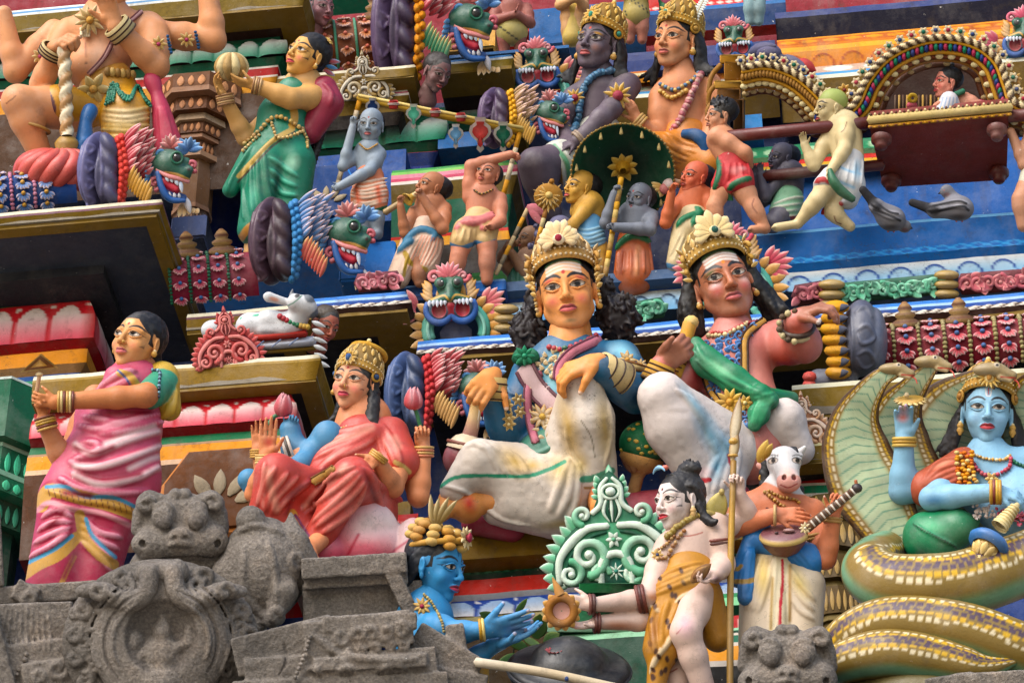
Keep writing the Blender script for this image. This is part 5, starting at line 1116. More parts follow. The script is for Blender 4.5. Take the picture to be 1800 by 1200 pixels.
def strider_white():
 F=Fig('white skinned striding statue in a spotted tiger skin holding a tall spear',1215,1215,-.98,16)
 Z=ZC(3.0,940,800);sk=(216,190,178);tips=[]
 hd=Head(F,1194,876,12,106,-48,8,-8,'f',skin=(222,208,204),blush=(222,170,170),lips=(190,50,60),gaze=(-.5,.1),hairline=.27,bindi=(90,30,40),paints=[('stroke',[(-.14,.24),(0,.26),(.14,.24)],.014,(226,226,240),.01),('stroke',[(.30,.0),(.29,-.10),(.26,-.14)],[.03,.022,.01],HAIR,.01)])
 body=[F.rc((1205,930,0),(1212,955,0),24,30,0,12),F.rc((1222,950,0),(1206,1020,8),46,44,0,20,.72),F.rc((1178,955,4),(1258,918,0),24,28,0,18)]
 body+=F.limb((1170,965,4),(1140,1052,40),(1040,1064,80),24,21,13)+F.hand((1042,1063,80),(-1,-.1,.2),(.1,.1,-1),(0,-1,0),64,(.55,.6,.6,.6),tips=tips)
 body+=F.limb((1170,1010,-10),(1150,1090,20),(1052,1094,60),22,20,13)+F.hand((1054,1094,60),(-1,.2,.2),(0,-1,.35),(-.2,-.2,1),66,(.25,.2,.2,.25),tips=tips)
 body+=F.limb((1262,918,4),(1274,990,10),(1258,1012,70),26,22,15)+F.hand((1262,1010,70),(-.75,.35,.3),(-.2,-.9,.5),(.1,-.8,.7),58,(.6,.6,.65,.7),tips=tips)
 body+=F.limb((1262,930,-20),(1320,900,-10),(1303,862,20),20,18,13)+F.hand((1304,864,20),(-.1,-1,.2),(-.4,.1,1),(-1,0,.2),58,(.75,.8,.85,.9),tips=tips)
 body+=F.limb((1225,1045,20),(1206,1112,70),(1250,1250,20),37,29,18,bulge=.05)+F.limb((1180,1080,-6),(1188,1160,0),(1196,1260,0),34,25,18)
 pt=[('spot',1212,985,34,22,0,(206,160,130),.9),('stroke',Z((790,420),(840,415),(890,400)),2,(160,70,50),1.5),('stroke',Z((750,945),(765,930),(785,905)),2.2,(150,60,50),1),('stroke',Z((690,1140),(720,1140),(750,1125)),2.2,(150,60,50),1),('spot',1205,1100,22,30,0,(206,170,180),.9),('spot',1150,1050,26,14,0,(190,130,90),.9),('spot',1090,1100,40,12,0,(190,130,100),.9),('spot',1262,1020,18,14,0,(110,76,76),.9),('spot',1000,1104,24,14,0,(206,130,130),.9)]
 F.solid('body',body,2.1,[sk],extra=[hd.out],paints=pt)
 lk=[]
 for i in range(9):
  a=i/8;lk+=lock([(.05+.25*a,.44-.22*a,.16-.1*a),(.28+.1*a,.30-.1*a,-.06),(.36,.02-.15*a,-.22),(.40+.06*a,-.28-.1*a,-.24)],(.035,.05,.045,.04),.012)
  lk+=lock([(-.05-.25*a,.44-.22*a,.16-.1*a),(-.30,.28-.1*a,-.08),(-.36,.0-.15*a,-.22)],(.035,.05,.04),.012)
 lk+=lock([(.38,-.1,-.12),(.46,-.32,-.18),(.62,-.42,-.2),(.74,-.40,-.2)],(.07,.09,.07,.02))+[el((.10,.56,-.2),(.22,.13,.2),0,.06)]+curls((.12,.6,-.2),(.18,.09,.16),22,.045,3)
 hd.clay('hair',hair_cap(1.0)+lk,[(28,28,32)],rough=(.01,.04),cell=1/60);earrings(hd,(206,170,110),.055,-.2,drop=.12)
 b=MB();t=np.linspace(-1.2,1.2,14);b.tube(np.stack([-.12+.16*np.cos(t+1.6),.50+.13*np.sin(t+1.6)-.05,.30+0*t],1),[.01,.045,.01],(130,180,214));b.ball((-.03,.57,.24),(.07,.05,.06),(206,110,90));hd.mb(b,'hair_crescent',M_GLOSS)
 sk_=[F.rc((1212,1012,10),(1202,1050,14),50,56,0,16,.78),F.rc((1186,1050,30),(1164,1140,40),40,34,0,16,.8),F.rc((1164,1140,40),(1152,1215,30),24,16,0,10),F.rc((1240,1050,0),(1262,1120,-10),34,26,0,16),F.rc((1150,1010,20),(1150,1040,30),10,14,0,8)]
 rd=folds(Z((640,660),(740,610),(880,560)),Z((640,740),(780,680),(900,620)),4,3.4,0,2,4)+folds(Z((640,780),(620,900),(640,1060)),Z((780,760),(730,860),(700,960)),3,3.6,0,2,6)
 rd+=[(Z((610,830),(620,800),(660,830)),4,1,FOLD),(Z((745,860),(760,770),(830,730),(880,740)),4.4,1,FOLD),(Z((740,880),(710,980),(650,1060),(610,1150)),5,1,FOLD)]
 g=random.Random(5);pt=[]
 for _ in range(40):
  x,y=Z((g.uniform(610,900),g.uniform(600,1180)))[0];pt.append(('spot',x,y,7.5,4.6,g.uniform(50,120),(70,40,26),.4))
 pt+=[('spot',1230,1010,40,20,-20,(206,170,100),.9),('spot',1150,1110,16,50,10,(150,96,24),.9)]
 F.solid('tiger_skin',sk_,2.2,[(186,132,44),(216,196,160)],ridges=rd,paints=pt,tol=20)
 bead_row(F,'body',Z((700,420),(770,360),(850,310),(880,305)),6.5,[(150,130,60),(170,150,80)],3,'serpent_collar',1.2)
 bead_row(F,'body',Z((650,540),(700,530),(740,460),(790,390)),4.2,[(196,156,96),(150,100,50)],3,'gold_chain');bead_row(F,'body',Z((640,500),(690,470),(740,420)),3.4,[(196,156,96),(150,100,50)],3,'gold_chain',1.7)
 b=MB();p=F.drape('body',Z((650,520),(652,522)),6)[0];rosette(b,p,12,7,(206,166,96),(226,206,160),(60,70,110));F.mb(b,'pendant')
 F.bangles('bangle',[((1128,1053,46),(1,-.2,0),23,4,[(110,56,46),(76,36,30)],3,5),((1041,1063,80),(1,0,-.2),16,3.4,[(110,56,46),(76,36,30)],2,6),((1050,1095,62),(1,0,-.2),16,3.4,(96,48,40),2,6),((1265,950,6),(.1,1,0),26,3.2,[(120,60,50),(80,36,30)],2,6)])
 c=Fig('small golden cobra resting on the shoulder of the striding white statue',1262,890,prop_y(F,1262,890,10),0,'snake','snake');b=MB()
 b.tube([(1200,922,10),(1235,902,26),(1256,904,20)],[7,7,5],(170,150,70));b.leaf((1252,916,18),(1272,856,16),38,10,(140,130,50),(200,184,100),(0,0,1),groove=.4);b.ball((1269,864,20),(5,6,5),(170,150,70));c.mb(b,'snake_body',M_GLOSS)
 S=Fig('tall brass spear with a pale ornate blade held by the striding white statue',1283,1215,prop_y(F,1283,1215,34),16,'spear','spear');b=MB()
 P_=lambda*p:S.T(*p)
 b.tube([P_(1283,1240,0),P_(1286,1000,0),P_(1293,800,0)],[6.2,6,5.6],(150,112,40),cols=[(150,112,40),(160,130,80),(190,150,56),(140,104,36)]);b.leaf(P_(1290,800,0),P_(1300,745,0),20,10,(206,190,150),(120,80,30));b.leaf(P_(1292,768,0),P_(1304,690,0),19,9,(216,206,180),(120,84,30));b.ball(P_(1293,764,2),(9,7,8),(190,150,70));b.ring(P_(1292,790,0),(0,1,0),7,2.5,(190,150,70))
 S.mb(b,'spear_shaft',M_GLOSS)
 D=Fig('scalloped brown rimmed hand drum held out over the dark canopy',988,1075,prop_y(F,988,1075,100),0,'hand_drum','drum');b=MB();c0=np.array((987,1073,0));n_=nrm((-.1,0,1))
 b.ring(c0,n_,23,8,(150,100,40),n=30);b.lathe(c0,n_,[(-4,1),(-4,18),(-2,20)],(206,160,150),n=24)
 for i in range(14):a=i*2*math.pi/14;d=np.array((math.cos(a),math.sin(a),.1*math.cos(a)));b.leaf(c0+d*24,c0+d*36,13,8,(170,120,50),(206,170,110),n_)
 b.lathe((985,1045,0),(-.45,-1,0),[(0,9),(8,8),(20,5),(34,1)],(190,140,80),n=14);D.mb(b,'drum_body')
 K=Fig('small brown pouch shaped bowl held at the hip of the striding white statue',1235,1008,prop_y(F,1235,1008,84),0,'bowl','bowl');b=MB();b.leaf((1215,1022,0),(1248,992,4),24,14,(150,110,60),(120,80,40));b.leaf((1218,1016,6),(1246,992,8),15,8,(110,70,40),(170,130,70));K.mb(b,'bowl_body')
strider_white()
def horse_player():
 F=Fig('horse headed statue in a cream garment with a blue sash playing a long necked lute',1375,1125,-.86,16)
 Z=ZC(2.727,1240,760);sk=(206,124,86);hw=(206,206,208);tips=[]
 body=[F.rc((1378,850,4),(1374,890,0),30,34,1,10),F.rc((1360,905,0),(1372,960,6),56,50,0,24,.72),F.rc((1318,890,0),(1430,898,0),26,26,0,20)]
 body+=F.limb((1310,892,4),(1290,926,50),(1366,905,80),26,22,14)+F.hand((1366,904,80),(1,.02,.12),(.05,.4,-1),(0,.2,.8),68,(.15,.2,.25,.3),tips=tips)
 body+=F.limb((1432,908,-4),(1452,982,36),(1466,910,70),22,20,14)+F.hand((1466,908,72),(.35,-1,.1),(-.4,.2,1),(-1,-.2,.1),60,(.7,.75,.8,.85),tips=tips)
 hs=[F.el((1380,808,14),(30,28,32),1,8),F.rc((1382,808,26),(1389,842,52),27,19,1,10),F.el((1389,846,56),(21,17,16),2,8),F.el((1360,806,30),(9,8,8),1,5),F.el((1404,806,30),(9,8,8),1,5),F.rc((1352,796,26),(1370,796,38),5,5,1,5),F.rc((1410,796,26),(1394,796,38),5,5,1,5)]
 hs+=[F.rc((1350,800,-4),(1338,812,0),9,6,2,6),F.rc((1340,812,0),(1346,826,4),7,3,2,6),F.rc((1408,790,-4),(1418,780,0),8,4,1,6),F.el((1381,838,70),(4,5,6),3,2,op='-'),F.el((1398,838,70),(4,5,6),3,2,op='-')]
 hs+=F.tube([(1376,852,72),(1388,855,74),(1402,851,70)],1.6,4,2,op='-')
 pt=[ball_paint(tips,(230,200,190))]
 for s,x in((-1,1361),(1,1404)):pt+=[('spot',x,806,10.5,6.6,s*8,(30,26,28),.2),('spot',x,806.5,8.8,4.8,s*8,(206,190,176),.2),('spot',x+1,806,4.6,4.7,0,(30,20,16),.2),('stroke',[(x-9*s*-1,798),(x,795.5),(x-s*8,798)],1.6,(40,36,40),.8)]
 pt+=[('spot',1381,838,4,4.5,0,(150,70,70),.6),('spot',1398,838,4,4.5,0,(150,70,70),.6),('stroke',[(1374,851),(1388,856),(1404,849)],2,(150,50,50),1),('spot',1389,830,20,12,0,(226,180,170),.9)]
 pt+=[('stroke',[(1350+i*5,800),(1350+i*5,795)],1,(90,90,96),.8)for i in range(5)]+[('spot',1350,892,3,3,0,(90,40,30),.3)]
 F.solid('body',body+hs,1.8,[sk,hw,(216,160,150),(90,30,30),(140,50,46)],paints=pt)
 H=Clay([F.rc((1378,790,22),(1396,788,22),5,5,0,4)]+sum([F.tube([(1366+6*i,792,22+3*(i%2)),(1370+6*i,783,28),(1374+6*i,790,34)],3.2,0,2)for i in range(6)],[])+sum([F.tube([(1350,800+10*i,-4),(1342+3*(i%2),806+10*i,2),(1350,814+10*i,6)],5,0,4)for i in range(7)],[])+sum([F.tube([(1404,850+8*i,-4),(1412,855+8*i,0)],5,0,4)for i in range(3)],[]),1.6,[HAIR])
 V,Fq,col=H.mesh();mesh_obj('mane',F.fr(V),[Fq[:,::-1]],col,M_HAIR,F.e)
 b=MB();b.leaf((1336,812,-10),(1352,772,-6),22,12,(180,140,60),(206,180,100),(0,0,1));b.leaf((1344,806,-8),(1362,776,-4),16,10,(150,110,40),(206,180,100),(0,0,1));b.ring(F.T(1343,835,4),(0,0,1),6,2,GOLD);F.mb(b,'crown')
 dh=[F.rc((1372,975,10),(1374,1040,8),58,66,0,20,.7),F.rc((1345,1030,20),(1338,1130,16),44,40,0,16),F.rc((1408,1030,20),(1406,1130,10),44,38,0,16),F.rc((1372,985,56),(1366,1125,52),14,16,1,8,.8)]
 rd=folds(Z((330,600),(300,720),(250,860)),Z((250,600),(220,720),(190,840)),4,3.4,0,2,5)+folds(Z((400,640),(460,740),(520,800)),Z((400,740),(450,840),(520,900)),3,3.4,0,2,5)+[(Z((345,600),(330,780),(320,950)),3,1,FOLD),(Z((405,620),(405,780),(390,950)),3,1,FOLD)]
 pt=[('stroke',Z((372,615),(372,720),(360,850),(358,965)),5.5,(190,24,50),.8),('spot',*Z((280,680))[0],20,60,0,(222,196,116),.9),('spot',*Z((450,720))[0],20,44,-30,(222,200,130),.9),('stroke',Z((408,640),(405,900)),5,(170,130,50),5),('stroke',Z((325,700),(315,940)),4,(170,140,70),5)]
 F.solid('dhoti',dh,2.2,[(222,208,186),(224,214,184)],ridges=rd,paints=pt)
 bl=[F.rc((1330,950,44),(1425,985,40),20,24,0,12),F.rc((1420,975,40),(1432,1022,30),22,10,0,10),F.rc((1325,938,40),(1345,925,48),16,12,0,6),F.rc((1322,948,46),(1302,1000,50),15,15,0,6),F.rc((1302,1000,50),(1296,1020,50),15,13,0,6),F.rc((1316,975,54),(1312,1050,54),14,15,0,5)]
 F.solid('blue_sash',bl,2.0,[(46,120,190)],ridges=folds(Z((210,560),(180,660),(160,780)),Z((240,560),(230,660),(220,770)),4,3,0,1,3)+folds(Z((380,600),(440,650),(520,740)),Z((440,560),(490,610),(520,660)),4,3,0,1,4),paints=[('stroke',Z((130,650),(160,655),(175,640)),7,(170,140,70),1),('stroke',Z((150,715),(200,715),(245,705)),9,(170,140,70),1),('spot',*Z((330,575))[0],30,8,20,(100,170,220),.9)],mat=M_GLOSS)
 bead_row(F,'body',Z((290,280),(340,320),(380,352)),4,[GOLD,(160,110,50)],2,gap=1.6);bead_row(F,'body',Z((310,275),(370,305),(440,318),(455,330)),3.4,[GOLD,(170,120,60)],2,gap=1.7)
 F.bangles('bangle',[((1364,906,80),(1,0,0),17,3,(196,160,100),1,4),((1464,914,66),(.1,-1,0),16,3,(180,140,80),2,5),((1302,898,20),(.4,1,0),27,3.4,[(170,130,70),(214,196,150)],2,6),((1434,942,10),(.2,1,0),26,3.2,(180,140,70),2,6)])
 L=Fig('brown bowl lute with a long fretted neck in the arms of the horse headed statue',1378,950,prop_y(F,1378,950,66),0,'lute','lute');b=MB()
 ax=nrm((.06,.92,-.36));c0=np.array((1377,936,10));sd,up,al=basis(ax,(1,0,0))
 b.lathe(c0,ax,[(-1,2),(-1,39),(4,43),(9,43),(11,41),(22,36),(34,26),(42,12),(44,1)],(120,66,44),n=30,cols=[(116,74,80)]*2+[(206,180,110)]*2+[(120,66,40)]*5)
 b.ball(c0+np.array((10,-4,6)),(11,4,8),(150,110,110));b.ball(c0+np.array((-12,0,8)),(4,2,3),(50,20,20))
 a,e=np.array((1418,928,14)),np.array((1506,858,6));d=e-a;sdn=nrm(np.cross(d,(0,0,1)));
 b.tube([a,e],[9,7],(110,70,36),n=8,smooth=False,flat=.7)
 for i in range(17):q=a+d*(.12+.05*i);b.tube([q-sdn*6+np.array((0,0,6)),q+sdn*6+np.array((0,0,6))],1.8,(222,216,206)if i%2==0 else(70,46,30),n=6,smooth=False)
 b.ball(e,(10,9,9),(50,40,40));b.tube([e,e+np.array((-2,-14,0))],3,(170,100,60));rosette(b,c0+np.array((38,-8,8)),11,8,(214,196,140),(226,216,190))
 L.mb(b,'lute_body',M_GLOSS)
horse_player()
def scaled_tube(b,pts,rad,flat,fn,n=40,step=2.2,hint=(0,0,1)):
 """a snake body whose colour is a function of (distance along, angle): 90 deg faces the viewer, 180 is the top of a coil running right"""
 P=resample(pts,step=step);rr=np.interp(np.linspace(0,1,len(P)),np.linspace(0,1,len(rad)),rad)
 k=np.ones(9)/9;rr=np.convolve(np.pad(rr,4,'edge'),k,'valid')
 T=np.gradient(P,axis=0);T/=np.linalg.norm(T,axis=1)[:,None];A=np.cross(np.array(hint,float),T);A/=np.linalg.norm(A,axis=1)[:,None]+1e-9;B=np.cross(T,A)
 th=np.linspace(0,2*math.pi,n,endpoint=False);s=arclen(P);U,TH=np.meshgrid(s,np.degrees(th),indexing='ij')
 col,dd=fn(U,TH,rr[:,None]);R=rr[:,None]*(1+dd)
 G=P[:,None]+R[...,None]*(np.cos(th)[None,:,None]*A[:,None]+flat*np.sin(th)[None,:,None]*B[:,None])
 G=np.concatenate([np.repeat(P[:1,None],n,1),G,np.repeat(P[-1:,None],n,1)]);col=np.concatenate([col[:1],col,col[-1:]]);b.grid(G,col,close_v=True)
def snake_col(rows,base,belly,belly_rng,per=14):
 def fn(U,TH,r):
  c=np.broadcast_to(np.array(base,float),U.shape+(3,)).copy();lo,hi=belly_rng
  w=np.clip((TH-lo)/18,0,1)*np.clip((hi-TH)/18,0,1);c=c+(np.array(belly,float)-c)*w[...,None]
  for(ang,hw,cc,ln,ph)in rows:
   w_=2.2*np.sin(U/23+ang)+1.2*np.sin(U/9.1+ang*2);d=np.abs(((U/per+ph+.22*np.sin(U/31+ang))%1)-.5);m=np.clip((1-((d/ln)**4+(np.abs(TH-ang-w_)/hw/(1+.25*np.sin(U/17+ang)))**4))/.3,0,1);c=c+(np.array(cc,float)-c)*m[...,None]
  return c,U*0
 return fn
def cobra_group():
 N=Fig('giant olive cobra with dotted coils and spread hoods sheltering the blue statue',1640,1210,-.80,16,'cobra','cobra');T=N.T
 wht,yel,pur,olv,gr,brn=(222,212,180),(206,166,30),(76,58,76),(132,110,52),(178,198,164),(70,44,22)
 def hood(pts,rad,dz,lines=True):
  b=MB()
  def fn(U,TH,r):
   c=np.broadcast_to(np.array((132,104,36),float),U.shape+(3,)).copy();x=np.cos(np.radians(TH))
   inside=(TH<180);e=np.abs(x);lim=.62
   m=np.clip((lim-e)/.06,0,1)*inside;c=c+(np.array(gr,float)*(.96+.06*np.sin(U/9))[...,None]-c)*m[...,None]
   line=np.clip((.10-np.abs(((U+18*e)/17%1)-.5))/.06,0,1)*m*(e<.6);c=c+(np.array((70,130,110))-c)*(line*.85)[...,None]
   rim=np.clip((e-.88)/.05,0,1);c=c+(np.array(brn)-c)*rim[...,None]
   for(x0,hw,cc,ln,per)in((.72,.035,wht,.34,13),(.80,.03,yel,.4,11),(.87,.03,brn,.4,10)):
    d=np.abs((U/per%1)-.5);q=np.clip((1-((d/ln)**4+(np.abs(e-x0)/hw)**4))/.3,0,1)*inside;c=c+(np.array(cc)-c)*q[...,None]
   return c,-.0*U
  scaled_tube(b,[T(*p)for p in pts],rad,.16,fn,n=72,step=2.0);N.mb(b,'hood',M_GLOSS)
 hood([(1760,935,-130),(1690,850,-120),(1672,770,-100),(1690,700,-70),(1745,650,10),(1772,640,16)],[60,90,98,84,44,12],0)
 hood([(1660,950,-110),(1600,850,-96),(1578,770,-80),(1588,700,-46),(1640,634,24),(1660,624,28)],[50,72,76,60,28,10],0)
 hood([(1612,985,-70),(1560,900,-60),(1512,800,-40),(1508,720,-10),(1548,655,40),(1588,634,44)],[30,56,74,60,30,10],0)
 hood([(1810,935,-130),(1815,840,-120),(1812,770,-100),(1818,700,-60),(1850,650,10),(1880,640,16)],[40,50,60,60,40,12],0)
 for(x,y,z,s)in((1590,634,46,1.0),(1656,620,32,1.05),(1768,636,20,1.2)):
  P=[N.el((x-14*s,y-2*s,z),(26*s,11*s,15*s),0,6),N.rc((x,y,z+2),(x+20*s,y+8*s,z+4),11*s,7*s,0,5),N.el((x-4*s,y-8*s,z+11*s),(6*s,5*s,4*s),0,3),N.rc((x+2*s,y+9*s,z+4),(x+16*s,y+15*s,z+4),6*s,3.5*s,1,3)]
  N.solid('head',P,1.5,[(150,132,92),(190,170,130)],mat=M_GLOSS,paints=[('spot',x-3*s,y-8*s,4.4*s,3.6*s,0,(210,200,180),.2),('spot',x-3*s,y-8*s,2.6*s,2.6*s,0,(20,16,16),.2),('stroke',[(x+2*s,y+10*s),(x+12*s,y+11*s),(x+26*s,y+12*s)],2.4,(180,50,36),.8)])
  b=MB();b.tube([T(x+20*s,y+13*s,z+4),T(x+27*s,y+18*s,z+5),T(x+30*s,y+27*s,z+6)],[1.8,1.0],(190,70,50));N.mb(b,'tongue',M_GLOSS)
 rows=[(151,4,wht,.36,.0),(142,4.4,yel,.38,.5),(132,5,pur,.40,.1),(121,5,pur,.40,.6),(110,4.6,yel,.40,.3),(100,4.2,wht,.36,.0)]
 fn=snake_col(rows,olv,(110,160,130),(20,72))
 b=MB();scaled_tube(b,[T(1560,965,-50),T(1540,985,20),T(1534,1008,70),T(1580,1030,110),T(1680,1030,112),T(1780,1000,80),T(1880,960,40)],[40,48,54,58,58,56,56],1,fn,64);N.mb(b,'coil',M_GLOSS)
 b=MB();scaled_tube(b,[T(1470,1190,20),T(1478,1140,90),T(1530,1105,130),T(1600,1096,150),T(1700,1112,150),T(1800,1150,130),T(1900,1180,80)],[30,40,46,48,50,52,54],1,fn,64);N.mb(b,'coil',M_GLOSS)
 b=MB();scaled_tube(b,[T(1440,1200,60),T(1480,1168,150),T(1560,1150,176),T(1640,1160,178),T(1720,1176,176),T(1780,1164,170)],[20,34,42,42,34,6],1,fn,64);N.mb(b,'coil',M_GLOSS)
 b=MB();scaled_tube(b,[T(1500,1230,100),T(1600,1216,160),T(1700,1225,160),T(1850,1230,140)],[36,40,40,40],1,snake_col([],(110,100,60),(90,130,120),(0,90)),40);N.mb(b,'coil',M_GLOSS)
 F=Fig('pale blue reclining statue with an orange shawl and golden crown under the cobra hoods',1720,950,-.84,16);sk=(132,182,214);tips=[]
 hd=Head(F,1737,724,10,124,2,11,3,'f',skin=(138,186,216),blush=(120,160,200),lips=(180,50,60),gaze=(.2,.5),hairline=.34,paints=[('stroke',[(-.04,.30),(-.03,.19),(0,.17),(.03,.19),(.04,.30)],.016,(226,220,220),.01),('stroke',[(0,.3),(0,.2)],.016,(180,30,40),.01)])
 body=[F.rc((1738,790,6),(1745,820,4),32,40,0,12),F.rc((1735,845,4),(1790,890,10),62,60,0,26,.7),F.rc((1695,835,6),(1800,815,0),28,32,0,18),F.rc((1790,890,10),(1880,900,20),60,60,0,26)]
 body+=F.limb((1660,850,10),(1588,862,20),(1592,776,50),30,25,17)+F.hand((1591,772,50),(0,-1,.12),(0,.2,1),(1,0,0),72,(.28,.3,.3,.25),tips=tips,thumb=(.5,.85,.15),fat=1.25)
 body+=F.limb((1665,860,30),(1640,876,70),(1752,866,100),26,23,16)+F.hand((1754,864,100),(.95,.25,.1),(-.2,.7,-.6),(0,.6,.7),66,(.45,.6,.6,.6),fat=1.2,tips=tips)
 F.solid('body',body,2.1,[sk],extra=[hd.out],paints=[('spot',1590,733,14,12,0,(206,130,130),.9),('spot',1592,715,12,16,0,(206,160,170),.9),('stroke',[(1722,830),(1732,838),(1742,830)],2,(40,70,110),1),('spot',1645,880,30,12,0,(80,140,190),.9)])
 lk=[]
 g=random.Random(3)
 for s in(-1,1):
  for i in range(9):a=i/8;lk+=lock([(s*.33,.12,-.05-.15*a),(s*(.40+.05*a),-.1,-.08-.1*a),(s*(.42+.12*a),-.36,-.05-.1*a),(s*(.46+.24*a),-.66+.1*a+g.uniform(-.05,.05),-.06)],(.05,.06,.06,.025),.015)
 hd.clay('hair',hair_cap(1.0)+lk,[(30,24,24)],rough=(.012,.04));crown(hd,'dome',(186,142,60),(222,200,140),(180,130,60),.56,y=.33);earrings(hd,GOLD,.05,-.2,drop=.14)
 b=MB();rosette(b,(0,.44,.37),.18,14,(200,160,70),(226,210,150),None,(0,.25,1));hd.mb(b,'crown_rosette',None,hd.crown_ob)
 sh=[F.rc((1692,826,16),(1632,858,26),38,34,0,16),F.rc((1700,812,16),(1676,866,36),26,22,0,12)]
 F.solid('shawl',sh,2.0,[(176,84,56)],ridges=folds([(1700,800),(1650,815),(1620,850)],[(1700,850),(1670,862),(1640,862)],6,3.6,0,2,3),paints=[('spot',1660,815,30,6,-25,(214,140,110),.9),('spot',1665,845,24,3,-20,(120,44,30),.9)])
 b=MB();g=random.Random(9)
 for x,y in[(1688+8*i+g.uniform(-3,3),796+j*6.5+g.uniform(-2,2))for j in range(10)for i in range(4)]:b.ball(F.T(x+(y-796)*.12-4,y,62+g.uniform(-3,3)),(5,4,5),random.Random(int(x*y)).choice([(214,140,30),(206,110,26),(222,196,130),(214,150,40)]),nu=7,nv=5)
 F.mb(b,'flower_garland');b=MB()
 for i in range(130):x=g.uniform(1712,1830);y=896+(x-1712)*.16+g.uniform(-9,12);b.leaf(F.T(x,y,66+g.uniform(-6,6)),F.T(x+g.uniform(-7,7),y+g.uniform(-7,7),76),6,4,(196,60,90)if x>1750 else(222,206,206),(226,150,170)if x>1750 else(226,222,222),nu=5,nv=3)
 F.mb(b,'waist_garland');bead_row(F,'body',[(1704,800),(1722,828),(1745,836),(1772,824),(1778,806)],4.4,[(186,70,90),(170,56,76)],3,gap=1.7);bead_row(F,'body',[(1706,796),(1735,806),(1765,808),(1776,800)],3.4,[GOLD,CREAM],2,gap=1.8)
 bead_row(F,'body',[(1778,808),(1795,818),(1815,822)],4,[(20,100,70)],3,gap=1.6);b=MB();p=F.drape('body',[(1744,842),(1745,842)],6)[0];rosette(b,p,13,6,GOLD,(230,210,150));F.mb(b,'pendant')
 F.bangles('bangle',[((1592,776,50),(0,1,0),19,3.2,[(206,176,90),(190,150,60)],3,6),((1750,866,100),(1,0,0),19,3.4,[(196,150,50),(120,40,30),(206,170,60)],4,5)])
 K=Fig('flat golden disc balanced on the fingertips of the pale blue statue',1600,704,prop_y(F,1600,704,66),0,'disc','disc');b=MB();b.lathe((1600,704,0),(.08,1,-.28),[(-4,1),(-4,22),(0,26),(4,22),(4,1)],(196,156,70),n=26)
 for i in range(16):a=i*math.pi/8;d=np.array((math.cos(a),.28*math.sin(a)+.02,math.sin(a)));b.leaf(np.array((1600,703,0))+d*18,np.array((1600,703,0))+d*31,9,5,(206,170,90),(226,206,150),(0,1,.2))
 b.ball((1594,694,4),5,(206,190,150));K.mb(b,'disc_body',M_GLOSS)
 Q=Fig('glossy green bolster on the cobra coils below the arm of the pale blue statue',1650,990,prop_y(F,1650,990,40),10,'bolster','cushion');Q.solid('cushion_body',[Q.rc((1630,940,0),(1680,930,10),42,36,0,20),Q.el((1640,960,6),(44,42,40),0,20),Q.rc((1690,925,10),(1714,915,8),26,8,0,16)],2.2,[(24,122,80)],mat=M_GLOSS,ridges=[([(1606,918),(1630,935),(1680,960)],2.5,0,FOLD)],paints=[('spot',1640,925,30,16,10,(70,170,120),.9),('spot',1620,975,24,26,0,(10,80,56),.9)]+[('stroke',[(1606+5*i,920+2.6*i),(1611+5*i,927+2.6*i)],1.6,(8,60,40),.8)for i in range(15)])
 G=Fig('cream handled mace with a blue disc head lying on the cobra coils',1730,975,prop_y(F,1730,975,190),0,'mace','mace');b=MB();ax=nrm((-.45,.75,.5))
 b.lathe((1790,885,-30),nrm((-.62,.75,.45)),[(0,4),(10,8),(30,10),(52,15),(58,16)],(214,196,140),n=16)
 for k in range(7):b.ring(np.array((1790,885,-30))+nrm((-.62,.75,.45))*(10+7*k),nrm((-.62,.75,.45)),8+k,2.2,(222,206,150))
 c0=np.array((1738,955,0));b.lathe(c0,ax,[(-12,12),(-10,32),(-2,38),(6,36),(10,26)],(50,110,176),n=26);b.ball(c0+ax*12,(24,22,20),(196,160,84),nu=16,nv=10)
 for i in range(9):a=i*2*math.pi/9;sd,up,al=basis(ax);b.leaf(c0+ax*12+(math.cos(a)*sd+math.sin(a)*up)*24,c0+ax*34+(math.cos(a)*sd+math.sin(a)*up)*9,15,8,(206,176,100),(226,206,150),math.cos(a)*sd+math.sin(a)*up)
 b.ball(c0+ax*40,(12,12,12),(214,190,130));b.ball(c0+ax*52,(8,8,8),(206,180,120));G.mb(b,'mace_body',M_GLOSS)
cobra_group()
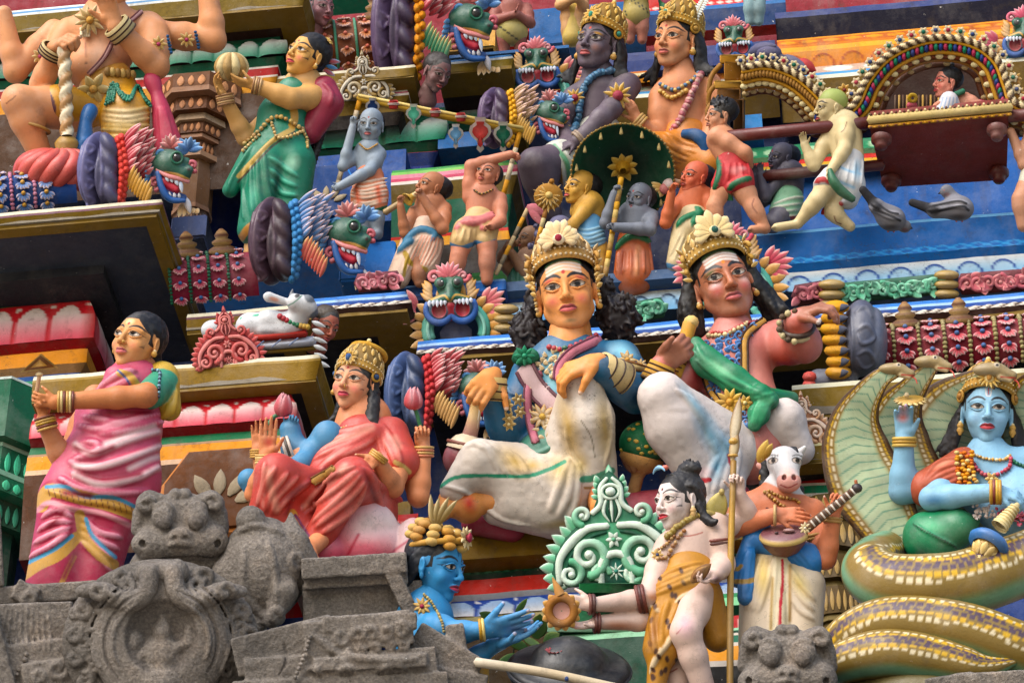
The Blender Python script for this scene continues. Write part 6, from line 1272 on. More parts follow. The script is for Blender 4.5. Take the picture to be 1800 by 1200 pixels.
def blue_offerer():
 F=Fig('bright blue statue with a golden turban crown holding out both cupped hands',770,1180,-1.0,12);sk=(52,138,196);tips=[]
 hd=Head(F,768,994,6,122,56,-2,6,'f',skin=(56,144,204),blush=(44,124,186),lips=(170,50,76),gaze=(.4,0),hairline=.31,paints=[('stroke',[(0,.27),(0,.18)],.016,(20,60,110),.01)])
 body=[F.rc((755,1050,0),(752,1075,0),27,34,0,12),F.rc((745,1090,0),(748,1190,0),52,50,0,20,.8),F.rc((738,1072,10),(740,1120,20),30,28,0,10)]
 body+=F.limb((760,1100,40),(800,1112,60),(850,1108,80),26,21,15)+F.hand((848,1108,80),(1,-.18,.1),(.1,-.5,-.8),(.2,-1,.3),92,(.06,.1,.12,.12),tips=tips,fat=1.15)
 body+=F.limb((760,1160,20),(830,1160,30),(870,1132,50),24,19,14)+F.hand((868,1134,50),(1,-.36,.1),(-.1,-.8,.2),(.2,-.5,.8),92,(.1,.1,.12,.14),tips=tips,fat=1.1)
 F.solid('body',body,2.0,[sk],extra=[hd.out],paints=[ball_paint(tips,(206,190,200)),('spot',740,1062,20,14,0,(130,190,230),.9),('spot',900,1105,30,10,0,(26,96,160),.9)])
 lk=[]
 for i in range(8):a=i/7;lk+=lock([(-.05,.42-.1*a,.22-.2*a),(-.28,.30-.25*a,-.02),(-.36,.05-.3*a,-.2),(-.34,-.25-.25*a,-.28)],(.03,.045,.045,.03),.012)
 hd.clay('hair',hair_cap(1.0)+lk+lock([(-.2,-.2,-.32),(-.26,-.5,-.34),(-.3,-.8,-.3)],(.14,.14,.08)),[(20,26,36)],rough=(.01,.04))
 b=MB()
 for i,(yy,r,k)in enumerate(((.36,.36,1.0),(.46,.33,.9),(.56,.25,.75))):
  for j in range(9):
   a=2*math.pi*j/9;d=np.array((math.cos(a)*r,0,math.sin(a)*r*1.12));b.ball(np.array((0,yy-.12*math.sin(a)*.5,-.06))+d,(.10,.07,.10),(190,140,60)if j%2 else(206,170,96),nu=9,nv=7)
 b.ring((0,.31,-.05),(0,1,-.22),(.36,.41),.045,(186,140,56));rosette(b,(.05,.46,.40),.19,9,(206,180,120),(226,210,170),(150,40,60),(.1,.2,1));b.leaf((.05,.40,.47),(.05,.56,.46),.12,.06,(150,40,66),(170,60,80),(0,.1,1))
 for k in(-.10,-.03,.05,.12):b.leaf((-.05+k*.5,.58,-.1),(-.02+k*1.5,.95+.05*math.cos(k*9),-.1+k),.14,.07,(176,146,80),(222,206,160),(0,0,1),curl=.1)
 hd.mb(b,'crown');bead_row(F,'body',[(745,1044),(762,1064),(775,1090),(780,1110)],3,[(196,180,110),(150,130,70)],2,gap=1.7)
 b=MB();p=F.drape('body',[(742,1066),(743,1066)],4)[0];rosette(b,p,17,9,(206,180,120),(190,140,60),(150,40,70),(-.2,0,1));F.mb(b,'armlet');F.bangles('bangle',[((846,1108,80),(1,-.1,0),18,3,[(196,150,40),(222,200,120)],2,5)])
 K=Fig('yellow gilded pot showing between the stone and the white pole',848,1170,prop_y(F,848,1170,20),0,'pot','pot');b=MB();b.lathe((850,1140,0),(-.2,1,0),[(0,1),(0,14),(6,22),(16,22),(22,12),(30,16),(60,22),(80,20)],(196,150,50),n=20);K.mb(b,'pot_body',M_GLOSS)
blue_offerer()
def man(label,base,Y,skin,head,body,cloth=None,cpal=((200,190,170),),cridge=(),cpaint=(),cname='loincloth',hair=None,hcol=HAIR,tilt=20,cell=1.7,group=None,hands=(),bpaint=(),hk=None,mat=None,cmat=None):
 """one small painted figure; body / cloth: lists of ('l', a, b, c, ra, rb, rc) limbs and ('r', a, b, ra, rb[, fz]) rods; hands: (w, f, n, t, L, curl)"""
 F=Fig(label,base[0],base[1],Y,tilt,group=group)
 def P(items):
  o=[]
  for it in items:
   if it[0]=='l':o+=F.limb(*it[1:7])
   elif it[0]=='r':o.append(F.rc(it[1],it[2],it[3]*.95,it[4]*.95,0,7,it[5]if len(it)>5 else 1))
   elif it[0]=='f':o+=foot(F,it[1],it[2],it[3]*.85)
  return o
 hd=None;hk=dict(hk or{})
 if hair=='back':hk['bald']=True
 if head:hd=Head(F,*head,skin=(hk or{}).get('skin',skin),**{k:v for k,v in(hk or{}).items()if k!='skin'})
 B=P(body)
 for h in hands:B+=F.hand(*h[:6],fat=1.15)
 F.solid('body',B,cell,[skin],extra=[hd.out]if hd else[],paints=bpaint,mat=mat)
 if cloth:F.solid(cname,P(cloth),cell*1.05,cpal,ridges=cridge,paints=cpaint,mat=cmat)
 if hair=='cap':cap_hair(hd,hcol,cell=1/36)
 elif hair=='back':cap_hair(hd,hcol,big=.93,back=.20,y0=.12,extra=[el((0,-.22,-.40),(.15,.13,.13),0,.06)],cell=1/36)
 elif hair:hd.clay('hair',hair_cap(1.0)+hair,[hcol],rough=(.012,.05),cell=1/40)
 F.hd=hd;return F
PROC=None
def long_hair(seed=1,w=.4,ln=.8):
 g=random.Random(seed);o=[]
 for s in(-1,1):
  for i in range(8):a=i/7;o+=lock([(s*.33,.16,-.05-.15*a),(s*(.40+.04*a),-.1,-.1-.1*a),(s*(.42+.1*a),-.40,-.1-.1*a),(s*(.44+w*a*.7),-ln+.15*a+g.uniform(-.05,.05),-.12)],(.05,.065,.065,.025),.015)
 return o
def procession():
 br,gy,org=(176,116,82),(112,120,134),(206,112,72)
 d=dict(bindi=(170,40,30),bald=False)
 F=man('grey skinned standing boy in an orange and white loincloth holding a banner pole',(660,412),.12,(140,156,172),(652,218,6,62,-12,4,3),[('r',(648,268,0),(650,312,2),27,22,.75),('r',(652,244,0),(650,262,0),10,13),('l',(622,275,0),(603,292,10),(620,222,24),12,10,7),('l',(668,270,2),(650,300,30),(598,328,40),13,11,8),('l',(632,340,4),(636,372,6),(640,405,0),18,14,10),('l',(662,340,4),(662,374,6),(664,412,0),18,14,10),('f',(664,410,4),(656,414,22),8)],[('r',(650,312,4),(650,345,6),27,32,.75),('r',(636,340,8),(634,364,8),20,19),('r',(664,340,8),(664,362,8),20,18)],[(214,130,90),(222,200,180)],folds([(618,318),(640,322),(682,312)],[(616,358),(640,362),(682,354)],7,2.2,1,1,2),[('stroke',[(616,366),(650,372),(684,364)],8,(20,110,80),1),('stroke',[(626,330),(630,355)],8,(206,90,50),8),('stroke',[(664,330),(668,355)],8,(206,96,60),8)],hair='back',hk=dict(d,hairline=.34,lips=(170,90,90)),hands=[((620,220,24),(.05,-1,.1),(.2,.2,1),(1,0,0),26,.85),((600,327,40),(-1,.4,.2),(.2,-.3,1),(0,-1,.4),26,.7)])
 bead_row(F,'body',[(632,252),(646,262),(664,252)],1.8,GOLD,2,gap=1.6)
 man('brown horn player in a striped cream garment with a blue sash',(735,495),.12,br,(757,328,6,60,-62,18,4),[('r',(757,362,0),(748,400,4),30,24,.75),('r',(757,340,0),(756,358,0),12,15),('l',(783,366,2),(778,402,40),(742,346,52),13,11,8),('l',(728,372,4),(712,410,30),(704,362,50),12,10,7),('l',(725,450,10),(735,475,14),(738,496,10),16,14,11)],[('r',(748,404,8),(742,430,10),28,34,.8),('r',(726,428,12),(700,488,10),24,22),('r',(756,428,12),(752,468,12),26,20)],[(216,190,170),(60,120,156)],[([(708,428),(740,404),(778,420)],7,1,{'k':4}),([(752,402),(764,412),(758,424)],5,1,{'k':3}),([(700,445),(712,432),(728,420)],6,1,{'k':4})]+folds([(740,412),(722,440),(706,480)],[(776,424),(772,445),(756,470)],8,1.8,0,.6,2),[('stroke',[(742+5*i,414+i),(730+6*i,440),(718+6*i,466)],2,(206,120,90),2)for i in range(7)]+[('stroke',[(712,445),(722,462),(748,474)],9,(170,140,40),1),('stroke',[(716,448),(710,485)],6,(170,140,40),1)],hair='back',hk=dict(d,lips=(150,80,70),hairline=.36),hands=[((744,344,52),(-.5,-.7,.3),(-.3,.2,1),(-.7,.5,0),27,.8),((704,360,50),(-.2,-1,.1),(.6,0,.6),(1,0,0),25,.8)])
 H=Fig('golden horn with a flared bell raised to the lips of the brown player',713,352,-.02,0,'horn','horn');b=MB();b.tube([(742,334,8),(725,345,20)],[4,5],(196,180,130));b.lathe((728,343,16),nrm((-.75,.5,.5)),[(0,5),(8,6),(14,11),(17,13),(17,11),(12,4)],(190,150,40),n=18);b.tube([(704,356,4),(676,374,0)],[5,6],(160,136,90));H.mb(b,'horn_tube',M_GLOSS)
 F=man('reddish banner bearer in cream shorts with one arm raised over his shaved head',(835,488),.12,(196,128,100),(857,304,8,58,-26,17,6),[('r',(848,345,0),(843,384,4),32,25,.75),('r',(855,322,0),(852,338,0),12,15),('l',(824,345,2),(828,290,14),(898,270,30),13,12,8),('l',(880,348,2),(880,388,20),(864,398,40),13,11,8),('l',(814,420,10),(806,450,16),(800,492,8),19,15,11),('l',(856,420,10),(856,450,14),(856,492,4),19,15,11)],[('r',(842,386,6),(838,400,8),28,32,.8),('r',(818,404,12),(812,424,16),23,23),('r',(856,404,12),(854,422,14),22,20)],[(206,176,124),(206,120,120)],[([(806,392),(842,390),(872,378)],7,1,{'k':3}),([(812,384),(845,384),(868,372)],5,1,{'k':2}),([(806,394),(804,408)],5,1),([(846,396),(850,406)],4,1)]+folds([(806,400),(800,425)],[(836,402),(834,425)],4,2,0,1,2),[('stroke',[(790,430),(810,436),(830,430)],8,(70,130,180),1),('stroke',[(836,426),(854,430),(872,424)],8,(70,130,180),1)],hair='back',hk=dict(d,hairline=.40,lips=(180,90,80)),hands=[((898,270,30),(1,.1,.1),(0,.6,.6),(0,1,0),28,.85),((866,399,40),(-1,.05,.3),(0,.6,.5),(0,-1,.4),27,.75)],cname='shorts')
 bead_row(F,'body',[(834,334),(848,340),(866,332)],2,[(80,70,50),GOLD],1.5,gap=1.6)
 Bn=Fig('golden banner beam hung with coloured pennants between two striped poles',770,200,.02,8,'banner','banner');T=Bn.T;b=MB()
 b.tube([T(630,173,0),T(918,230,0)],8,(190,152,40),n=4,smooth=False);b.tube([T(630,168,6),T(918,225,6)],3,(214,190,110),n=6,smooth=False);Bn.mb(b,'beam',M_GLOSS)
 for(a,c)in(((632,178,0),(592,334,20)),((914,232,0),(846,484,20))):
  b=MB();A,Cc=T(*a),T(*c);n=9
  for i in range(n):b.tube([A+(Cc-A)*i/n,A+(Cc-A)*(i+1)/n],4.6,((200,140,30),(206,190,160),(206,190,160))[i%3],n=9,smooth=False)
  Bn.mb(b,'pole')
 pen=[(.5,0),(.42,.3),(.9,.55),(1,.9),(.75,1.2),(.35,1.45),(.2,1.7),(.34,1.95),(0,2.2)];pen=[(x,y)for x,y in pen]+[(-x,y)for x,y in pen[-2::-1]]
 for(x,y,s,cc)in((655,172,19,(32,62,120)),(727,183,21,(90,196,166)),(801,218,21,(110,170,220)),(844,206,30,(206,70,66)),(884,214,26,(16,110,84))):
  b=MB()
  for(k,z,c2)in((1.0,12,(222,220,216)),(.72,15,cc)):b.plate([(x+px*s*k*.66,y+(py-1)*s*k*.95+s*.95)for px,py in pen],T(0,y,z)[2]-3,T(0,y,z)[2],c2,c2)
  Bn.mb(b,'pennant')
 b=MB()
 for(x,y)in((692,184),(765,198),(810,206)):p=T(x,y,8);b.box(p-np.array((8,8,6)),p+np.array((8,8,8)),(186,60,56),2);b.box(p-np.array((10,3,7)),p+np.array((10,1,10)),(214,196,190),.5)
 Bn.mb(b,'beam_clasps')
 W=Fig('round golden ceremonial fan on a pole in front of the yellow skinned man',945,495,.1,14,'ceremonial_fan','fan');T=W.T;b=MB();c0=T(964,345,10);n_=nrm((.1,-.25,1))
 b.ball(c0,(26,24,8),(170,124,50),nu=24,nv=12);rosette(b,c0+n_*6,20,14,(196,150,70),(222,206,160),(206,180,110),n_,rr=.35);rosette(b,c0,29,16,(190,146,60),(222,200,150),None,n_,w=.4);b.ball(c0+np.array((6,-27,0)),5,(160,110,40));W.mb(b,'fan_disc')
 b=MB();A,Cc=T(960,368,8),T(926,495,10)
 for i in range(8):b.tube([A+(Cc-A)*i/8,A+(Cc-A)*(i+1)/8],4.2,((150,104,50),(190,176,130),(206,150,40))[i%3],n=9,smooth=False)
 W.mb(b,'pole')
 man('purple grey crouching bearer gripping the pole of the golden fan',(960,480),.25,(104,104,136),None,[('l',(975,400,-6),(985,425,20),(946,412,40),13,12,8),('l',(975,425,-6),(985,445,20),(944,438,40),14,12,8),('r',(985,400,-20),(985,460,-20),24,26)],hands=[((946,410,40),(-.2,-1,0),(-.6,0,.8),(1,0,0),26,.85),((944,436,40),(-1,-.3,.1),(0,.3,.8),(0,-1,0),26,.8)])
 man('half hidden brown crouching bearer in a green cloth gripping a flag pole',(915,505),.3,(150,112,82),(930,420,-4,50,-60,6,6),[('r',(930,455,-4),(925,500,0),24,24),('l',(925,452,6),(922,480,24),(900,446,40),12,11,8),('l',(900,480,6),(884,455,20),(896,430,40),12,11,9)],[('r',(915,478,8),(908,510,10),20,24)],[(24,96,76)],folds([(900,470),(900,510)],[(930,475),(930,510)],4,2.5,0,1,2),hair='back',hands=[((898,444,40),(-.6,-.8,.2),(0,.2,1),(1,0,0),26,.85),((896,430,40),(1,-.2,.2),(0,.3,1),(0,-1,0),26,.85)])
 Q=Fig('slanting striped pole with a small pink flag behind the golden fan',875,482,.14,14,'flag_pole','flag');T=Q.T;b=MB();A,Cc=T(928,366,0),T(872,482,10)
 for i in range(7):b.tube([A+(Cc-A)*i/7,A+(Cc-A)*(i+1)/7],4,((190,170,130),(206,150,40),(120,110,90))[i%3],n=9,smooth=False)
 Q.mb(b,'pole');b=MB();b.leaf(T(926,362,4),T(962,378,2),22,6,(206,130,140),(190,100,116),(0,0,1));b.leaf(T(930,366,4),T(955,396,2),16,5,(190,110,120),None,(0,0,1));Q.mb(b,'flag')
 man('yellow skinned man in a blue loincloth with a red hem facing left',(1045,490),.24,(206,160,70),(1018,328,8,64,-56,8,4),[('r',(1034,362,0),(1030,400,0),31,25,.75),('r',(1022,344,4),(1030,358,0),13,16),('l',(1040,356,16),(1006,396,40),(974,422,50),14,11,8),('l',(1052,430,4),(1052,460,6),(1048,492,0),17,15,11),('l',(1024,430,4),(1022,460,6),(1018,492,0),17,15,11)],[('r',(1034,398,4),(1036,424,6),28,32,.85)],[(96,156,200),(150,196,222)],folds([(1006,396),(1030,406),(1064,396)],[(1008,424),(1036,434),(1066,424)],5,2.2,1,1,2),[('stroke',[(1004,436),(1034,444),(1068,436)],11,(170,30,50),1),('stroke',[(1016,388),(1010,420)],5,(150,24,60),1)],hair='back',hk=dict(d,hairline=.38,lips=(206,90,90)),hands=[((976,420,50),(-1,.5,.2),(0,.3,1),(0,-1,0),28,.6)])
 F=man('slate grey man in an orange garment holding up the green parasol',(1115,484),.22,gy,(1123,349,8,60,-34,6,4),[('r',(1116,382,0),(1114,420,2),34,27,.75),('r',(1122,366,2),(1118,380,0),13,16),('l',(1086,384,2),(1064,392,24),(1080,340,40),13,11,8),('l',(1146,380,4),(1142,404,40),(1082,400,56),14,12,9)],[('r',(1114,425,2),(1114,485,4),31,38,.8)],[(190,96,50),(20,110,66)],[([(1082,438),(1110,416),(1144,424)],7,1,{'k':4})]+folds([(1086,440),(1084,482)],[(1142,436),(1146,482)],6,2.4,0,1.4,2),[('stroke',[(1122,436),(1118,480)],8,(214,140,90),8),('stroke',[(1095,440),(1092,480)],6,(150,60,24),6)],hair='back',hk=dict(d,hairline=.38,lips=(170,70,70)),cname='garment',cmat=M_GLOSS,hands=[((1081,342,40),(.2,-1,.1),(.4,.1,1),(1,0,0),28,.9),((1084,400,56),(-1,-.1,.1),(0,.5,.7),(0,-1,.3),28,.8)])
 U=Fig('dark green parasol with a beaded rim and golden lotus boss, seen from below',1094,484,.18,14,'parasol','parasol');T=U.T;ax=nrm((-.02,.38,1));b=MB();c0=T(1096,282,-66);g1,g2=(14,84,62),(6,48,38)
 b.lathe(c0,ax,[(-12,1),(-6,40),(18,78),(56,93),(57,90),(20,74),(2,40),(0,22),(-3,1)],g1,n=48,cols=[(30,100,80)]*3+[(150,120,50)]+[g1]*2+[(10,66,50),g2,g2])
 U.mb(b,'canopy',M_MATT);b=MB();sd,up,al=basis(ax)
 for i in range(64):a=i*2*math.pi/64;b.ball(c0+ax*57+92*(math.cos(a)*sd+math.sin(a)*up),2.6,(150,120,60),nu=6,nv=5)
 U.mb(b,'rim_beads');b=MB()
 for i in range(14):
  a=(i+.3)*2*math.pi/14;p=c0+ax*54+84*(math.cos(a)*sd+math.sin(a)*up);b.lathe(p,(0,1,0),[(0,1),(3,2),(8,3),(12,3.4),(13,.5)],(206,190,130),n=8)
 U.mb(b,'tassels');b=MB();pb=T(1094,300,10);q=c0+ax*4
 for i in range(9):a=i*2*math.pi/9;d_=math.cos(a)*sd+math.sin(a)*up;b.leaf(q+ax*22+d_*4,q+ax*20+d_*27,15,8,(190,150,50),(206,186,110),ax,curl=.25)
 b.lathe(q,ax,[(8,3),(14,14),(24,15),(34,8),(44,6)],(196,150,46),n=16);U.mb(b,'lotus_boss');b=MB();A,Cc=T(1092,312,4),T(1064,485,30)
 for i in range(12):b.tube([A+(Cc-A)*i/12,A+(Cc-A)*(i+1)/12],4.8,((200,150,40),(196,170,100),(150,116,60))[i%3],n=10,smooth=False)
 U.mb(b,'pole')
 F=man('orange skinned conch blower in cream breeches with a green sash',(1205,478),.22,org,(1221,311,10,62,-52,10,4),[('r',(1220,344,0),(1216,380,2),30,25,.75),('r',(1220,326,2),(1220,342,0),13,16),('l',(1196,352,4),(1170,392,24),(1180,340,46),12,11,8),('l',(1242,340,2),(1250,372,12),(1248,410,20),13,11,8),('r',(1188,464,6),(1190,484,4),12,12),('r',(1240,430,6),(1242,470,4),14,11)],[('r',(1218,384,4),(1214,402,6),29,31,.85),('r',(1204,405,10),(1190,462,12),25,20),('r',(1232,405,10),(1238,436,12),25,20)],[(206,190,150),(20,120,80)],[([(1190,400),(1204,384),(1240,372)],6,1,{'k':3}),([(1222,364),(1230,374),(1222,384)],6,1,{'k':3}),([(1226,378),(1216,398)],6,1,{'k':3})]+folds([(1196,410),(1176,455)],[(1218,412),(1206,460)],4,2,0,1,2),[('stroke',[(1172,466),(1190,470),(1214,462)],9,(80,140,186),1),('stroke',[(1218,436),(1238,440),(1258,430)],9,(80,140,186),1),('spot',1212,420,14,24,0,(196,170,100),.9)],hair='back',hcol=(30,34,44),hk=dict(d,hairline=.38,skin=(206,106,76),lips=(150,50,40)),cname='breeches',hands=[((1180,340,46),(.3,-1,.2),(.6,0,.5),(-.4,0,1),30,.6)])
 K=Fig('white conch shell with a golden flare at the lips of the orange blower',1178,326,.1,0,'conch','conch');b=MB();b.ball((1178,325,0),(14,12,12),(216,196,196),nu=16,nv=12);b.lathe((1186,322,0),(1,-.2,0),[(0,9),(8,5),(16,3)],(206,170,130),n=12);b.ball((1168,332,6),(9,10,6),(190,110,110))
 for k in range(5):b.leaf((1166,332,0),(1144+4*k,326+7*k-6,4),12,6,(190,150,70),(222,206,150),(0,0,1))
 K.mb(b,'shell_body',M_GLOSS)
 F=man('tan bearer in a red and green loincloth with short wavy black hair',(1300,405),.10,(206,146,112),(1266,201,4,62,-70,2,2),[('r',(1268,245,0),(1284,278,2),29,24,.85),('r',(1268,222,0),(1266,240,0),12,15),('l',(1260,238,18),(1308,268,22),(1316,290,-6),17,14,9),('l',(1276,318,8),(1256,362,12),(1262,404,4),20,15,9),('l',(1300,322,8),(1324,364,12),(1345,402,4),22,16,10),('f',(1345,402,6),(1322,404,20),9),('f',(1262,402,6),(1248,406,18),9)],[('r',(1286,284,4),(1288,306,6),27,31,.85),('r',(1276,312,10),(1270,326,10),22,22),('r',(1302,310,10),(1304,324,12),24,24)],[(186,50,54),(24,96,60)],[([(1262,276),(1266,300),(1256,340)],4.5,1),([(1278,332),(1300,320),(1320,314)],5,1),([(1276,332),(1284,356),(1276,372)],4,1)]+folds([(1270,284),(1266,320)],[(1314,286),(1320,310)],5,2,0,2,2),[('spot',1292,300,14,10,0,(214,130,130),.9),('spot',1304,296,10,6,0,(214,140,140),.9)],hair='cap',hk=dict(bald=False,hairline=.24,lips=(160,90,70)),bpaint=[('stroke',[(1325,350),(1322,362),(1330,374)],1.6,(110,50,40),1),('stroke',[(1260,386),(1256,394),(1262,402)],1.6,(110,50,40),1)])
 F.hd.clay('curls',curls((0,.30,-.05),(.34,.24,.40),60,.07,4),[HAIR],cell=1/36)
 man('dark grey crouching bearer in a green and white cloth with pressed hands',(1378,398),.22,(82,82,100),(1372,277,4,56,-54,2,4),[('r',(1388,306,0),(1388,345,0),28,25,.8),('r',(1376,292,4),(1384,304,0),11,14),('l',(1376,306,12),(1346,346,24),(1336,308,34),13,10,7),('l',(1366,340,-6),(1340,356,0),(1326,310,10),12,10,7),('l',(1380,370,10),(1360,392,24),(1350,396,10),20,17,12)],[('r',(1386,350,4),(1378,372,10),28,28,.85)],[(120,176,146),(196,206,196)],folds([(1356,360),(1390,350),(1414,346)],[(1352,376),(1386,380),(1414,376)],4,2,1,1,2),[('stroke',[(1350,378),(1380,384),(1412,380)],6,(150,40,40),1)],hair='back',hcol=(24,28,40),hk=dict(bindi=(190,50,40),hairline=.40,lips=(130,70,80),brow=(16,16,20)),hands=[((1336,310,34),(0,-1,.1),(0,0,1),(1,0,0),28,.2),((1326,312,10),(0,-1,.1),(0,0,1),(1,0,0),28,.15)])
 F=man('pale bearer with a green tinted shaved head striding in a white and blue cloth',(1440,402),.08,(206,190,146),(1460,187,4,68,-72,-2,2),[('r',(1482,222,0),(1490,274,0),34,30,.8),('r',(1464,206,0),(1474,220,0),13,17),('l',(1486,222,20),(1484,262,32),(1460,300,40),17,13,9),('l',(1458,234,-6),(1430,290,4),(1414,254,10),15,12,8),('l',(1462,320,10),(1436,352,26),(1402,394,8),23,17,9),('f',(1402,394,10),(1366,400,18),9),('l',(1488,330,0),(1462,372,6),(1494,398,0),20,15,10)],[('r',(1490,282,2),(1486,318,6),30,34,.85),('r',(1462,312,14),(1448,326,18),22,20),('r',(1496,326,6),(1490,350,4),26,20)],[(206,210,214),(170,36,36)],[([(1434,322),(1446,318),(1462,324)],5,1),([(1444,384-8),(1462,362),(1484,356)],4.5,1)]+folds([(1468,286),(1458,312)],[(1516,280),(1514,330)],5,2.2,0,2,2),[('stroke',[(1470,290),(1490,300),(1512,306)],4,(130,180,216),4),('stroke',[(1476,320),(1500,330)],5,(130,180,216),5),('spot',1506,300,10,26,0,(150,190,216),.9)],hk=dict(bald=True,hairline=.4,skin=(206,190,144),lips=(180,60,50),hairfn=lambda V,c:np.where(((V[:,1]>.22-.6*np.clip(.1-V[:,2],0,1))&(V[:,1]>-.05))[:,None],lin((150,166,90)),c)),bpaint=[('stroke',[(1488,214),(1484,226),(1478,232)],1.5,(110,80,50),1),('stroke',[(1466,380),(1470,390),(1478,394)],2,(110,60,40),1)],hands=[((1461,300,40),(-.3,1,.2),(.5,0,.6),(-.8,0,.5),30,.8),((1414,256,10),(-.2,-1,.1),(0,0,1),(1,0,0),30,.3)])
 b=MB();b.tube([F.T(1458,298,56),F.T(1464,318,58),F.T(1478,336,50),F.T(1500,352,40)],[4,9,9,6],(20,96,60));F.mb(b,'green_cloth',M_GLOSS)
 man('bearer at the far right with a white bundle on the shoulder, mostly outside the picture',(1815,400),.14,(190,140,112),None,[('r',(1826,230,0),(1826,290,0),30,28,.8),('r',(1826,290,0),(1815,325,4),26,22),('l',(1812,225,10),(1800,290,16),(1776,230,20),13,11,8),('l',(1815,320,4),(1796,350,14),(1800,396,4),22,18,13)],[('r',(1822,292,4),(1814,322,8),27,26),('r',(1796,190,10),(1830,188,10),15,16)],[(206,206,190)])
procession()
def two_upper_gods():
 for(lab,base,hx,skin,hk,bd,cl,cp,cr,cpt,nm,seed)in(('dark purple skinned seated statue with a jewelled crown and blue beads',(1020,335),(1051,76,10,102,-32,17,3),(92,80,92),dict(skin=(100,88,100),lips=(190,96,96),bindi=(206,80,60),blush=(150,90,70),paints=[('spot',-.17,.09,.09,.035,10,(176,130,40),.7),('spot',.17,.09,.09,.035,-10,(176,130,40),.7)]),[('r',(1058,122,0),(1054,150,0),22,28),('r',(1050,168,-4),(1046,235,0),44,36,.75),('r',(1018,165,-4),(1092,148,-4),22,26),('l',(1104,150,10),(1074,192,74),(1014,250,104),26,20,13),('l',(1008,172,4),(984,222,20),(1006,254,70),23,19,12),('l',(1030,280,20),(942,290,110),(966,372,60),44,30,24),('r',(1050,280,10),(1130,300,40),40,34)],[('r',(1052,240,0),(1050,270,4),46,52,.8),('r',(1040,280,14),(985,284,70),47,40),('r',(1050,285,10),(1140,300,40),44,38)],[(196,200,190),(150,110,40)],folds([(960,270),(985,290),(990,330)],[(1010,262),(1020,290),(1020,320)],4,3,0,2,3),[('stroke',[(955,262),(978,290),(985,325)],12,(160,116,36),1),('stroke',[(975,258),(996,285),(1002,318)],9,(90,150,110),2),('stroke',[(1030,232),(1060,236),(1090,230)],12,(190,70,70),2)],'wrap',21),('tan seated statue with a feathered crown, long hair and an orange wrap',(1195,310),(1188,70,10,102,-34,14,-2),(206,138,96),dict(skin=(214,150,106),lips=(196,90,80),bindi=(180,50,40),blush=(214,110,90)),[('r',(1196,115,0),(1200,145,0),24,30),('r',(1198,165,-4),(1204,240,0),48,37,.75),('r',(1168,162,-4),(1236,145,-4),23,27),('l',(1160,172,0),(1160,244,10),(1122,214,40),23,19,12),('l',(1246,150,0),(1262,205,6),(1240,250,30),25,21,14)],[('r',(1204,246,0),(1200,280,6),46,54,.8),('r',(1190,265,16),(1130,262,60),36,32),('r',(1215,270,16),(1250,290,40),40,36)],[(196,122,40),(30,80,130)],folds([(1110,250),(1130,275),(1180,300)],[(1170,236),(1200,250),(1230,260)],7,3,0,2,3),[('stroke',[(1130,262),(1160,285),(1190,300)],6,(150,84,20),6),('stroke',[(1150,250),(1190,275)],6,(222,160,80),6)],'wrap',22)):
  F=man(lab,base,.62,skin,hx,bd,cl,cp,cr,cpt,nm,hair=long_hair(seed,.5,.72),hk=hk,cell=2.1,hands=[((1014,250,104),(-1,.35,.2),(0,.8,-.5),(0,-.5,.8),46,.4)]if seed==21 else[((1121,212,40),(-.5,-1,.2),(-.4,.2,-1),(-.7,.3,.2),50,(.1,.15,.2,.3))],cmat=M_GLOSS)
  crown(F.hd,'dome',(186,142,56),(214,196,130),(60,140,120)if seed==21 else(190,150,70),.62,y=.30);earrings(F.hd,GOLD,.06,-.22)
  b=MB();rosette(b,(0,.42,.40),.17,10,(190,146,60),(222,200,140),(60,150,130),(0,.25,1));F.hd.mb(b,'crown_rosette',None,F.hd.crown_ob)
  if seed==21:
   bead_row(F,'body',[(1086,122),(1052,128),(1028,148),(1020,180),(1016,210),(1008,230)],7,[(50,100,140),(70,124,160)],4,'bead_chain',.9)
   b=MB()
   for p,r in(((1086,170,84),25),((1010,172,34),18),((984,222,48),18)):rosette(b,F.P(p),r,11,(196,150,60),(222,200,140),(150,50,70),(-.1,0,1),rr=.4)
   F.mb(b,'armlets');F.bangles('bangle',[((1018,246,102),(-.8,.6,.2),15,3,(150,130,110),2,5)])
  else:
   bead_row(F,'body',[(1232,130),(1218,160),(1204,190),(1190,220),(1172,240)],7,[(170,90,100),(200,150,140)],4,'bead_chain',.9);bead_row(F,'body',[(1160,148),(1185,158),(1215,142),(1228,128)],4.5,[(70,110,150),(196,160,90)],4,gap=1.5);bead_row(F,'body',[(1160,160),(1180,172),(1205,160)],5,[(200,160,80)],3,'collar',1.4)
   b=MB()
   for i in range(12):t=i/11;q=np.array((.30+.22*t,.40+.50*t-.1*t*t,-.05));b.leaf(q,q+np.array((.10,-.03,0)),.05,.02,(190,206,206),(226,226,226));b.leaf(q,q+np.array((-.09,.06,0)),.05,.02,(190,206,206),(226,226,226))
   b.tube([(.30,.35,-.05),(.42,.66,-.05),(.54,.86,-.05)],[.02,.008],(206,200,180));F.hd.mb(b,'feather',None,F.hd.crown_ob)
   b=MB();b.tube([F.T(1200,236,50),F.T(1225,240,60),F.T(1240,262,60),F.T(1236,300,50)],[8,13,12,14],(30,76,124));F.mb(b,'blue_knot');F.bangles('bangle',[((1123,216,40),(-.7,-.6,0),15,3,(190,150,80),3,5)])
two_upper_gods()
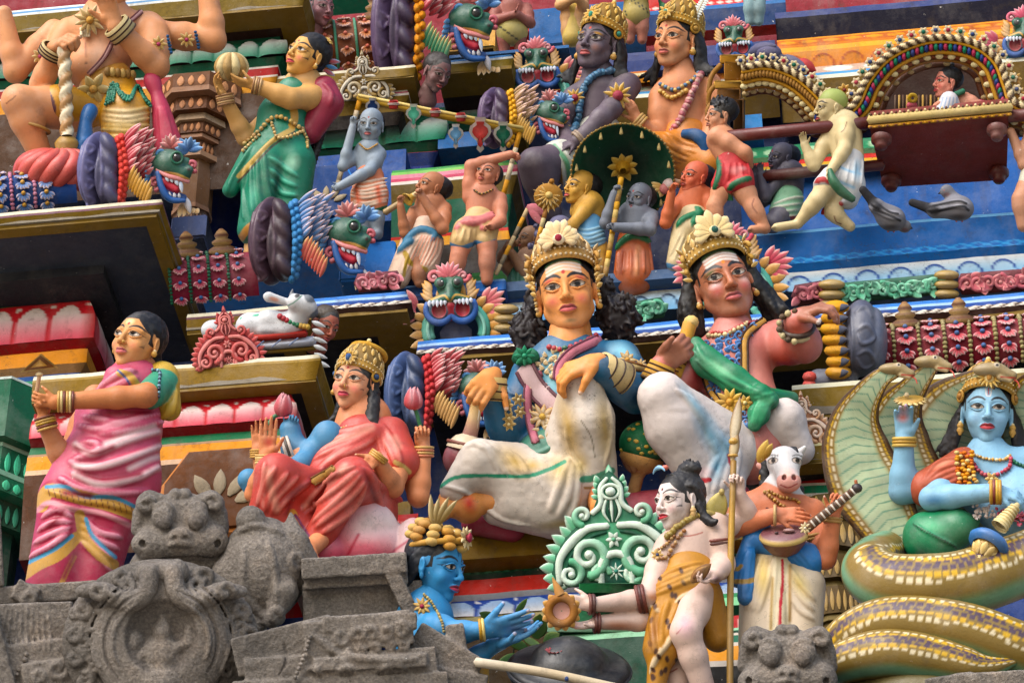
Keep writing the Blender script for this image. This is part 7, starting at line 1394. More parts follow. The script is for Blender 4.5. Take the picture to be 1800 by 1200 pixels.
class Sub:
 """a template frame placed in the picture frame: scale, in-plane turn, mirror"""
 def __init__(s,x,y,Y,k=1.0,rot=0,flip=False,tilt=0):
  s.f=Frame(x,y,Y);s.o=s.f.o;a=math.radians(rot);s.k=k;s.c=np.array((x,y,0.));f=-1 if flip else 1
  s.R=np.array([[math.cos(a)*f,math.sin(a)*f,0],[-math.sin(a),math.cos(a),0],[0,0,1]]);s.t=math.tan(math.radians(tilt))
 def __call__(s,V):
  W=(np.asarray(V,float)@s.R)*s.k;W[:,2]+=W[:,1]*s.t;return s.f(W+s.c)
class Orn:
 def __init__(s,name,label,cat,x,y,Y,k=1.,rot=0,flip=False,tilt=0,group=None):s.fr=Sub(x,y,Y,k,rot,flip,tilt);s.e=thing(name,label,cat,s.fr,group);s.T=lambda x,y,z=0:np.array((x,y,z),float)
 mb=Fig.mb
 def solid(s,name,prims,cell,pal,mat=None,paints=(),ridges=(),rough=None):
  c=Clay(prims,cell,pal);c.front()
  for r in ridges:c.ridge(*r[0:3],**(r[3]if len(r)>3 else{}))
  if rough:c.rough(*rough)
  c.front();V,Fq,col=c.mesh()
  if paints:col=paint(V,col,paints,c.zf,10)
  s.c=c;return mesh_obj(name,s.fr(V),[Fq[:,::-1]],col,mat or M_PAINT,s.e)
def sp(pts,n=6):return[tuple(p)for p in catmull(pts,n)]
def crest(label,x,y,Y,k,main,light,dark,niche,rot=-4,fin=True,name='carved_crest',tilt=12,tip=None):
 O=Orn(name,label,'ornament',x,y,Y,k,rot,False,tilt);b=MB();tip=tip or light
 ol=[(-100,62),(-112,40),(-104,8),(-84,-22),(-58,-46),(-34,-62),(-22,-90),(-24,-108),(0,-134),(24,-108),(22,-90),(34,-62),(58,-46),(84,-22),(104,8),(112,40),(100,62)]
 b.plate(ol,-10,8,main,dark,4);O.mb(b,'back_plate');b=MB()
 for s in(-1,1):
  P=resample([(s*a,c,0)for a,c in((-100,60),(-110,34),(-100,4),(-80,-26),(-54,-50))],n=9)
  for i,p in enumerate(P):o=nrm(np.array((p[0]*.9,p[1]-30,0)));b.leaf(p-o*12,p+o*19+np.array((0,-4,3)),22,13,main,tip,(0,0,1),curl=.1,blunt=.8);b.leaf(p-o*20+np.array((0,0,6)),p+o*8,16,9,light,main,(0,0,1))
  for(c,r,a0,tu,w)in(((s*46,12),30,90,s*1.4,9),((s*78,40),20,-90,-s*1.3,7),((s*50,-58),15,90,-s*1.2,6),((s*28,44),16,0,s*1.1,6)):b.scroll(c,r,a0,tu,w,main,z=9,cols=[main,light,light])
  b.tube([(s*98,56,8),(s*92,10,10),(s*50,-32,10),(s*8,-38,9)],[5,8,6],light,flat=.7);b.tube([(s*86,58,9),(s*78,14,11),(s*44,-18,11),(s*12,-28,9)],[2.4,3],dark,flat=.7)
  b.tube([(s*34,-60,6),(s*18,-76,8),(s*17,-104,8),(s*4,-120,8)],[5,5,3],light)
  for j in range(4):b.leaf((s*20,-86-8*j,0),(s*(36-4*j),-92-11*j,2),11,7,main,tip,(0,0,1))
 O.mb(b,'scrolls');b=MB()
 for q in(-14,-7,0,7,14):b.tube([(q*.5,-86,8),(q,-62,10),(q*.35,-44,9)],[2.5,3.5,1],light if q%2==0 else dark)
 b.ball((0,-96,12),(9,8,7),tip);b.ring((0,-96,10),(0,0,1),(15,12),3,light);b.leaf((0,-118,0),(0,-146,2),14,10,tip,main,(0,0,1));O.mb(b,'finial');b=MB()
 rosette(b,(0,-14,12),15,6,light,tip,main);a=np.linspace(math.pi,2*math.pi,14);b.tube([(-26,62,9)]+[(26*math.cos(t),36+26*math.sin(t),10)for t in a]+[(26,62,9)],[6,7,6],light);b.plate([(-22,62),(-22,36),(-14,18),(0,12),(14,18),(22,36),(22,62)],4,9,niche);rosette(b,(0,40,10),15,8,light,tip,niche,w=.3);O.mb(b,'niche');return O
def lion_crest(label,x,y,Y,k,rot=-4,ring=(90,176,160),cream=(222,190,150),leaf=(206,100,110),lip=(50,96,170),full=True):
 O=Orn('lion_face_crest',label,'ornament',x,y,Y,k,rot,False,14);g,gd=(22,92,70),(10,56,46);b=MB()
 if full:
  a=np.linspace(-3.5,.36,30);O2=np.stack([8+58*np.cos(a),80+50*np.sin(a),0*a],1);b.tube(O2,13,ring,smooth=False,flat=.6,n=10);b.tube(O2+np.array((0,0,8)),4,(140,206,190),smooth=False)
  for i in range(0,30,2):d=nrm(O2[i]-np.array((8,80,0)));b.leaf(O2[i]+d*6-np.array((0,0,3)),O2[i]+d*40,20,9,(196,140,60),cream,(0,0,1),curl=.1)
  b.plate([(-22,120),(-26,84),(-6,62),(20,62),(40,84),(36,120)],-12,-2,(74,84,120));b.scroll((58,112),18,180,-1.3,7,ring,z=4);O.mb(b,'arch');b=MB()
  for s in(-1,1):
   for i in range(7):a=math.radians(-60+16*i);c=np.array((s*62,36,-6));d=np.array((s*math.cos(a),math.sin(a),.1));b.leaf(c+d*10,c+d*(56-3*abs(i-3)),17,10,leaf,(226,180,176),(0,0,1),curl=.15)
  O.mb(b,'leaf_fans');b=MB()
 P=[el((0,-6,0),(26,24,22),0,6),rc((0,-6,16),(0,14,26),10,8,0,6)]
 for s in(-1,1):P+=[el((s*17,-16,16),(13,12,12),0,4),rc((s*10,14,18),(s*38,24,8),11,9,0,6),el((s*24,36,12),(22,22,16),2,5),el((s*24,40,26),(14,17,14),3,4,None,'-'),rc((s*2,30,18),(s*4,56,8),8,7,3,5)]
 O.solid('face',P,1.2,[g,gd,(60,90,110),(170,40,56)],M_GLOSS,[('spot',s*17,-16,8,8,0,(16,16,18),.2)for s in(-1,1)]+[('stroke',[(-38,16),(-12,10),(0,22),(12,10),(38,16)],4,(190,150,60),1),('spot',-9,4,3.5,3,0,gd,.4),('spot',9,4,3.5,3,0,gd,.4)]);b=MB()
 for s in(-1,1):
  a=np.linspace(-.6,3.4,16);b.tube(np.stack([s*24+s*26*np.cos(a),38+26*np.sin(a),14+0*a],1),[6,8,5],lip,smooth=False)
  for i in range(5):b.leaf((s*(10+8*i),18,24),(s*(11+8*i),32-abs(i-2),28),8,7,(190,200,220),(226,226,230),(0,0,1))
  b.ring((s*17,-16,22),(s*.2,0,1),10,1.8,(20,90,66));b.ball((s*14,-19,27),2,(230,230,230),nu=6,nv=5)  # eye rims, and a small white ball as a painted-in highlight on each eye
  for i in range(4):b.leaf((s*36,20-7*i,6),(s*(60-3*i),2-9*i,4),14,8,cream,(196,140,60),(0,0,1))
  b.scroll((s*30,-28),12,0,s*1.2,5,leaf,z=6,cols=[leaf,(226,176,180)])
 for i in range(7):a=math.radians(-60+20*i);b.leaf((0,-26,8),(34*math.sin(a),-26-32*math.cos(a),4),13,9,leaf,(226,180,186),(0,0,1),curl=.15)
 O.mb(b,'curls');return O
def roarer(label,x,y,Y,k,collar,edge,fl1,fl2,rot=0,flip=False,head=True,crestc=(60,110,180),group=None,tall=1.0):
 O=Orn('roaring_head',label,'ornament',x,y,Y,k,rot,flip,12);cl,ed=collar,edge
 RY=rot3(yaw=-32);P=[el((-128,4,-16),(15,78*tall,62),0,3,RY),el((-136,4,-24),(20,72*tall,56),0,3,RY),el((-104,10,-6),(14,66*tall,56),1,3,RY)]+[el((-106,(44-30*q)*tall,18),(15,30,28),1,9,rot3(0,0,32))for q in range(4)]
 rd=[([(-150+4*s,-50*tall+34*q*tall),(-138+4*s,-40*tall+34*q*tall),(-148,-30*tall+34*q*tall),(-152,-38*tall+34*q*tall)],2.2,0,FOLD)for q in range(4)for s in(0,1)]+[([(-124,-66*tall),(-121,0),(-124,66*tall)],2.5,0,FOLD),([(-160,-50*tall),(-164,0),(-160,50*tall)],2.5,0,FOLD)]
 O.solid('collar',P,2.2,[cl,tuple(np.array(cl)*.72)],M_GLOSS,ridges=rd);b=MB()
 for i in range(11):t=i/10;yy=(-62+124*t)*tall;q_=np.array((-84+8*math.sin(t*3.1),yy,34-30*abs(t-.5)));b.ball(q_,(8,9,15),ed,nu=9,nv=7);b.ball(q_+np.array((-7,6,2)),(7,11,16),ed,nu=9,nv=7)
 O.mb(b,'scalloped_edge');g=random.Random(int(x));b=MB()
 for row in range(3):
  for i in range(9):t=i/8;p=np.array((-78+15*row,-62*tall+70*t+5*row,30-8*row));b.leaf(p,p+np.array((30+g.uniform(-3,8),-26+g.uniform(-8,6),10)),11,9,fl1,(226,196,196),(0,0,1),curl=.3)
 for i in range(8):p=np.array((-74+5*i,18+5*i,32));b.leaf(p+np.array((0,16,0)),p+np.array((16,-26,6)),11,9,fl2,(222,190,130),(0,0,1),curl=.2)
 O.mb(b,'flames')
 if not head:return O
 g1,r=(16,84,66),(176,30,56)
 P=[el((6,-14,12),(34,26,28),0,8),rc((8,-10,18),(36,6,26),22,16,0,10),el((22,-22,32),(15,14,13),0,4),el((40,-14,22),(11,10,10),0,4),el((46,0,32),(9,8,9),0,4),rc((-12,8,10),(4,48,14),16,12,1,8),rc((4,46,16),(36,54,20),10,6,1,6),rc((-2,22,22),(22,36,26),11,9,2,5),rc((-18,0,12),(42,20,26),7,5,1,4)]
 O.solid('head',P,1.6,[g1,(40,76,140),r],M_GLOSS,[('spot',23,-23,8.5,9,0,(14,14,16),.2),('spot',46,0,4,4,0,(30,20,20),.4),('stroke',[(0,6),(24,10),(50,22)],5,(206,170,90),1.2),('spot',14,34,12,9,30,(206,60,80),.5)]);b=MB()
 b.ring((23,-23,42),(.2,0,1),11,2.2,(24,100,74));b.ball((20,-27,45),2.4,(230,230,230),nu=7,nv=5)  # eye rim, then a white ball imitating a glint of light on the eye
 b.tube([(-16,0,26),(4,12,36),(26,18,36),(46,24,30)],[4,5,4],(206,130,130));b.tube([(-14,4,28),(-6,36,32),(10,58,30),(38,60,26)],[6,7,5],(40,90,160));b.scroll((54,-8),11,60,1.2,5,(190,90,104),z=26);b.scroll((-6,-30),12,0,1.2,5,(60,130,180),z=22);b.scroll((-20,26),13,90,-1.2,5,(190,90,104),z=22)
 for i in range(4):b.leaf((2+9*i,12+3*i,34),(6+9*i,24+3*i+(14 if i==3 else 0),38),8,7,(170,190,216),(230,230,234),(0,0,1))
 for i in range(3):b.leaf((10+9*i,56,26),(8+9*i,44,30),7,6,(210,216,226),(230,230,234),(0,0,1))
 b.leaf((40,54,20),(48,84,18),13,10,(206,206,216),(226,226,226),(0,0,1));O.mb(b,'fangs',M_GLOSS);b=MB()
 for i in range(9):a=math.radians(-100+22*i);b.leaf((46,-36,8),(46+28*math.sin(a),-36-28*math.cos(a),6+i%3*4),15,9,crestc,(150,190,226),(0,0,1),curl=.25)
 for i in range(8):a=math.radians(-90+22*i);b.leaf((12,-42,4),(12+26*math.sin(a),-42-28*math.cos(a),4+i%2*5),13,8,(206,110,110),(226,190,186),(0,0,1),curl=.25)
 for i in range(7):p=np.array((-22-2*i,-10+9*i,16));b.leaf(p,p+np.array((-16,6,6)),11,8,(50,110,176),(140,190,224),(0,0,1),curl=.3)
 for i in range(5):b.leaf((34+6*i,66+3*i,8),(26+10*i,92-2*i,12),12,7,(206,170,120),(226,206,170),(0,0,1),curl=.2)
 O.mb(b,'curls');return O
def vault(label,x0,y0,x1,y1,Y,r,base,fl,core,bead,pitch,pots=(),strip=None):
 O=Orn('barrel_vault',label,'roof',x0,y0,Y,1,0);D=np.array((x1-x0,y1-y0,0.));L=np.linalg.norm(D);d=D/L;u=np.array((d[1],-d[0],0));b=MB()
 th=np.linspace(-.5,math.pi*.9,22);sv=np.linspace(0,L,3);dirs=np.cos(th)[:,None]*np.array((0,0,1.))+np.sin(th)[:,None]*u
 def pt(s,t,k=1.0):return d*s+(math.cos(t)*np.array((0,0,1.))*.9+math.sin(t)*u)*r*k
 b.grid(np.array([[pt(s,t,.94)for t in th]for s in sv]),base);O.mb(b,'vault_body');b=MB();c=MB();n=int(L/pitch)
 for i in range(n):
  s=(i+.5)*pitch
  for j,t in enumerate(np.linspace(-.35,2.0,6)):
   n_=nrm(pt(0,t));td=nrm(pt(0,t-.05)-pt(0,t+.05));q0=pt(s,t,1.0)
   for a in np.radians((-62,-38,-13,13,38,62)):dd=td*math.cos(a)+d*math.sin(a);b.leaf(q0-dd*pitch*.04,q0+dd*pitch*.40+n_*pitch*.10,pitch*.21,pitch*.14,fl,(226,200,200),n_,nu=6,nv=4,blunt=1.8)
   b.ball(q0+n_*pitch*.10,pitch*.11,core,nu=8,nv=6)
  q=[pt(i*pitch,t,1.02)for t in np.linspace(-.5,2.2,12)]
  if strip:c.tube(q,pitch*.07,strip,flat=.6)
  else:c.beads(q,pitch*.10,bead,1.9)
 O.mb(b,'flower_studs');O.mb(c,'bead_strings')
 for px in pots:
  b=MB();p=d*(px-x0)+u*r*.95;b.lathe(p,u,[(-4,20),(2,26),(8,24),(14,14),(18,18),(22,18),(26,10),(32,13),(38,9),(44,3)],(150,116,70),n=18,cols=[(110,76,50),(170,140,90),(96,56,40),(150,116,70),(180,150,90),(110,76,50),(170,140,90),(96,56,40),(150,116,70),(120,80,50)]);O.mb(b,'finial')
 return O
def leafrow(label,x0,y0,x1,y1,Y,h,col,tip,seed=1):
 O=Orn('leaf_scroll_relief',label,'ornament',x0,y0,Y);b=MB();g=random.Random(seed);L=math.hypot(x1-x0,y1-y0);d=np.array((x1-x0,y1-y0,0))/L;n=int(L/(h*.34))
 n=int(L/(h*.13));b.tube([(0,0,-10),tuple(d*L+np.array((0,0,-10)))],[h*.42,h*.42],tuple(np.array(col)*.55),flat=.35,smooth=False)
 for i in range(n):p=d*(i+.5)*L/n+np.array((0,g.uniform(-.2,.2)*h,0));a=g.uniform(-2.6,-.5)if i%2 else g.uniform(.3,2.6);q=np.array((math.cos(a),math.sin(a)*.8,.2));b.leaf(p-q*h*.1,p+q*h*.46,h*.36,h*.2,col,tip,(0,0,1),curl=.3,groove=.5)
 for i in range(int(n/3)):p=d*(i+.5)*L/int(n/3);b.scroll((p[0],p[1]),h*.26,g.uniform(0,360),1.3,h*.09,col,z=h*.1,cols=[col,tip])
 O.mb(b,'leaf_relief')
 return O
def beadstack(label,x,y,Y,r,n=3,col=(160,134,70)):
 O=Orn('bead_cluster',label,'ornament',x,y,Y);b=MB()
 for i in range(n):b.ball((0,(i-(n-1)/2)*r*1.1,0),(r*1.5,r*.62,r),col,nu=14,nv=9)
 O.mb(b,'beads',M_GLOSS)
def ornaments():
 crest('broad green scrolled crest with pale leaf edges below the blue coated statue',1080,962,-.62,1.03,(84,172,128),(206,226,212),(10,76,54),(40,126,110))
 b=Orn('crest_base','stepped green base under the broad green crest','pedestal',1080,1050,-.6);m=MB()
 for(x0,x1,y0,y1,z,c)in((-62,50,-26,-8,20,(28,110,62)),(-52,40,-8,8,10,(20,90,56)),(-48,36,8,22,16,(120,190,150)),(-110,46,20,44,6,(50,140,96)),(-120,60,44,60,14,(150,200,170)),(-100,90,60,100,0,(14,80,56)),(-20,90,100,116,10,(60,150,100)),(0,90,116,180,2,(16,84,60))):m.box((x0,y0,-60),(x1,y1,z),c,1.5)
 b.mb(m,'steps')
 crest('small red scrolled crest on the ledge beside the white cow',400,612,-.58,.52,(176,60,60),(214,130,126),(110,30,34),(120,40,40),-6)
 crest('small cream and white scrolled crest on the ledge beside the cobra hood',1412,756,-.44,.48,(196,150,110),(226,206,190),(120,70,50),(170,100,70))
 crest('small silvery scrolled crest above the banner beam',640,150,.5,.42,(150,120,60),(206,200,184),(90,70,40),(170,150,120))
 lion_crest('green lion face crest with an aqua scroll beside the curly haired statue',790,510,-.08,.86)
 lion_crest('leafy lion face crest glimpsed behind the crown of the pink skinned statue',1283,440,.0,.92,leaf=(190,60,84))
 lion_crest('green lion face crest with an aqua scroll left of the purple skinned statue',943,105,.72,.72)
 lion_crest('lion face crest on the golden post above the tan bearer',1290,62,.8,.60,full=False);lion_crest('lion face crest with an aqua scroll at the far upper right',1800,50,.9,.7,leaf=(206,80,110))
 d=dict(fl1=(176,44,60),fl2=(196,140,40))
 roarer('roaring green head with a slate collar and red edge beside the blue flowered vault',290,298,-.45,.9,(98,96,140),(206,66,56),**d)
 roarer('roaring green head with a brown collar and blue flames above the white cow',600,420,-.05,.96,(84,62,78),(60,130,190),(60,120,190),(190,70,70),tall=1.05)
 roarer('roaring green head with a plum collar and orange edge at the top middle',815,45,.50,.96,(92,74,108),(214,140,30),(170,44,60),(40,130,100),tall=1.5)
 roarer('roaring green head with a yellow edged collar under the upper lion face crest',958,205,.38,.7,(96,74,108),(214,160,40),(170,140,90),(196,150,60))
 roarer('roaring head with blue jaws and a slate collar behind the mace hand',828,690,-.22,.9,(76,98,146),(190,56,60),(176,50,60),(196,150,90),tall=1.1)
 O=Orn('flame_collar','slate and yellow flame ornament under the outstretched hand of the pink statue','ornament',1500,600,-.2,1,0,False,12)
 O.solid('collar',[el((14,-6,-10),(36,68,60),0,6),el((38,0,-20),(22,60,56),1,4),rc((-60,70,-10),(-10,66,0),22,18,0,8)],2.2,[(78,84,104),(96,104,126)],M_GLOSS,ridges=[([(4,-50),(20,-60),(34,-40)],3,0,FOLD),([(8,-20),(24,-28),(36,-6),(16,4),(8,-12)],3,0,FOLD),([(8,24),(24,16),(36,36),(18,46),(8,30)],3,0,FOLD),([(-4,-60),(0,0),(-4,60)],3,0,FOLD)]);b=MB()
 for i in range(7):b.ball((-30-5*math.sin(i*.9),-60+19*i,22),(24,13,18),(206,150,30),nu=12,nv=8);b.leaf((-34,-56+19*i,30),(-8,-62+19*i,40),15,9,(66,72,92),None,(0,0,1))
 for i in range(3):b.ball((-76,62+14*i,6),(13,10,14),(206,76,66))
 O.mb(b,'flames')
 vault('blue flowered barrel vault at the left edge',-60,352,132,338,-.32,40,(30,70,140),(50,110,186),(196,150,60),(196,130,160),40)
 vault('crimson flowered barrel vault with green bead strings beside the brown collar',300,506,452,494,.02,56,(130,24,56),(170,40,74),(60,110,170),(24,96,70),34,(334,396))
 vault('long crimson flowered barrel vault with cream bead strings behind the cobra',1528,628,1960,596,.02,52,(120,22,40),(176,40,56),(70,100,150),(150,140,96),44,(1596,1690))
 vault('brown flowered barrel vault with green bands at the top',520,100,690,84,.66,56,(120,60,20),(176,96,30),(206,110,90),None,36,(566,668),(70,140,110))
 leafrow('pale green leaf relief on the right half of the blue ledge',1474,516,1646,500,-.02,44,(84,176,140),(150,210,184),2);leafrow('pink leaf relief at the right end of the blue ledge',1690,500,1900,484,-.02,46,(190,90,106),(220,150,150),3)
 leafrow('pale green leaf relief between the two big seated statues',1096,552,1164,540,-.02,44,(84,176,140),(150,210,184),4);leafrow('pink leaf relief behind the curly hair of the blue coated statue',900,570,946,562,-.02,40,(180,90,106),(214,150,150),5);leafrow('dull pink leaf relief right of the wavy haired statue',1400,520,1446,512,-.02,46,(160,80,96),(206,130,136),6)
 leafrow('pink scroll relief beside the white fangs on the blue lip',630,498,700,492,-.1,40,(206,110,130),(226,170,176),7)
 beadstack('gold bead cluster right of the pale green leaf relief',1664,500,-.03,15);beadstack('gold bead cluster beside the wavy haired statue',1462,518,-.03,16);beadstack('gold bead cluster beside the aqua scroll',890,560,-.03,15)
ornaments()
def palanquin():
 F=Fig('dark red palanquin with a roped golden arch, a railed box and carrying beams',1650,330,.12,10,'palanquin','palanquin');T=F.T;T0=F.fr;wood=(122,46,34)
 b=MB();c=[(1530,226,50),(1770,204,50),(1770,316,-110),(1552,330,-110)];P=np.array([T(*p)for p in c])
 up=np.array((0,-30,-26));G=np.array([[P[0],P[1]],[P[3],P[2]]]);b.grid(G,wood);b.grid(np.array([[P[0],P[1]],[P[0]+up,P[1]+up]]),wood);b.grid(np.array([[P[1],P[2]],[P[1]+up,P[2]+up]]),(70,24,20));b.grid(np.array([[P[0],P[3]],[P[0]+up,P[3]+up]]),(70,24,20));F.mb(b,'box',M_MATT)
 b=MB();a,e=T(1528,212,52),T(1774,190,52);b.tube([a,e],8,(196,176,116),smooth=False,n=10);b.tube([a+np.array((0,12,2)),e+np.array((0,12,2))],3,(190,140,40),smooth=False)
 for i in range(34):q=a+(e-a)*(i+.5)/34;b.ball(q+np.array((0,-9,2)),(2.6,3.4,3),(216,200,150)if i%2 else(90,50,30),nu=6,nv=5);b.ball(q+np.array((0,13,5)),(2.8,2,2),(206,150,40)if i%2 else(110,50,30),nu=6,nv=5)
 F.mb(b,'rail')
 for(x,y,z)in((1550,246,44),(1750,230,44),(1566,318,-78),(1756,304,-78)):
  b=MB();n_=nrm((0,.8,.6));b.lathe(T(x,y,z),n_,[(-4,18),(4,18),(8,14),(10,11),(16,11),(20,8),(21,1)],(96,36,28),n=18);F.mb(b,'knob',M_GLOSS)
 b=MB();b.tube([T(1280,240,36),T(1530,216,36)],11,(92,34,32),smooth=False,n=14);F.mb(b,'carrying_beam',M_GLOSS);b=MB();b.tube([T(1770,206,36),T(1960,190,36)],11,(92,34,32),smooth=False,n=14);F.mb(b,'carrying_beam',M_GLOSS);b=MB();b.tube([T(1340,310,0),T(1552,290,0)],10,(80,30,26),smooth=False,n=12);F.mb(b,'carrying_beam',M_GLOSS)
 def arch(off,pts,z):return[T(x,y,z)for x,y in pts]
 main=[(1440,190),(1474,200),(1502,182),(1522,140),(1556,100),(1606,74),(1656,66),(1710,76),(1750,106),(1768,148),(1780,180),(1812,192)]
 def inset(pts,d):
  P=np.array(pts,float);t=np.gradient(P,axis=0);t/=np.linalg.norm(t,axis=1)[:,None];return[tuple(p+np.array((-q[1],q[0]))*d)for p,q in zip(P,t)]
 side=[(1302,118),(1346,112),(1396,128),(1436,160),(1470,200)]
 for nm,pts in(('arch',main),('side_arch',side)):
  b=MB();b.rope(arch(0,pts,30),6,(216,200,160),(70,50,30),16);F.mb(b,nm+'_rope');b=MB()
  for d_,r_,c_,z in((8,3.2,(196,146,40),26),(17,8,(84,40,44),16),(26,4,(190,140,40),18),(32,5,(120,60,30),8),(39,3.2,(150,104,40),0),(46,6,(84,44,22),-14)):b.tube(arch(0,inset(pts,d_),z),r_,c_,flat=1.2)
  F.mb(b,nm);b=MB();Q=resample([(x,y,0)for x,y in inset(pts,17)],n=60 if nm=='arch' else 30)
  for i,q in enumerate(Q):
   cc=((40,60,130),(170,50,84),(24,120,90))[i%3]if nm=='arch' else(150,110,50);p=T(q[0],q[1],26);b.ball(p,(4,7.5,5),cc,nu=7,nv=5)
  Q=resample([(x,y,0)for x,y in inset(pts,33)],n=24 if nm=='arch' else 14)
  for q in Q:b.ball(T(q[0],q[1],14),(7.5,5.5,4),(216,206,160),nu=10,nv=6)
  Q=resample([(x,y,0)for x,y in inset(pts,45)],n=16 if nm=='arch' else 12)
  for q in Q:b.ball(T(q[0],q[1],-6),(7,5,4),(170,150,110),nu=10,nv=6)
  F.mb(b,nm+'_scallops');b=MB();Q=resample([(x,y,0)for x,y in inset(pts,-13)],n=24 if nm=='arch' else 12)
  for i,q in enumerate(Q):rosette(b,T(q[0],q[1],26),9.5,6,(206,190,150),(222,210,180),((40,60,110),(150,40,60),(20,100,80))[i%3],(0,0,1),rr=.42,w=.8)
  F.mb(b,nm+'_jewels')
 b=MB();P=[T(x,y,-76)for x,y in inset(main[2:11],44)];m=T(1655,205,-82);
 b.grid(np.array([P,[m]*len(P)]),(60,34,22))
 for i in range(16):b.tube([T(1572+7*i,165,-70),T(1572+7*i,210,-70)],2,(190,150,70)if i%2 else(90,60,30),smooth=False)
 F.mb(b,'back_panel',M_MATT);b=MB()
 for(x,y,w,h,c_)in((1290,100,30,16,(190,140,50)),(1290,122,22,34,(150,104,36)),(1284,146,34,14,(206,160,70)),(1284,164,28,22,(120,80,30)),(1298,200,12,56,(96,64,24))):p=T(x,y,-30);b.box(p-np.array((w,h/2,40)),p+np.array((w*.5,h/2,10)),c_,2)
 for k in range(3):b.tube([T(1262-4*k,110+30*k,-26),T(1246-3*k,130+30*k,-24),T(1240,160+24*k,-28)],[5,4],(150,106,40))
 F.mb(b,'post');b=MB()
 for(x,y)in((1492,176),(1484,158),(1782,140),(1788,165)):rosette(b,T(x,y,20),13,7,(170,120,50),(206,180,110),(110,40,40))
 F.mb(b,'bosses')
 R=man('reclining figure with a red painted face and striped white leggings inside the palanquin',(1680,205),-.04,(206,140,116),(1664,146,0,56,-62,14,-6),[('r',(1690,180,-6),(1712,195,-6),20,22),('l',(1698,172,6),(1722,186,14),(1690,196,18),10,8,6),('l',(1672,178,14),(1646,190,24),(1650,182,34),8,7,5)],[('r',(1668,178,24),(1652,206,24),16,18),('r',(1668,176,20),(1684,206,16),15,15)],[(206,206,214)],(),[('stroke',[(1658+6*i,172),(1648+8*i,205)],2,(110,150,196),2)for i in range(5)],'leggings',hair='cap',hk=dict(skin=(214,140,122),blush=(206,80,80),lips=(170,40,50),hairline=.3,paints=[('spot',0,.08,.26,.08,0,(190,80,84),.8)]))
 R.hd.clay('top_knot',[el((0,.56,-.1),(.12,.12,.12),0,.05)],[HAIR],cell=1/36);b=MB();b.tube([R.T(1676,168,20),R.T(1694,160,20)],5,(20,110,84));R.mb(b,'neck_scarf')
 K=Fig('pink bolster inside the palanquin behind the reclining figure',1725,205,.0,0,'bolster','cushion');K.solid('cushion_body',[K.rc((1708,192,6),(1742,186,0),17,12,0,8)],1.8,[(206,90,116)],mat=M_GLOSS)
 K=Fig('small yellow ring stand on a pink foot inside the palanquin',1604,205,.04,0,'ring_stand','stand');b=MB();b.ring((1604,173,0),(0,0,1),6,3.4,(206,170,40));b.ball((1603,186,-2),(10,8,6),(206,90,110));b.tube([(1608,194,0),(1608,206,0)],[6,9],(206,190,140));K.mb(b,'stand_body')
palanquin()
def pigeons():
 gy,dk=(112,114,124),(34,34,40)
 for i,(lab,x,y,pts,hd)in enumerate((('grey pigeon with barred wings sitting on the blue ledge',1670,400,((1686,366,16),(1644,370,8),(1604,356,-4),(1664,336,4)),True),('grey pigeon with its dark tail tilted up on the blue ledge beside the striding bearer',1555,408,((1566,384,10),(1542,364,20),(1517,334,22),(1590,398,0)),True))):
  F=Fig(lab,x,y,.06,0,'pigeon','bird');a,m,t,h=pts
  P=[F.el(a,(25,20,22),0,8,10),F.rc(a,m,19,14,0,12),F.rc(m,t,10,7,1,6,.6),F.el(h,(11,11,11),0,3)]
  if i==0:P+=[F.rc((1678,352,6),h,13,9,0,6),F.rc((1655,338,2),(1649,341,2),3,1,1,2)]
  else:P+=[F.rc((1574,390,6),h,14,8,0,6),F.rc((1598,400,0),(1604,402,0),3,1,1,2)]
  pt=[('spot',a[0]+2,a[1]-8,22,9,6,(140,142,152),.5),('stroke',[(m[0]-6,m[1]+4),(a[0]+2,a[1]-3),(a[0]+16,a[1]+4)],4.5,dk,1),('stroke',[(m[0]-4,m[1]-8),(a[0]-4,a[1]-12),(a[0]+12,a[1]-8)],4,dk,1),('spot',a[0]-2,a[1]+16,22,7,0,(70,70,78),.7),('stroke',[(t[0],t[1]),(m[0],m[1])],16,dk,6),('spot',h[0],h[1]+6,8,5,0,(110,90,96),.6)]
  F.solid('body',P,1.4,[gy,dk],mat=M_FEATHER,paints=pt,ridges=[([(m[0]-10,m[1]-6),(a[0]-6,a[1]-10),(a[0]+16,a[1]-6)],3,0,FOLD),([(m[0]-14,m[1]),(a[0]-4,a[1]-2),(a[0]+14,a[1]+2)],3,0,FOLD)])
  b=MB()
  for q in(-5,5):b.tube([F.T(a[0]+q,a[1]+14,a[2]),F.T(a[0]+q,a[1]+24,a[2]+2)],1.6,(170,90,90))
  F.mb(b,'feet');b=MB();b.ball(F.T(h[0]-4,h[1]-1,h[2]+9),2,(190,90,40),nu=7,nv=5);F.mb(b,'eye')
pigeons()
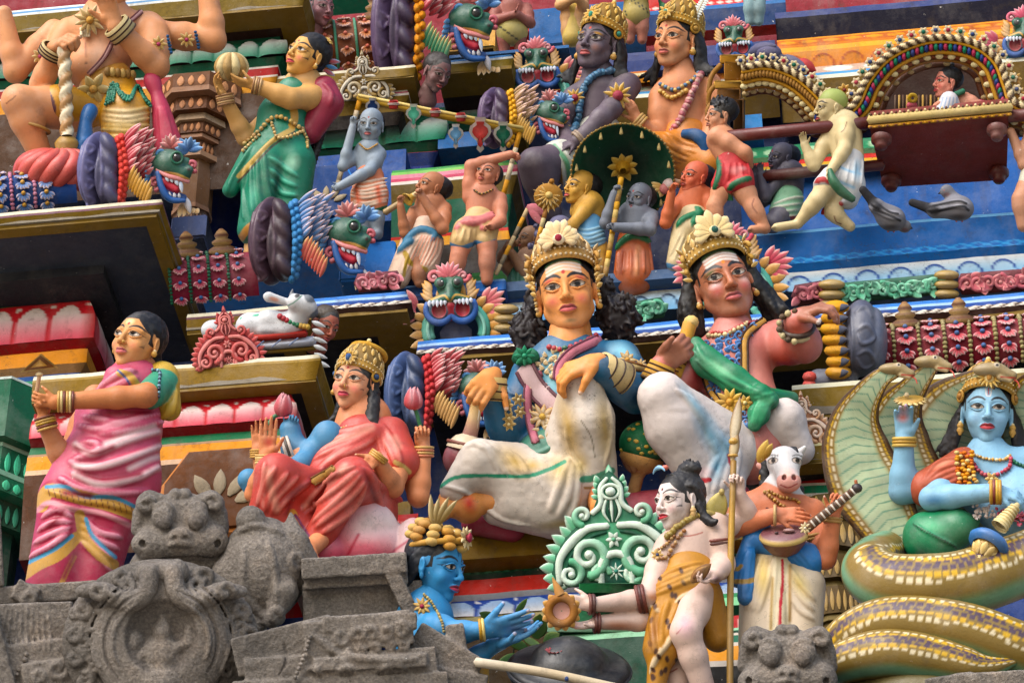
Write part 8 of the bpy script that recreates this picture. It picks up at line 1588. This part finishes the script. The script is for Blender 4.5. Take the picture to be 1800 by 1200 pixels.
def giant():
 F=Fig('huge tan seated statue in a yellow wrap leaning on a twisted mace',190,320,-.02,20);sk=(212,150,104);tips=[]
 Z=ZC(3.75,0,0);hd=Head(F,190,-62,10,150,0,8,0,'m',skin=sk);cap_hair(hd)
 B=[F.rc((188,15,0),(186,50,0),34,44,0,16),F.rc((190,60,-16),(172,116,-6),62,52,0,20,.7),F.rc((124,52,-14),(262,46,-14),26,32,0,16),F.el((168,112,14),(46,32,30),0,18)]
 B+=F.limb((272,56,6),(276,116,40),(206,48,90),31,24,17)+F.hand((204,44,90),(-.35,-1,.1),(-.3,.1,1),(-1,-.2,.2),78,(.2,.3,.4,.5),fat=1.2)
 B+=F.limb((292,54,-30),(380,66,-10),(368,-40,-6),25,23,18)+F.limb((112,66,-10),(74,148,20),(100,88,80),25,21,16)+F.hand((98,86,82),(.35,-.25,.6),(.3,.9,-.5),(1,0,0),80,(.72,.75,.78,.8),fat=1.25,tips=tips)
 B+=F.limb((96,50,-36),(28,124,-24),(8,20,-10),23,22,15)+F.limb((140,196,10),(36,180,70),(80,290,30),40,31,20)
 F.solid('body',B,2.4,[sk],extra=[hd.out],paints=[ball_paint(tips,(226,206,190)),('spot',153,111,4,3,0,(120,70,40),.6),('stroke',[(152,75),(153,100)],2.5,(150,90,60),3),('spot',180,90,30,40,0,(226,180,150),.9),('stroke',Z((60,690),(100,660),(120,640)),2,(130,80,50),1)])
 W=[F.rc((190,150,-2),(216,196,10),50,44,0,16,.8),F.rc((220,200,34),(222,262,30),44,40,0,14),F.rc((150,192,10),(104,184,44),36,35,0,12)]
 F.solid('wrap',W,2.3,[(206,150,40),(222,190,110)],ridges=folds(Z((680,720),(830,750),(1000,700)),Z((680,900),(830,900),(980,900)),6,3,1,1.5,3),paints=[('spot',*Z((830,770))[0],46,20,0,(226,206,160),.9),('stroke',Z((300,590),(350,700),(340,810)),14,(86,40,56),1),('stroke',Z((240,570),(310,650),(330,780)),5,(206,170,150),1)],mat=M_GLOSS)
 strap(F,'body',Z((940,60),(780,220),(690,380),(590,490)),7,(190,150,150),(110,60,60),2,4,'sacred_thread')
 b=MB();T=F.drape
 for(x,y),r,n,c,t in((Z((620,590))[0],30,6,(176,146,80),(222,210,160)),(Z((600,130))[0],28,11,(190,160,100),(226,216,180))):rosette(b,T('wrap' if y>120 else 'body',[(x,y),(x+1,y)],14)[0],r,n,c,t,GOLD)
 for i in range(6):p=T('wrap',[(190+9*i,126+i),(191+9*i,126+i)],5)[0];b.ball(p,(6,9,6),(196,166,100)if i%2 else(150,116,60))
 for i in range(5):q=T('body',Z((540+14*i,180),(545+12*i,240)),8);b.tube(q,2.6,(222,206,170))
 F.mb(b,'gold_ornaments');b=MB()
 for j in range(4):b.beads(T('wrap',Z((700+16*j,690-8*j),(740+12*j,550),(790,600+10*j),(860,640+8*j),(910,560),(960-6*j,640),(1010-8*j,700)),6),3.2,(30,130,104),1.7,smooth=False)
 F.mb(b,'green_beads',M_GLOSS);b=MB()
 for i,(x,y,a)in enumerate(((Z((1050,290))[0]+(0,)),(Z((1240,250))[0]+(0,)),(Z((270,370))[0]+(0,)))):
  p=T('body',[(x,y),(x+1,y)],8)[0];rosette(b,p,15,8,(190,150,80),(222,206,160),(170,60,100));b.beads([p+np.array((16,-14,0)),p+np.array((22,14,0))],3.5,(40,90,140),1.6)
 F.mb(b,'armlets');b=MB();cuff(b,F.P((222,62,80)),F.P((204,44,92)),25,24,(206,190,140));cuff(b,F.P((92,100,72)),F.P((100,86,84)),24,24,(196,176,130));F.mb(b,'cuffs');F.bangles('anklet',[((62,226,54),(-.3,1,.2),28,3.2,(170,130,60),1,3)])
 for nm,c,pts,r in(('blue_sash',(34,96,160),[(160,196,86),(152,218,90),(150,250,86),(142,274,84)],[13,9,15,12]),('pink_sash',(190,60,90),[(268,140,40),(276,165,44),(284,196,44),(290,230,40),(296,258,36)],[15,9,15,20,24])):
  S=F.tube(pts,r,0,5);d=8
  F.solid(nm,S,2.0,[c],mat=M_GLOSS,ridges=[([(pts[2][0]+q*.4,pts[2][1]-6),(pts[-1][0]+q,pts[-1][1]+6)],2.4,0)for q in(-10,-3,4,11)])
 G=Fig('cream and gold twisted mace with a coral swirl head held by the huge tan statue',110,300,prop_y(F,110,300,92),20,'mace','mace');T=G.T;b=MB();b.rope([T(114,80,20),T(117,160,16),T(118,240,10)],12,(222,210,180),(170,130,80),42);b.lathe(T(118,240,8),(0,1,0),[(0,12),(6,18),(12,22),(20,20),(30,26),(34,30)],(160,124,50),n=22)
 c0=T(100,300,0)
 for i in range(14):a=i*2*math.pi/14;P=[c0+np.array((62*math.sin(t)*math.cos(a+t*.5),-34*math.cos(t),46*math.sin(t)*math.sin(a+t*.5)))for t in np.linspace(.3,2.4,8)];b.tube(P,[8,15,14],(196,84,76),n=8)
 G.mb(b,'mace_body',M_GLOSS)
giant()
def woman_green():
 F=Fig('woman statue in a green sari and maroon blouse offering a round golden fruit',460,440,.12,20);Z=ZC(2.857,340,30);sk=(214,166,100);tips=[]
 hd=Head(F,541,93,24,88,-48,14,12,'f',skin=(216,166,92),blush=(206,84,90),bindi=(190,40,60),lips=(196,70,80),gaze=(-.3,.4),hairline=.28,paints=[('stroke',[(.30,-.0),(.285,-.12),(.23,-.15)],[.03,.022,.008],HAIR,.01)])
 B=[F.rc((535,150,0),(510,205,0),38,34,0,16,.8),F.rc((545,130,2),(540,150,0),16,22,0,10)]
 B+=F.limb((572,166,6),(510,172,60),(452,150,70),23,20,13)+F.hand((450,149,70),(-1,-.2,0),(.1,-.8,-.5),(-.1,-1,.1),56,(.15,.2,.25,.3),tips=tips)
 B+=F.limb((490,200,-20),(432,240,10),(398,176,50),20,17,12)+F.hand((396,172,50),(-.5,-1,.1),(.7,-.1,.4),(.4,-.6,.6),54,(.25,.3,.35,.35),tips=tips)
 B+=[F.rc((448,420,14),(446,446,14),18,18,0,6),F.rc((510,400,8),(508,440,8),20,18,0,6)]
 F.solid('body',B,2.0,[sk],extra=[hd.out]);cap_hair(hd,HAIR,extra=[el((-.05,.1,-.42),(.2,.22,.16),0,.06)]);earrings(hd,GOLD,.05,-.2)
 b=MB()
 for i in range(7):a=-1.2+.4*i;q=np.array((.30*math.sin(a),.42+.08*math.cos(a),-.14-.1*math.cos(a)));rosette(b,q,.10,6,(196,150,60),(222,196,130),None,(math.sin(a),1,0))
 for k in range(3):b.leaf((.2,.1-.1*k,-.4),(.36,.2-.16*k,-.62),.1,.05,(50,110,170)if k==1 else(190,80,90),(150,190,220),(1,0,0))
 hd.mb(b,'hair_jewels');g=(18,124,96)
 S=[F.rc((518,162,8),(494,200,12),33,34,0,14,.8),F.rc((497,208,10),(492,270,12),42,58,0,20,.7),F.rc((470,285,26),(447,404,24),36,30,0,10),F.rc((518,285,20),(512,372,14),38,32,0,10),F.rc((440,270,30),(405,334,30),16,14,0,10)]
 F.solid('sari',S,2.1,[g,(60,170,140),(196,150,70)],mat=M_GLOSS,ridges=folds(Z((260,760),(250,900),(250,1020)),Z((360,680),(370,850),(400,980)),4,3.4,0,2,4)+folds(Z((380,700),(450,760),(520,800)),Z((390,820),(450,880),(520,900)),3,3.4,1,2,4)+[(Z((420,600),(340,680),(250,790)),4,0,FOLD),(Z((300,640),(200,800),(170,880)),3,0,FOLD)],paints=[('stroke',Z((500,560),(400,620),(320,700),(230,800)),9,(190,160,80),1),('stroke',Z((510,575),(410,640),(330,720),(225,830)),3,(60,40,30),1),('stroke',Z((240,1110),(290,1050),(390,1015)),13,(180,130,60),1),('spot',*Z((500,730))[0],16,20,20,(150,206,180),.9),('spot',*Z((300,900))[0],10,30,0,(90,186,156),.9),('spot',*Z((410,350))[0],20,14,0,(60,170,140),.9),('spot',*Z((420,830))[0],10,50,10,(6,70,60),.9),('stroke',Z((505,450),(510,500),(500,540)),14,(196,150,50),1)])
 BL=[F.rc((572,152,12),(580,176,16),24,24,0,8),F.rc((578,180,12),(546,230,8),26,22,0,14)];F.solid('blouse',BL,2.0,[(150,40,66)],mat=M_GLOSS,ridges=[(Z((660,320),(700,380),(690,440)),3,0)])
 bead_row(F,'sari',Z((260,630),(330,570),(400,500),(470,510),(550,560)),4.4,[(206,176,100),(190,150,80)],4,'belt');bead_row(F,'sari',Z((395,530),(420,600),(480,600),(550,570)),3.6,(206,176,110),4,'belt_chain');bead_row(F,'sari',Z((550,570),(570,600),(575,650)),3.4,(206,176,110),3,'belt_chain');bead_row(F,'sari',Z((330,590),(290,630),(250,670)),3.4,(206,176,110),3,'belt_chain')
 F.bangles('bangle',[((452,150,70),(1,.2,0),14.5,2.2,[(150,110,70),(196,160,110)],4,4),((397,174,52),(.2,1,0),14.5,2.2,[(150,110,70),(196,160,110)],5,4)])
 b=MB();b.rope([F.T(574,210,-10),F.T(562,250,-6),F.T(546,300,-2)],7,(34,34,38),(16,16,18),16);b.lathe(F.T(546,300,-2),(-.1,1,0),[(0,5),(6,8),(14,5),(34,4),(40,1)],(190,150,70),n=10);F.mb(b,'braid',M_HAIR)
 K=Fig('ribbed golden fruit resting in the hands of the woman in green',407,120,prop_y(F,407,120,66),0,'fruit','fruit');b=MB()
 for i in range(10):a=i*math.pi/5;P=[(407+22*math.sin(t)*math.cos(a),118-22*math.cos(t),22*math.sin(t)*math.sin(a))for t in np.linspace(.1,3.0,8)];b.tube(P,[4,9,4],(170,140,84)if i%2 else(206,190,140))
 K.mb(b,'fruit_body')
woman_green()
def small_left():
 def face(lab,c,Y,h,yaw,pitch,roll,skin,neck,hair):
  F=Fig(lab,c[0],c[1],Y,0,'statue_bust','statue bust');hd=Head(F,c[0],c[1],0,h,yaw,pitch,roll,'f',skin=skin,lips=(160,60,60),bindi=(150,40,40),blush=tuple(np.array(skin)*.9),hairline=.32)
  F.solid('body',[F.rc(hd.p(0,-.5,-.1)-F.T(0,F.py,0)*0,F.P(neck),h*.20,h*.24,0,8)],1.6,[skin],extra=[hd.out]);cap_hair(hd,hair,cell=1/40)
 face('brown purple statue head looking down beside the olive soffit',(768,128),.50,66,34,-4,20,(120,84,84),(752,178,-10),(40,34,34))
 face('terracotta statue head peering out beside the white cow',(571,572),-.45,66,32,-4,22,(176,96,74),(560,610,-30),(60,50,36))
 face('mauve statue head under the top edge left of the brown vault',(562,14),.45,66,36,12,14,(150,104,110),(556,60,-10),HAIR)
 F=Fig('white cow with a raised grey muzzle and pink ear lying on a painted slab',480,570,-.5,0,'cow_statue','statue');w=(200,206,212)
 P=[F.rc((440,575,0),(510,572,10),26,24,0,10),F.el((474,560,10),(20,16,18),0,8),F.rc((462,582,20),(500,580,24),11,10,0,6),F.el((376,580,6),(22,18,18),0,6),F.rc((520,565,10),(532,540,20),20,18,0,10),F.rc((520,532,26),(544,540,26),16,12,0,8),F.rc((540,530,26),(550,550,24),12,9,1,6),F.rc((500,530,20),(472,522,22),7,9,0,5,.6),F.rc((472,522,22),(466,520,22),7,2,0,4,.6),F.rc((512,518,26),(514,510,26),4,2,1,3)]
 F.solid('body',P,1.7,[w,(90,100,112)],mat=M_GLOSS,paints=[('spot',482,526,12,5,16,(206,150,130),.5),('spot',522,520,6,4,-20,(20,20,24),.3),('stroke',[(504,538),(516,532),(530,520)],2,(30,110,80),1),('spot',470,584,26,4,0,(130,140,150),.8)]);b=MB()
 for i in range(9):t=i/8;b.ball(F.T(492+48*t,556+18*t+4*math.sin(3*t),30),5.5,((176,60,70),(30,120,80),(206,170,80))[i//3]);
 b.tube([F.T(424,562,10),F.T(456,556,16)],5,(90,180,150));F.mb(b,'garland')
 K=Fig('painted slab of a red course over a white scrolled course under the cow',500,600,-.52,0,'painted_slab','slab');b=MB()
 for(x0,y0,x1,y1,h,z,c)in((420,597,537,586,14,14,(176,50,40)),(420,612,552,600,14,22,(196,204,220)),(420,622,554,612,6,26,(150,120,40))):b.tube([(x0,y0,z-40),(x1,y1,z-40)],[h*.7,h*.7],c,n=4,smooth=False,flat=3.4)
 for x in(460,490,520):b.tube([(x-12,616-(x-420)*.09,20),(x,606-(x-420)*.09,20),(x+4,603-(x-420)*.09,20)],1.2,(90,110,150))
 for i in range(6):b.leaf((548+i,565+14*i,16),(570+1.5*i,574+14*i,16),9,8,(190,200,206),(226,226,230),(0,0,1))
 K.mb(b,'courses')
 tan=(176,110,90)
 for lab,x,y,sk,cl,low,wd,yo in(('brown statue in a pale leopard skin skirt with folded hands at the top',900,88,(150,90,80),(190,180,110),62,26,20),('small yellow robed statue with joined hands at the top',1006,72,(206,160,110),(196,170,80),70,17,8),('statue in a leopard skin over white leggings behind the jewelled crown',1118,66,(190,120,100),(176,160,90),36,22,-10),('pale blue legged statue on the navy block at the top',1326,34,(140,176,186),(140,50,50),2,16,-40),('pink robed statue behind the feathered crown at the top',1180,40,(60,130,90),(196,100,130),30,20,-20),('crimson robed statue beside the plum collar at the top',856,40,(150,50,70),(150,44,60),30,24,-10)):
  ty=y-88+yo
  F=man(lab,(x,y),1.2,sk,(x+4,ty-46,4,50,-20,10,0),[('r',(x,ty-4,0),(x,ty+22,0),wd*.9,wd*.8,.8),('l',(x-wd,ty-6,0),(x-wd*1.3,ty+18,20),(x+4,ty+6,40),10,9,7),('l',(x+wd,ty-6,0),(x+wd*1.25,ty+22,16),(x+10,ty+6,40),10,9,7),('l',(x-wd*.5,y-50,6),(x-wd*.5,y-26,8),(x-wd*.5,y+4,0),13,11,9),('l',(x+wd*.5,y-50,6),(x+wd*.5,y-26,8),(x+wd*.5,y+4,0),13,11,9)],[('r',(x,ty+26,4),(x,max(ty+34,y-40),8),wd,wd*1.15,.85)]if low<60 or wd>20 else[('r',(x,ty+26,4),(x,y-6,8),wd,wd*1.1,.85)],[cl],(),[('spot',x-wd+7*i%(2*wd),ty+24+(i*5)%36,3,2,60,(70,70,50),.4)for i in range(14)]if 'leopard' in lab else(),'garment',hair='cap',hands=[((x+4,ty+6,40),(.5,-1,.2),(-1,0,0),(0,0,1),24,.1)])
 for i,(x,y)in enumerate(((1336,126),(1420,108))):pass
 L=Orn('leaf_curl','folded lilac and slate leaf curl behind the golden post','ornament',1375,102,.75);b=MB()
 for(x,y,a,c)in((-40,-6,(30,-16),(86,86,116)),(-20,-2,(34,6),(70,70,96)),(6,4,(44,16),(96,96,120)),(40,10,(24,14),(176,60,60))):b.leaf((x-20,y,0),(x+a[0],y+a[1],6),30,24,c,None,(0,0,1),curl=.2)
 b.ball((-24,-8,6),(24,17,18),(90,88,120),nu=16,nv=10);L.mb(b,'curl')
small_left()
def stones():
 st=(138,134,130);s2=(114,110,107)
 def S(name,lab,x,y,Y,prims,cell=2.1,ridges=(),rough=(.8,6),pal=None,cat='stone carving',ex=None):
  F=Fig(lab,x,y,Y,0,name,cat);F.solid(name+'_body',prims(F),cell,pal or[st,s2],M_STONE,ridges=ridges,rough=rough)
  if ex:b=MB();ex(b,F);F.mb(b,'bead_strings',M_STONE)
 def sw(x,y,r,a0,n=9,tu=1.2,s=1):t=np.linspace(0,1,n);a=math.radians(a0)+s*t*tu*6.28;return[(x+r*(1-.8*q)*math.cos(v),y+r*(1-.8*q)*math.sin(v))for q,v in zip(t,a)]
 def lionP(F,x,y,k):
  P=[F.el((x,y+10*k,0),(72*k,66*k,44*k),0,10),F.rc((x-50*k,y+36*k,26*k),(x+54*k,y+30*k,26*k),30*k,30*k,0,10),F.rc((x-56*k,y+52*k,34*k),(x+56*k,y+46*k,34*k),13*k,13*k,0,5),F.el((x,y+22*k,52*k),(22*k,15*k,14*k),0,6)]
  for q in(-1,1):P+=[F.el((x+q*29*k,y-12*k,38*k),(21*k,23*k,20*k),0,5),F.el((x+q*27*k,y-2*k,52*k),(14*k,14*k,10*k),1,2),F.rc((x+q*10*k,y-30*k,24*k),(x+q*54*k,y-42*k,14*k),13*k,17*k,0,6),F.el((x+q*62*k,y-34*k,16*k),(16*k,18*k,18*k),0,4),F.el((x+q*8*k,y-50*k,18*k),(13*k,12*k,14*k),0,4),F.el((x+q*68*k,y+36*k,30*k),(17*k,17*k,18*k),0,6),F.el((x+q*64*k,y+36*k,48*k),(7*k,7*k,6*k),1,3,op='-'),F.rc((x+q*70*k,y-18*k,10*k),(x+q*72*k,y+10*k,10*k),13*k,14*k,0,6)]
  return P+[F.el((x-9*k,y+26*k,66*k),(5*k,4*k,6*k),1,3,op='-'),F.el((x+9*k,y+26*k,66*k),(5*k,4*k,6*k),1,3,op='-')]
 def lionR(x,y,k):return[(sw(x+q*58*k,y-36*k,15*k,200,s=q),6*k,0,{'lift':.5,'k':3})for q in(-1,1)]+[([(x-60*k,y+66*k),(x,y+60*k),(x+60*k,y+60*k)],3*k,1,{'op':'-','k':2}),([(x-46*k,y-26*k),(x-28*k,y-34*k),(x-10*k,y-22*k)],4*k,0),([(x+46*k,y-26*k),(x+28*k,y-34*k),(x+10*k,y-22*k)],4*k,0),([(x-20*k,y+38*k),(x,y+34*k),(x+20*k,y+38*k)],4*k,0)]
 S('stone_lion_face','weathered grey stone lion face crowning the niche crest, in front of the brown panel',316,1010,-1.22,lambda F:lionP(F,316,920,1.0)+[F.rc((258,996,0),(372,988,0),30,30,0,12)],ridges=lionR(316,920,1))
 S('stone_lion_face','small grey stone lion head below the horse headed statue',1384,1200,-1.22,lambda F:lionP(F,1384,1160,1.02),ridges=lionR(1384,1160,1.02))
 def crestP(F):
  P=[F.el((282,1130,0),(172,148,40),0,10),F.el((282,1134,36),(118,116,24),0,5),F.el((282,1118,66),(66,68,34),1,5,op='-'),F.rc((258,1010,30),(308,1005,30),22,22,0,8)]
  for q in(-1,1):P+=F.tube([(282+q*20,1008,50),(282+q*28,1045,56),(282+q*60,1060,50),(282+q*100,1040,40),(282+q*140,1040,26)],[15,14,16,14,10],0,6)
  return P+[F.el((282,1150,36),(30,34,22),0,8),F.el((284,1112,36),(16,18,18),0,6),F.rc((284,1098,36),(284,1082,34),10,4,0,5),F.rc((262,1140,40),(240,1162,40),10,8,0,5),F.rc((306,1140,40),(328,1130,40),9,8,0,5),F.rc((328,1130,40),(330,1104,40),8,6,0,4),F.el((236,1128,36),(14,18,14),0,6),F.el((282,1200,40),(36,30,26),0,10)]
 rd=[]
 for i in range(13):
  a=math.radians(150+18.5*i);x,y=282+152*math.cos(a),1130+130*math.sin(a)
  if y<1215 and not(245<x<325):rd.append((sw(x,y,17,math.degrees(a)+90,s=1 if x<282 else-1),6.5,0,{'k':3,'lift':.55}));rd.append(([(282+118*math.cos(a+.1),1130+104*math.sin(a+.1)),(x,y)],4.6,0,{'k':3,'lift':.4}))
 rd+=[([(282+r*math.cos(t),1130+r*.92*math.sin(t))for t in np.linspace(2.6,4.2,9)],4,0,{'k':2,'lift':.4})for r in(128,118,84)]+[([(282+r*math.cos(t),1130+r*.92*math.sin(t))for t in np.linspace(5.2,6.7,9)],4,0,{'k':2,'lift':.4})for r in(128,118,84)]
 rd+=[([(282+r*math.cos(t),1130+r*.95*math.sin(t))for t in np.linspace(a0,a0+1.9,12)],2.4,1,{'k':2,'op':'-'})for r in(124,98)for a0 in(2.4,5.0)]+[(sw(282+q*62,1030,16,90,s=q),5,0,{'k':3,'lift':.5})for q in(-1,1)]+[(sw(282+q*(150-9*i),1080+24*i,12,90*i,s=q),4.5,0,{'k':2,'lift':.5})for i in range(5)for q in(-1,1)]
 S('stone_crest','large grey stone crest with curled rim and a worn figure in its round niche',282,1200,-1.26,crestP,ridges=rd,rough=(.6,7))
 S('stone_elephant_head','bulging grey stone animal head with a pointed ear under the lady in red',465,1060,-1.12,lambda F:[F.el((462,1000,0),(76,92,80),0,16),F.rc((440,915,30),(450,935,30),26,24,0,10),F.rc((512,940,20),(510,902,10),22,3,0,8),F.rc((520,960,20),(540,1010,10),26,30,0,14),F.rc((500,1040,60),(478,1090,60),24,14,0,12),F.rc((400,1010,20),(440,1100,30),30,30,0,16)],ridges=[([(430,960),(428,1010),(440,1060),(486,1092)],5,0),([(470,950),(484,1010),(486,1060)],4,0),(sw(520,985,18,0),4,0),(sw(488,1078,14,30),5,0),([(510,1000),(540,1040)],5,0),([(410,940),(450,925),(496,940)],4,0)])
 def slab(F,c,hole=True):
  P=[]
  for(a,b_,r,fz)in c:P.append(F.rc(a,b_,r,r,0,4,fz))
  return P
 b_=lambda*r:r
 def slabp(F,q):
  x0,y0,x1,y1,r,z=q;a,e=F.P((x0,y0,z)),F.P((x1,y1,z));d=e-a;L=np.linalg.norm(d)/2;ang=math.degrees(math.atan2(d[1],d[0]));return bx((a+e)/2+np.array((0,0,-30)),(L+r*.8,r,30+r),3.5,0,5,rot3(0,0,-ang))
 for lab,x,y,Y,bx_,dk in(('grey stone block with a sunk dark moulding under the pink lotus throne',640,1090,-1.08,((545,1000,700,990,18,40),(545,1024,706,1014,12,30),(560,1060,716,1054,34,-10),(690,1010,726,1085,13,44)),0),('dark grey stone ledge under the woman in the pink sari',120,1060,-1.1,((-40,1050,250,1030,16,30),(-40,1076,250,1056,12,22),(-40,1110,260,1096,34,-20),(40,1040,52,1046,18,44)),0),('cracked grey stone lintel with a beaded carved band along the bottom',620,1200,-1.3,((440,1150,560,1120,34,10),(560,1122,700,1104,30,30),(460,1190,740,1172,34,24),(580,1098,720,1092,14,50),(440,1230,760,1215,34,30),(560,1168,740,1160,12,60)),0),('rough grey stone fragment between the lintel and the white pole',790,1190,-1.2,((750,1150,800,1180,44,0),(800,1110,806,1150,16,20),(760,1210,820,1220,40,10)),0),('curved grey stone roll with fine grooves at the lower left',60,1180,-1.24,((-40,1110,90,1105,46,10),(-40,1180,130,1160,40,30),(-30,1100,-6,1190,30,60),(60,1190,130,1180,26,56)),0),('grey stone edge cut by the left border',0,1000,-1.24,((-26,920,-20,1010,26,20),),0),('crumbling grey stone under the cobra coils',1740,1215,-1.3,((1640,1205,1700,1196,14,30),(1690,1200,1860,1190,16,40),(1760,1230,1860,1225,24,40)),0)):
  rd=[]
  if 'lintel' in lab:rd=[(sw(600+26*i,1120-3*i,14,60*i,s=(-1)**i),4,0)for i in range(5)]+[(sw(612+24*i,1146-3*i,9,80*i),3,0)for i in range(5)]+[([(550,1116),(600,1150),(680,1160),(730,1158)],4.5,0),([(500,1130),(505,1160),(490,1190)],2,1,{'op':'-','k':2}),([(530,1190),(550,1174),(580,1186),(610,1172),(640,1184),(690,1168),(720,1178)],4,0)]
  if 'grooves' in lab:rd=[([(10+9*i,1068+2*abs(i-4)),(6+10*i,1110),(14+9*i,1146)],2,0)for i in range(9)]+[(sw(100,1175,18,0),4,0),(sw(70,1190,14,90),4,0)]
  if 'ledge' in lab:rd=[(sw(165,1036,12,0),3,0),(sw(55,1052,14,90),4,0)]
  ex=(lambda b,F:b.beads([F.T(545,1120,64),F.T(535,1155,64),F.T(520,1190,70)],4.4,st,1.8))if 'lintel' in lab else(lambda b,F:b.beads([F.T(46,1150,70),F.T(36,1175,72),F.T(20,1200,74)],5,st,1.8))if 'grooves' in lab else None
  S('stone_block',lab,x,y,Y,lambda F:[slabp(F,q)for q in bx_],ridges=rd,ex=ex,rough=(1.2,9))
 K=Fig('black painted round canopy with a scalloped rim below the green crest',1000,1190,-1.0,0,'black_canopy','canopy');b=MB();ax=nrm((.05,-1,.45));bk=(34,36,40);c0=np.array((1000,1180,0))
 b.lathe(c0,ax,[(-4,100),(2,108),(10,108),(14,98),(18,70),(30,66),(44,52),(56,30),(62,1)],bk,n=48);sd,up,al=basis(ax)
 for i in range(40):a=i*2*math.pi/40;d=math.cos(a)*sd+math.sin(a)*up;b.ball(c0+d*100-ax*6,(8,7,8),(44,46,50),nu=8,nv=6)
 b.ring(c0+ax*4,ax,109,3,(50,52,58),n=50);K.mb(b,'dome',M_GLOSS)
 K=Fig('withered pink flower lying on the black canopy',974,1148,-1.12,0,'dried_flower','flower');b=MB()
 for i in range(12):a=i*.52;b.leaf((974,1147,0),(974+18*math.cos(a),1147+6*math.sin(a)-3,10*math.sin(a)+6),8,3,(150,60,70),(190,110,116),(0,-1,1),curl=.3)
 K.mb(b,'petals')
 K=Fig('cream painted pole slanting across the bottom below the blue cupped hands',960,1180,-1.25,0,'pole','pole');b=MB();b.tube([(836,1163,0),(960,1182,0),(1100,1212,0)],8.5,(206,196,172),n=16,cols=[(212,204,186),(196,180,150),(206,196,172)]);b.ball((996,1192,7),(4,5,3),(60,80,130));K.mb(b,'pole_body')
 K=Fig('green leafy weed growing behind the blue cupped hands',930,1150,-.8,0,'weed','plant');b=MB();g=random.Random(2)
 for(x,y,a,l,w)in((906,1078,-50,34,12),(942,1122,-80,44,34),(956,1130,-30,36,24),(930,1140,200,46,20),(912,1150,160,40,16),(875,1090,-160,36,18),(870,1100,-40,26,12),(920,1120,30,40,14)):
  d=np.array((math.cos(math.radians(a)),math.sin(math.radians(a)),.25));b.leaf((x,y,0),np.array((x,y,0))+d*l,w,3,(40,84,30),(96,120,50),(0,-.2,1),curl=.2,groove=.5)
 b.tube([(880,1110,-4),(905,1130,-4),(940,1140,-4)],2,(60,70,40));b.tube([(905,1130,-4),(900,1160,-6)],1.5,(60,60,40));K.mb(b,'leaves',M_MATT)
stones()
# ------------------------------------------------------------------ camera, sky, sun
cam=bpy.data.cameras.new('camera');co=bpy.data.objects.new('camera',cam);C.objects.link(co)
from mathutils import Matrix
Mx=Matrix(((Rv[0],Uv[0],-Fv[0],CAM[0]),(Rv[1],Uv[1],-Fv[1],CAM[1]),(Rv[2],Uv[2],-Fv[2],CAM[2]),(0,0,0,1)))
co.matrix_world=Mx;cam.sensor_fit='HORIZONTAL';cam.sensor_width=36.0;cam.lens=36.0*FPX/1800;cam.clip_end=500;cam.clip_start=.1
bpy.context.scene.camera=co
sc=bpy.context.scene
w=bpy.data.worlds.new('World');sc.world=w;w.use_nodes=True
nt=w.node_tree;bg=nt.nodes['Background'];sky=nt.nodes.new('ShaderNodeTexSky');sky.sky_type='NISHITA';sky.sun_disc=False
SUN_EL,SUN_AZ=math.radians(38),math.radians(208)
sky.sun_elevation=SUN_EL;sky.sun_rotation=SUN_AZ;sky.air_density=1.0;sky.dust_density=2.0;sky.ozone_density=1.0
nt.links.new(sky.outputs[0],bg.inputs[0]);bg.inputs[1].default_value=SKY_STRENGTH
sd=bpy.data.lights.new('sun','SUN');sd.energy=SUN_STRENGTH;sd.angle=math.radians(SUN_ANGLE);sd.color=(1.0,0.97,0.93)
so=bpy.data.objects.new('sun',sd);C.objects.link(so)
dirv=Vector((math.sin(SUN_AZ)*math.cos(SUN_EL),math.cos(SUN_AZ)*math.cos(SUN_EL),math.sin(SUN_EL)))
so.rotation_euler=dirv.to_track_quat('Z','Y').to_euler();so.location=(0,-10,30)
sc.view_settings.view_transform='Standard';sc.view_settings.look='None';sc.view_settings.gamma=1.0;sc.view_settings.exposure=EXPOSURE
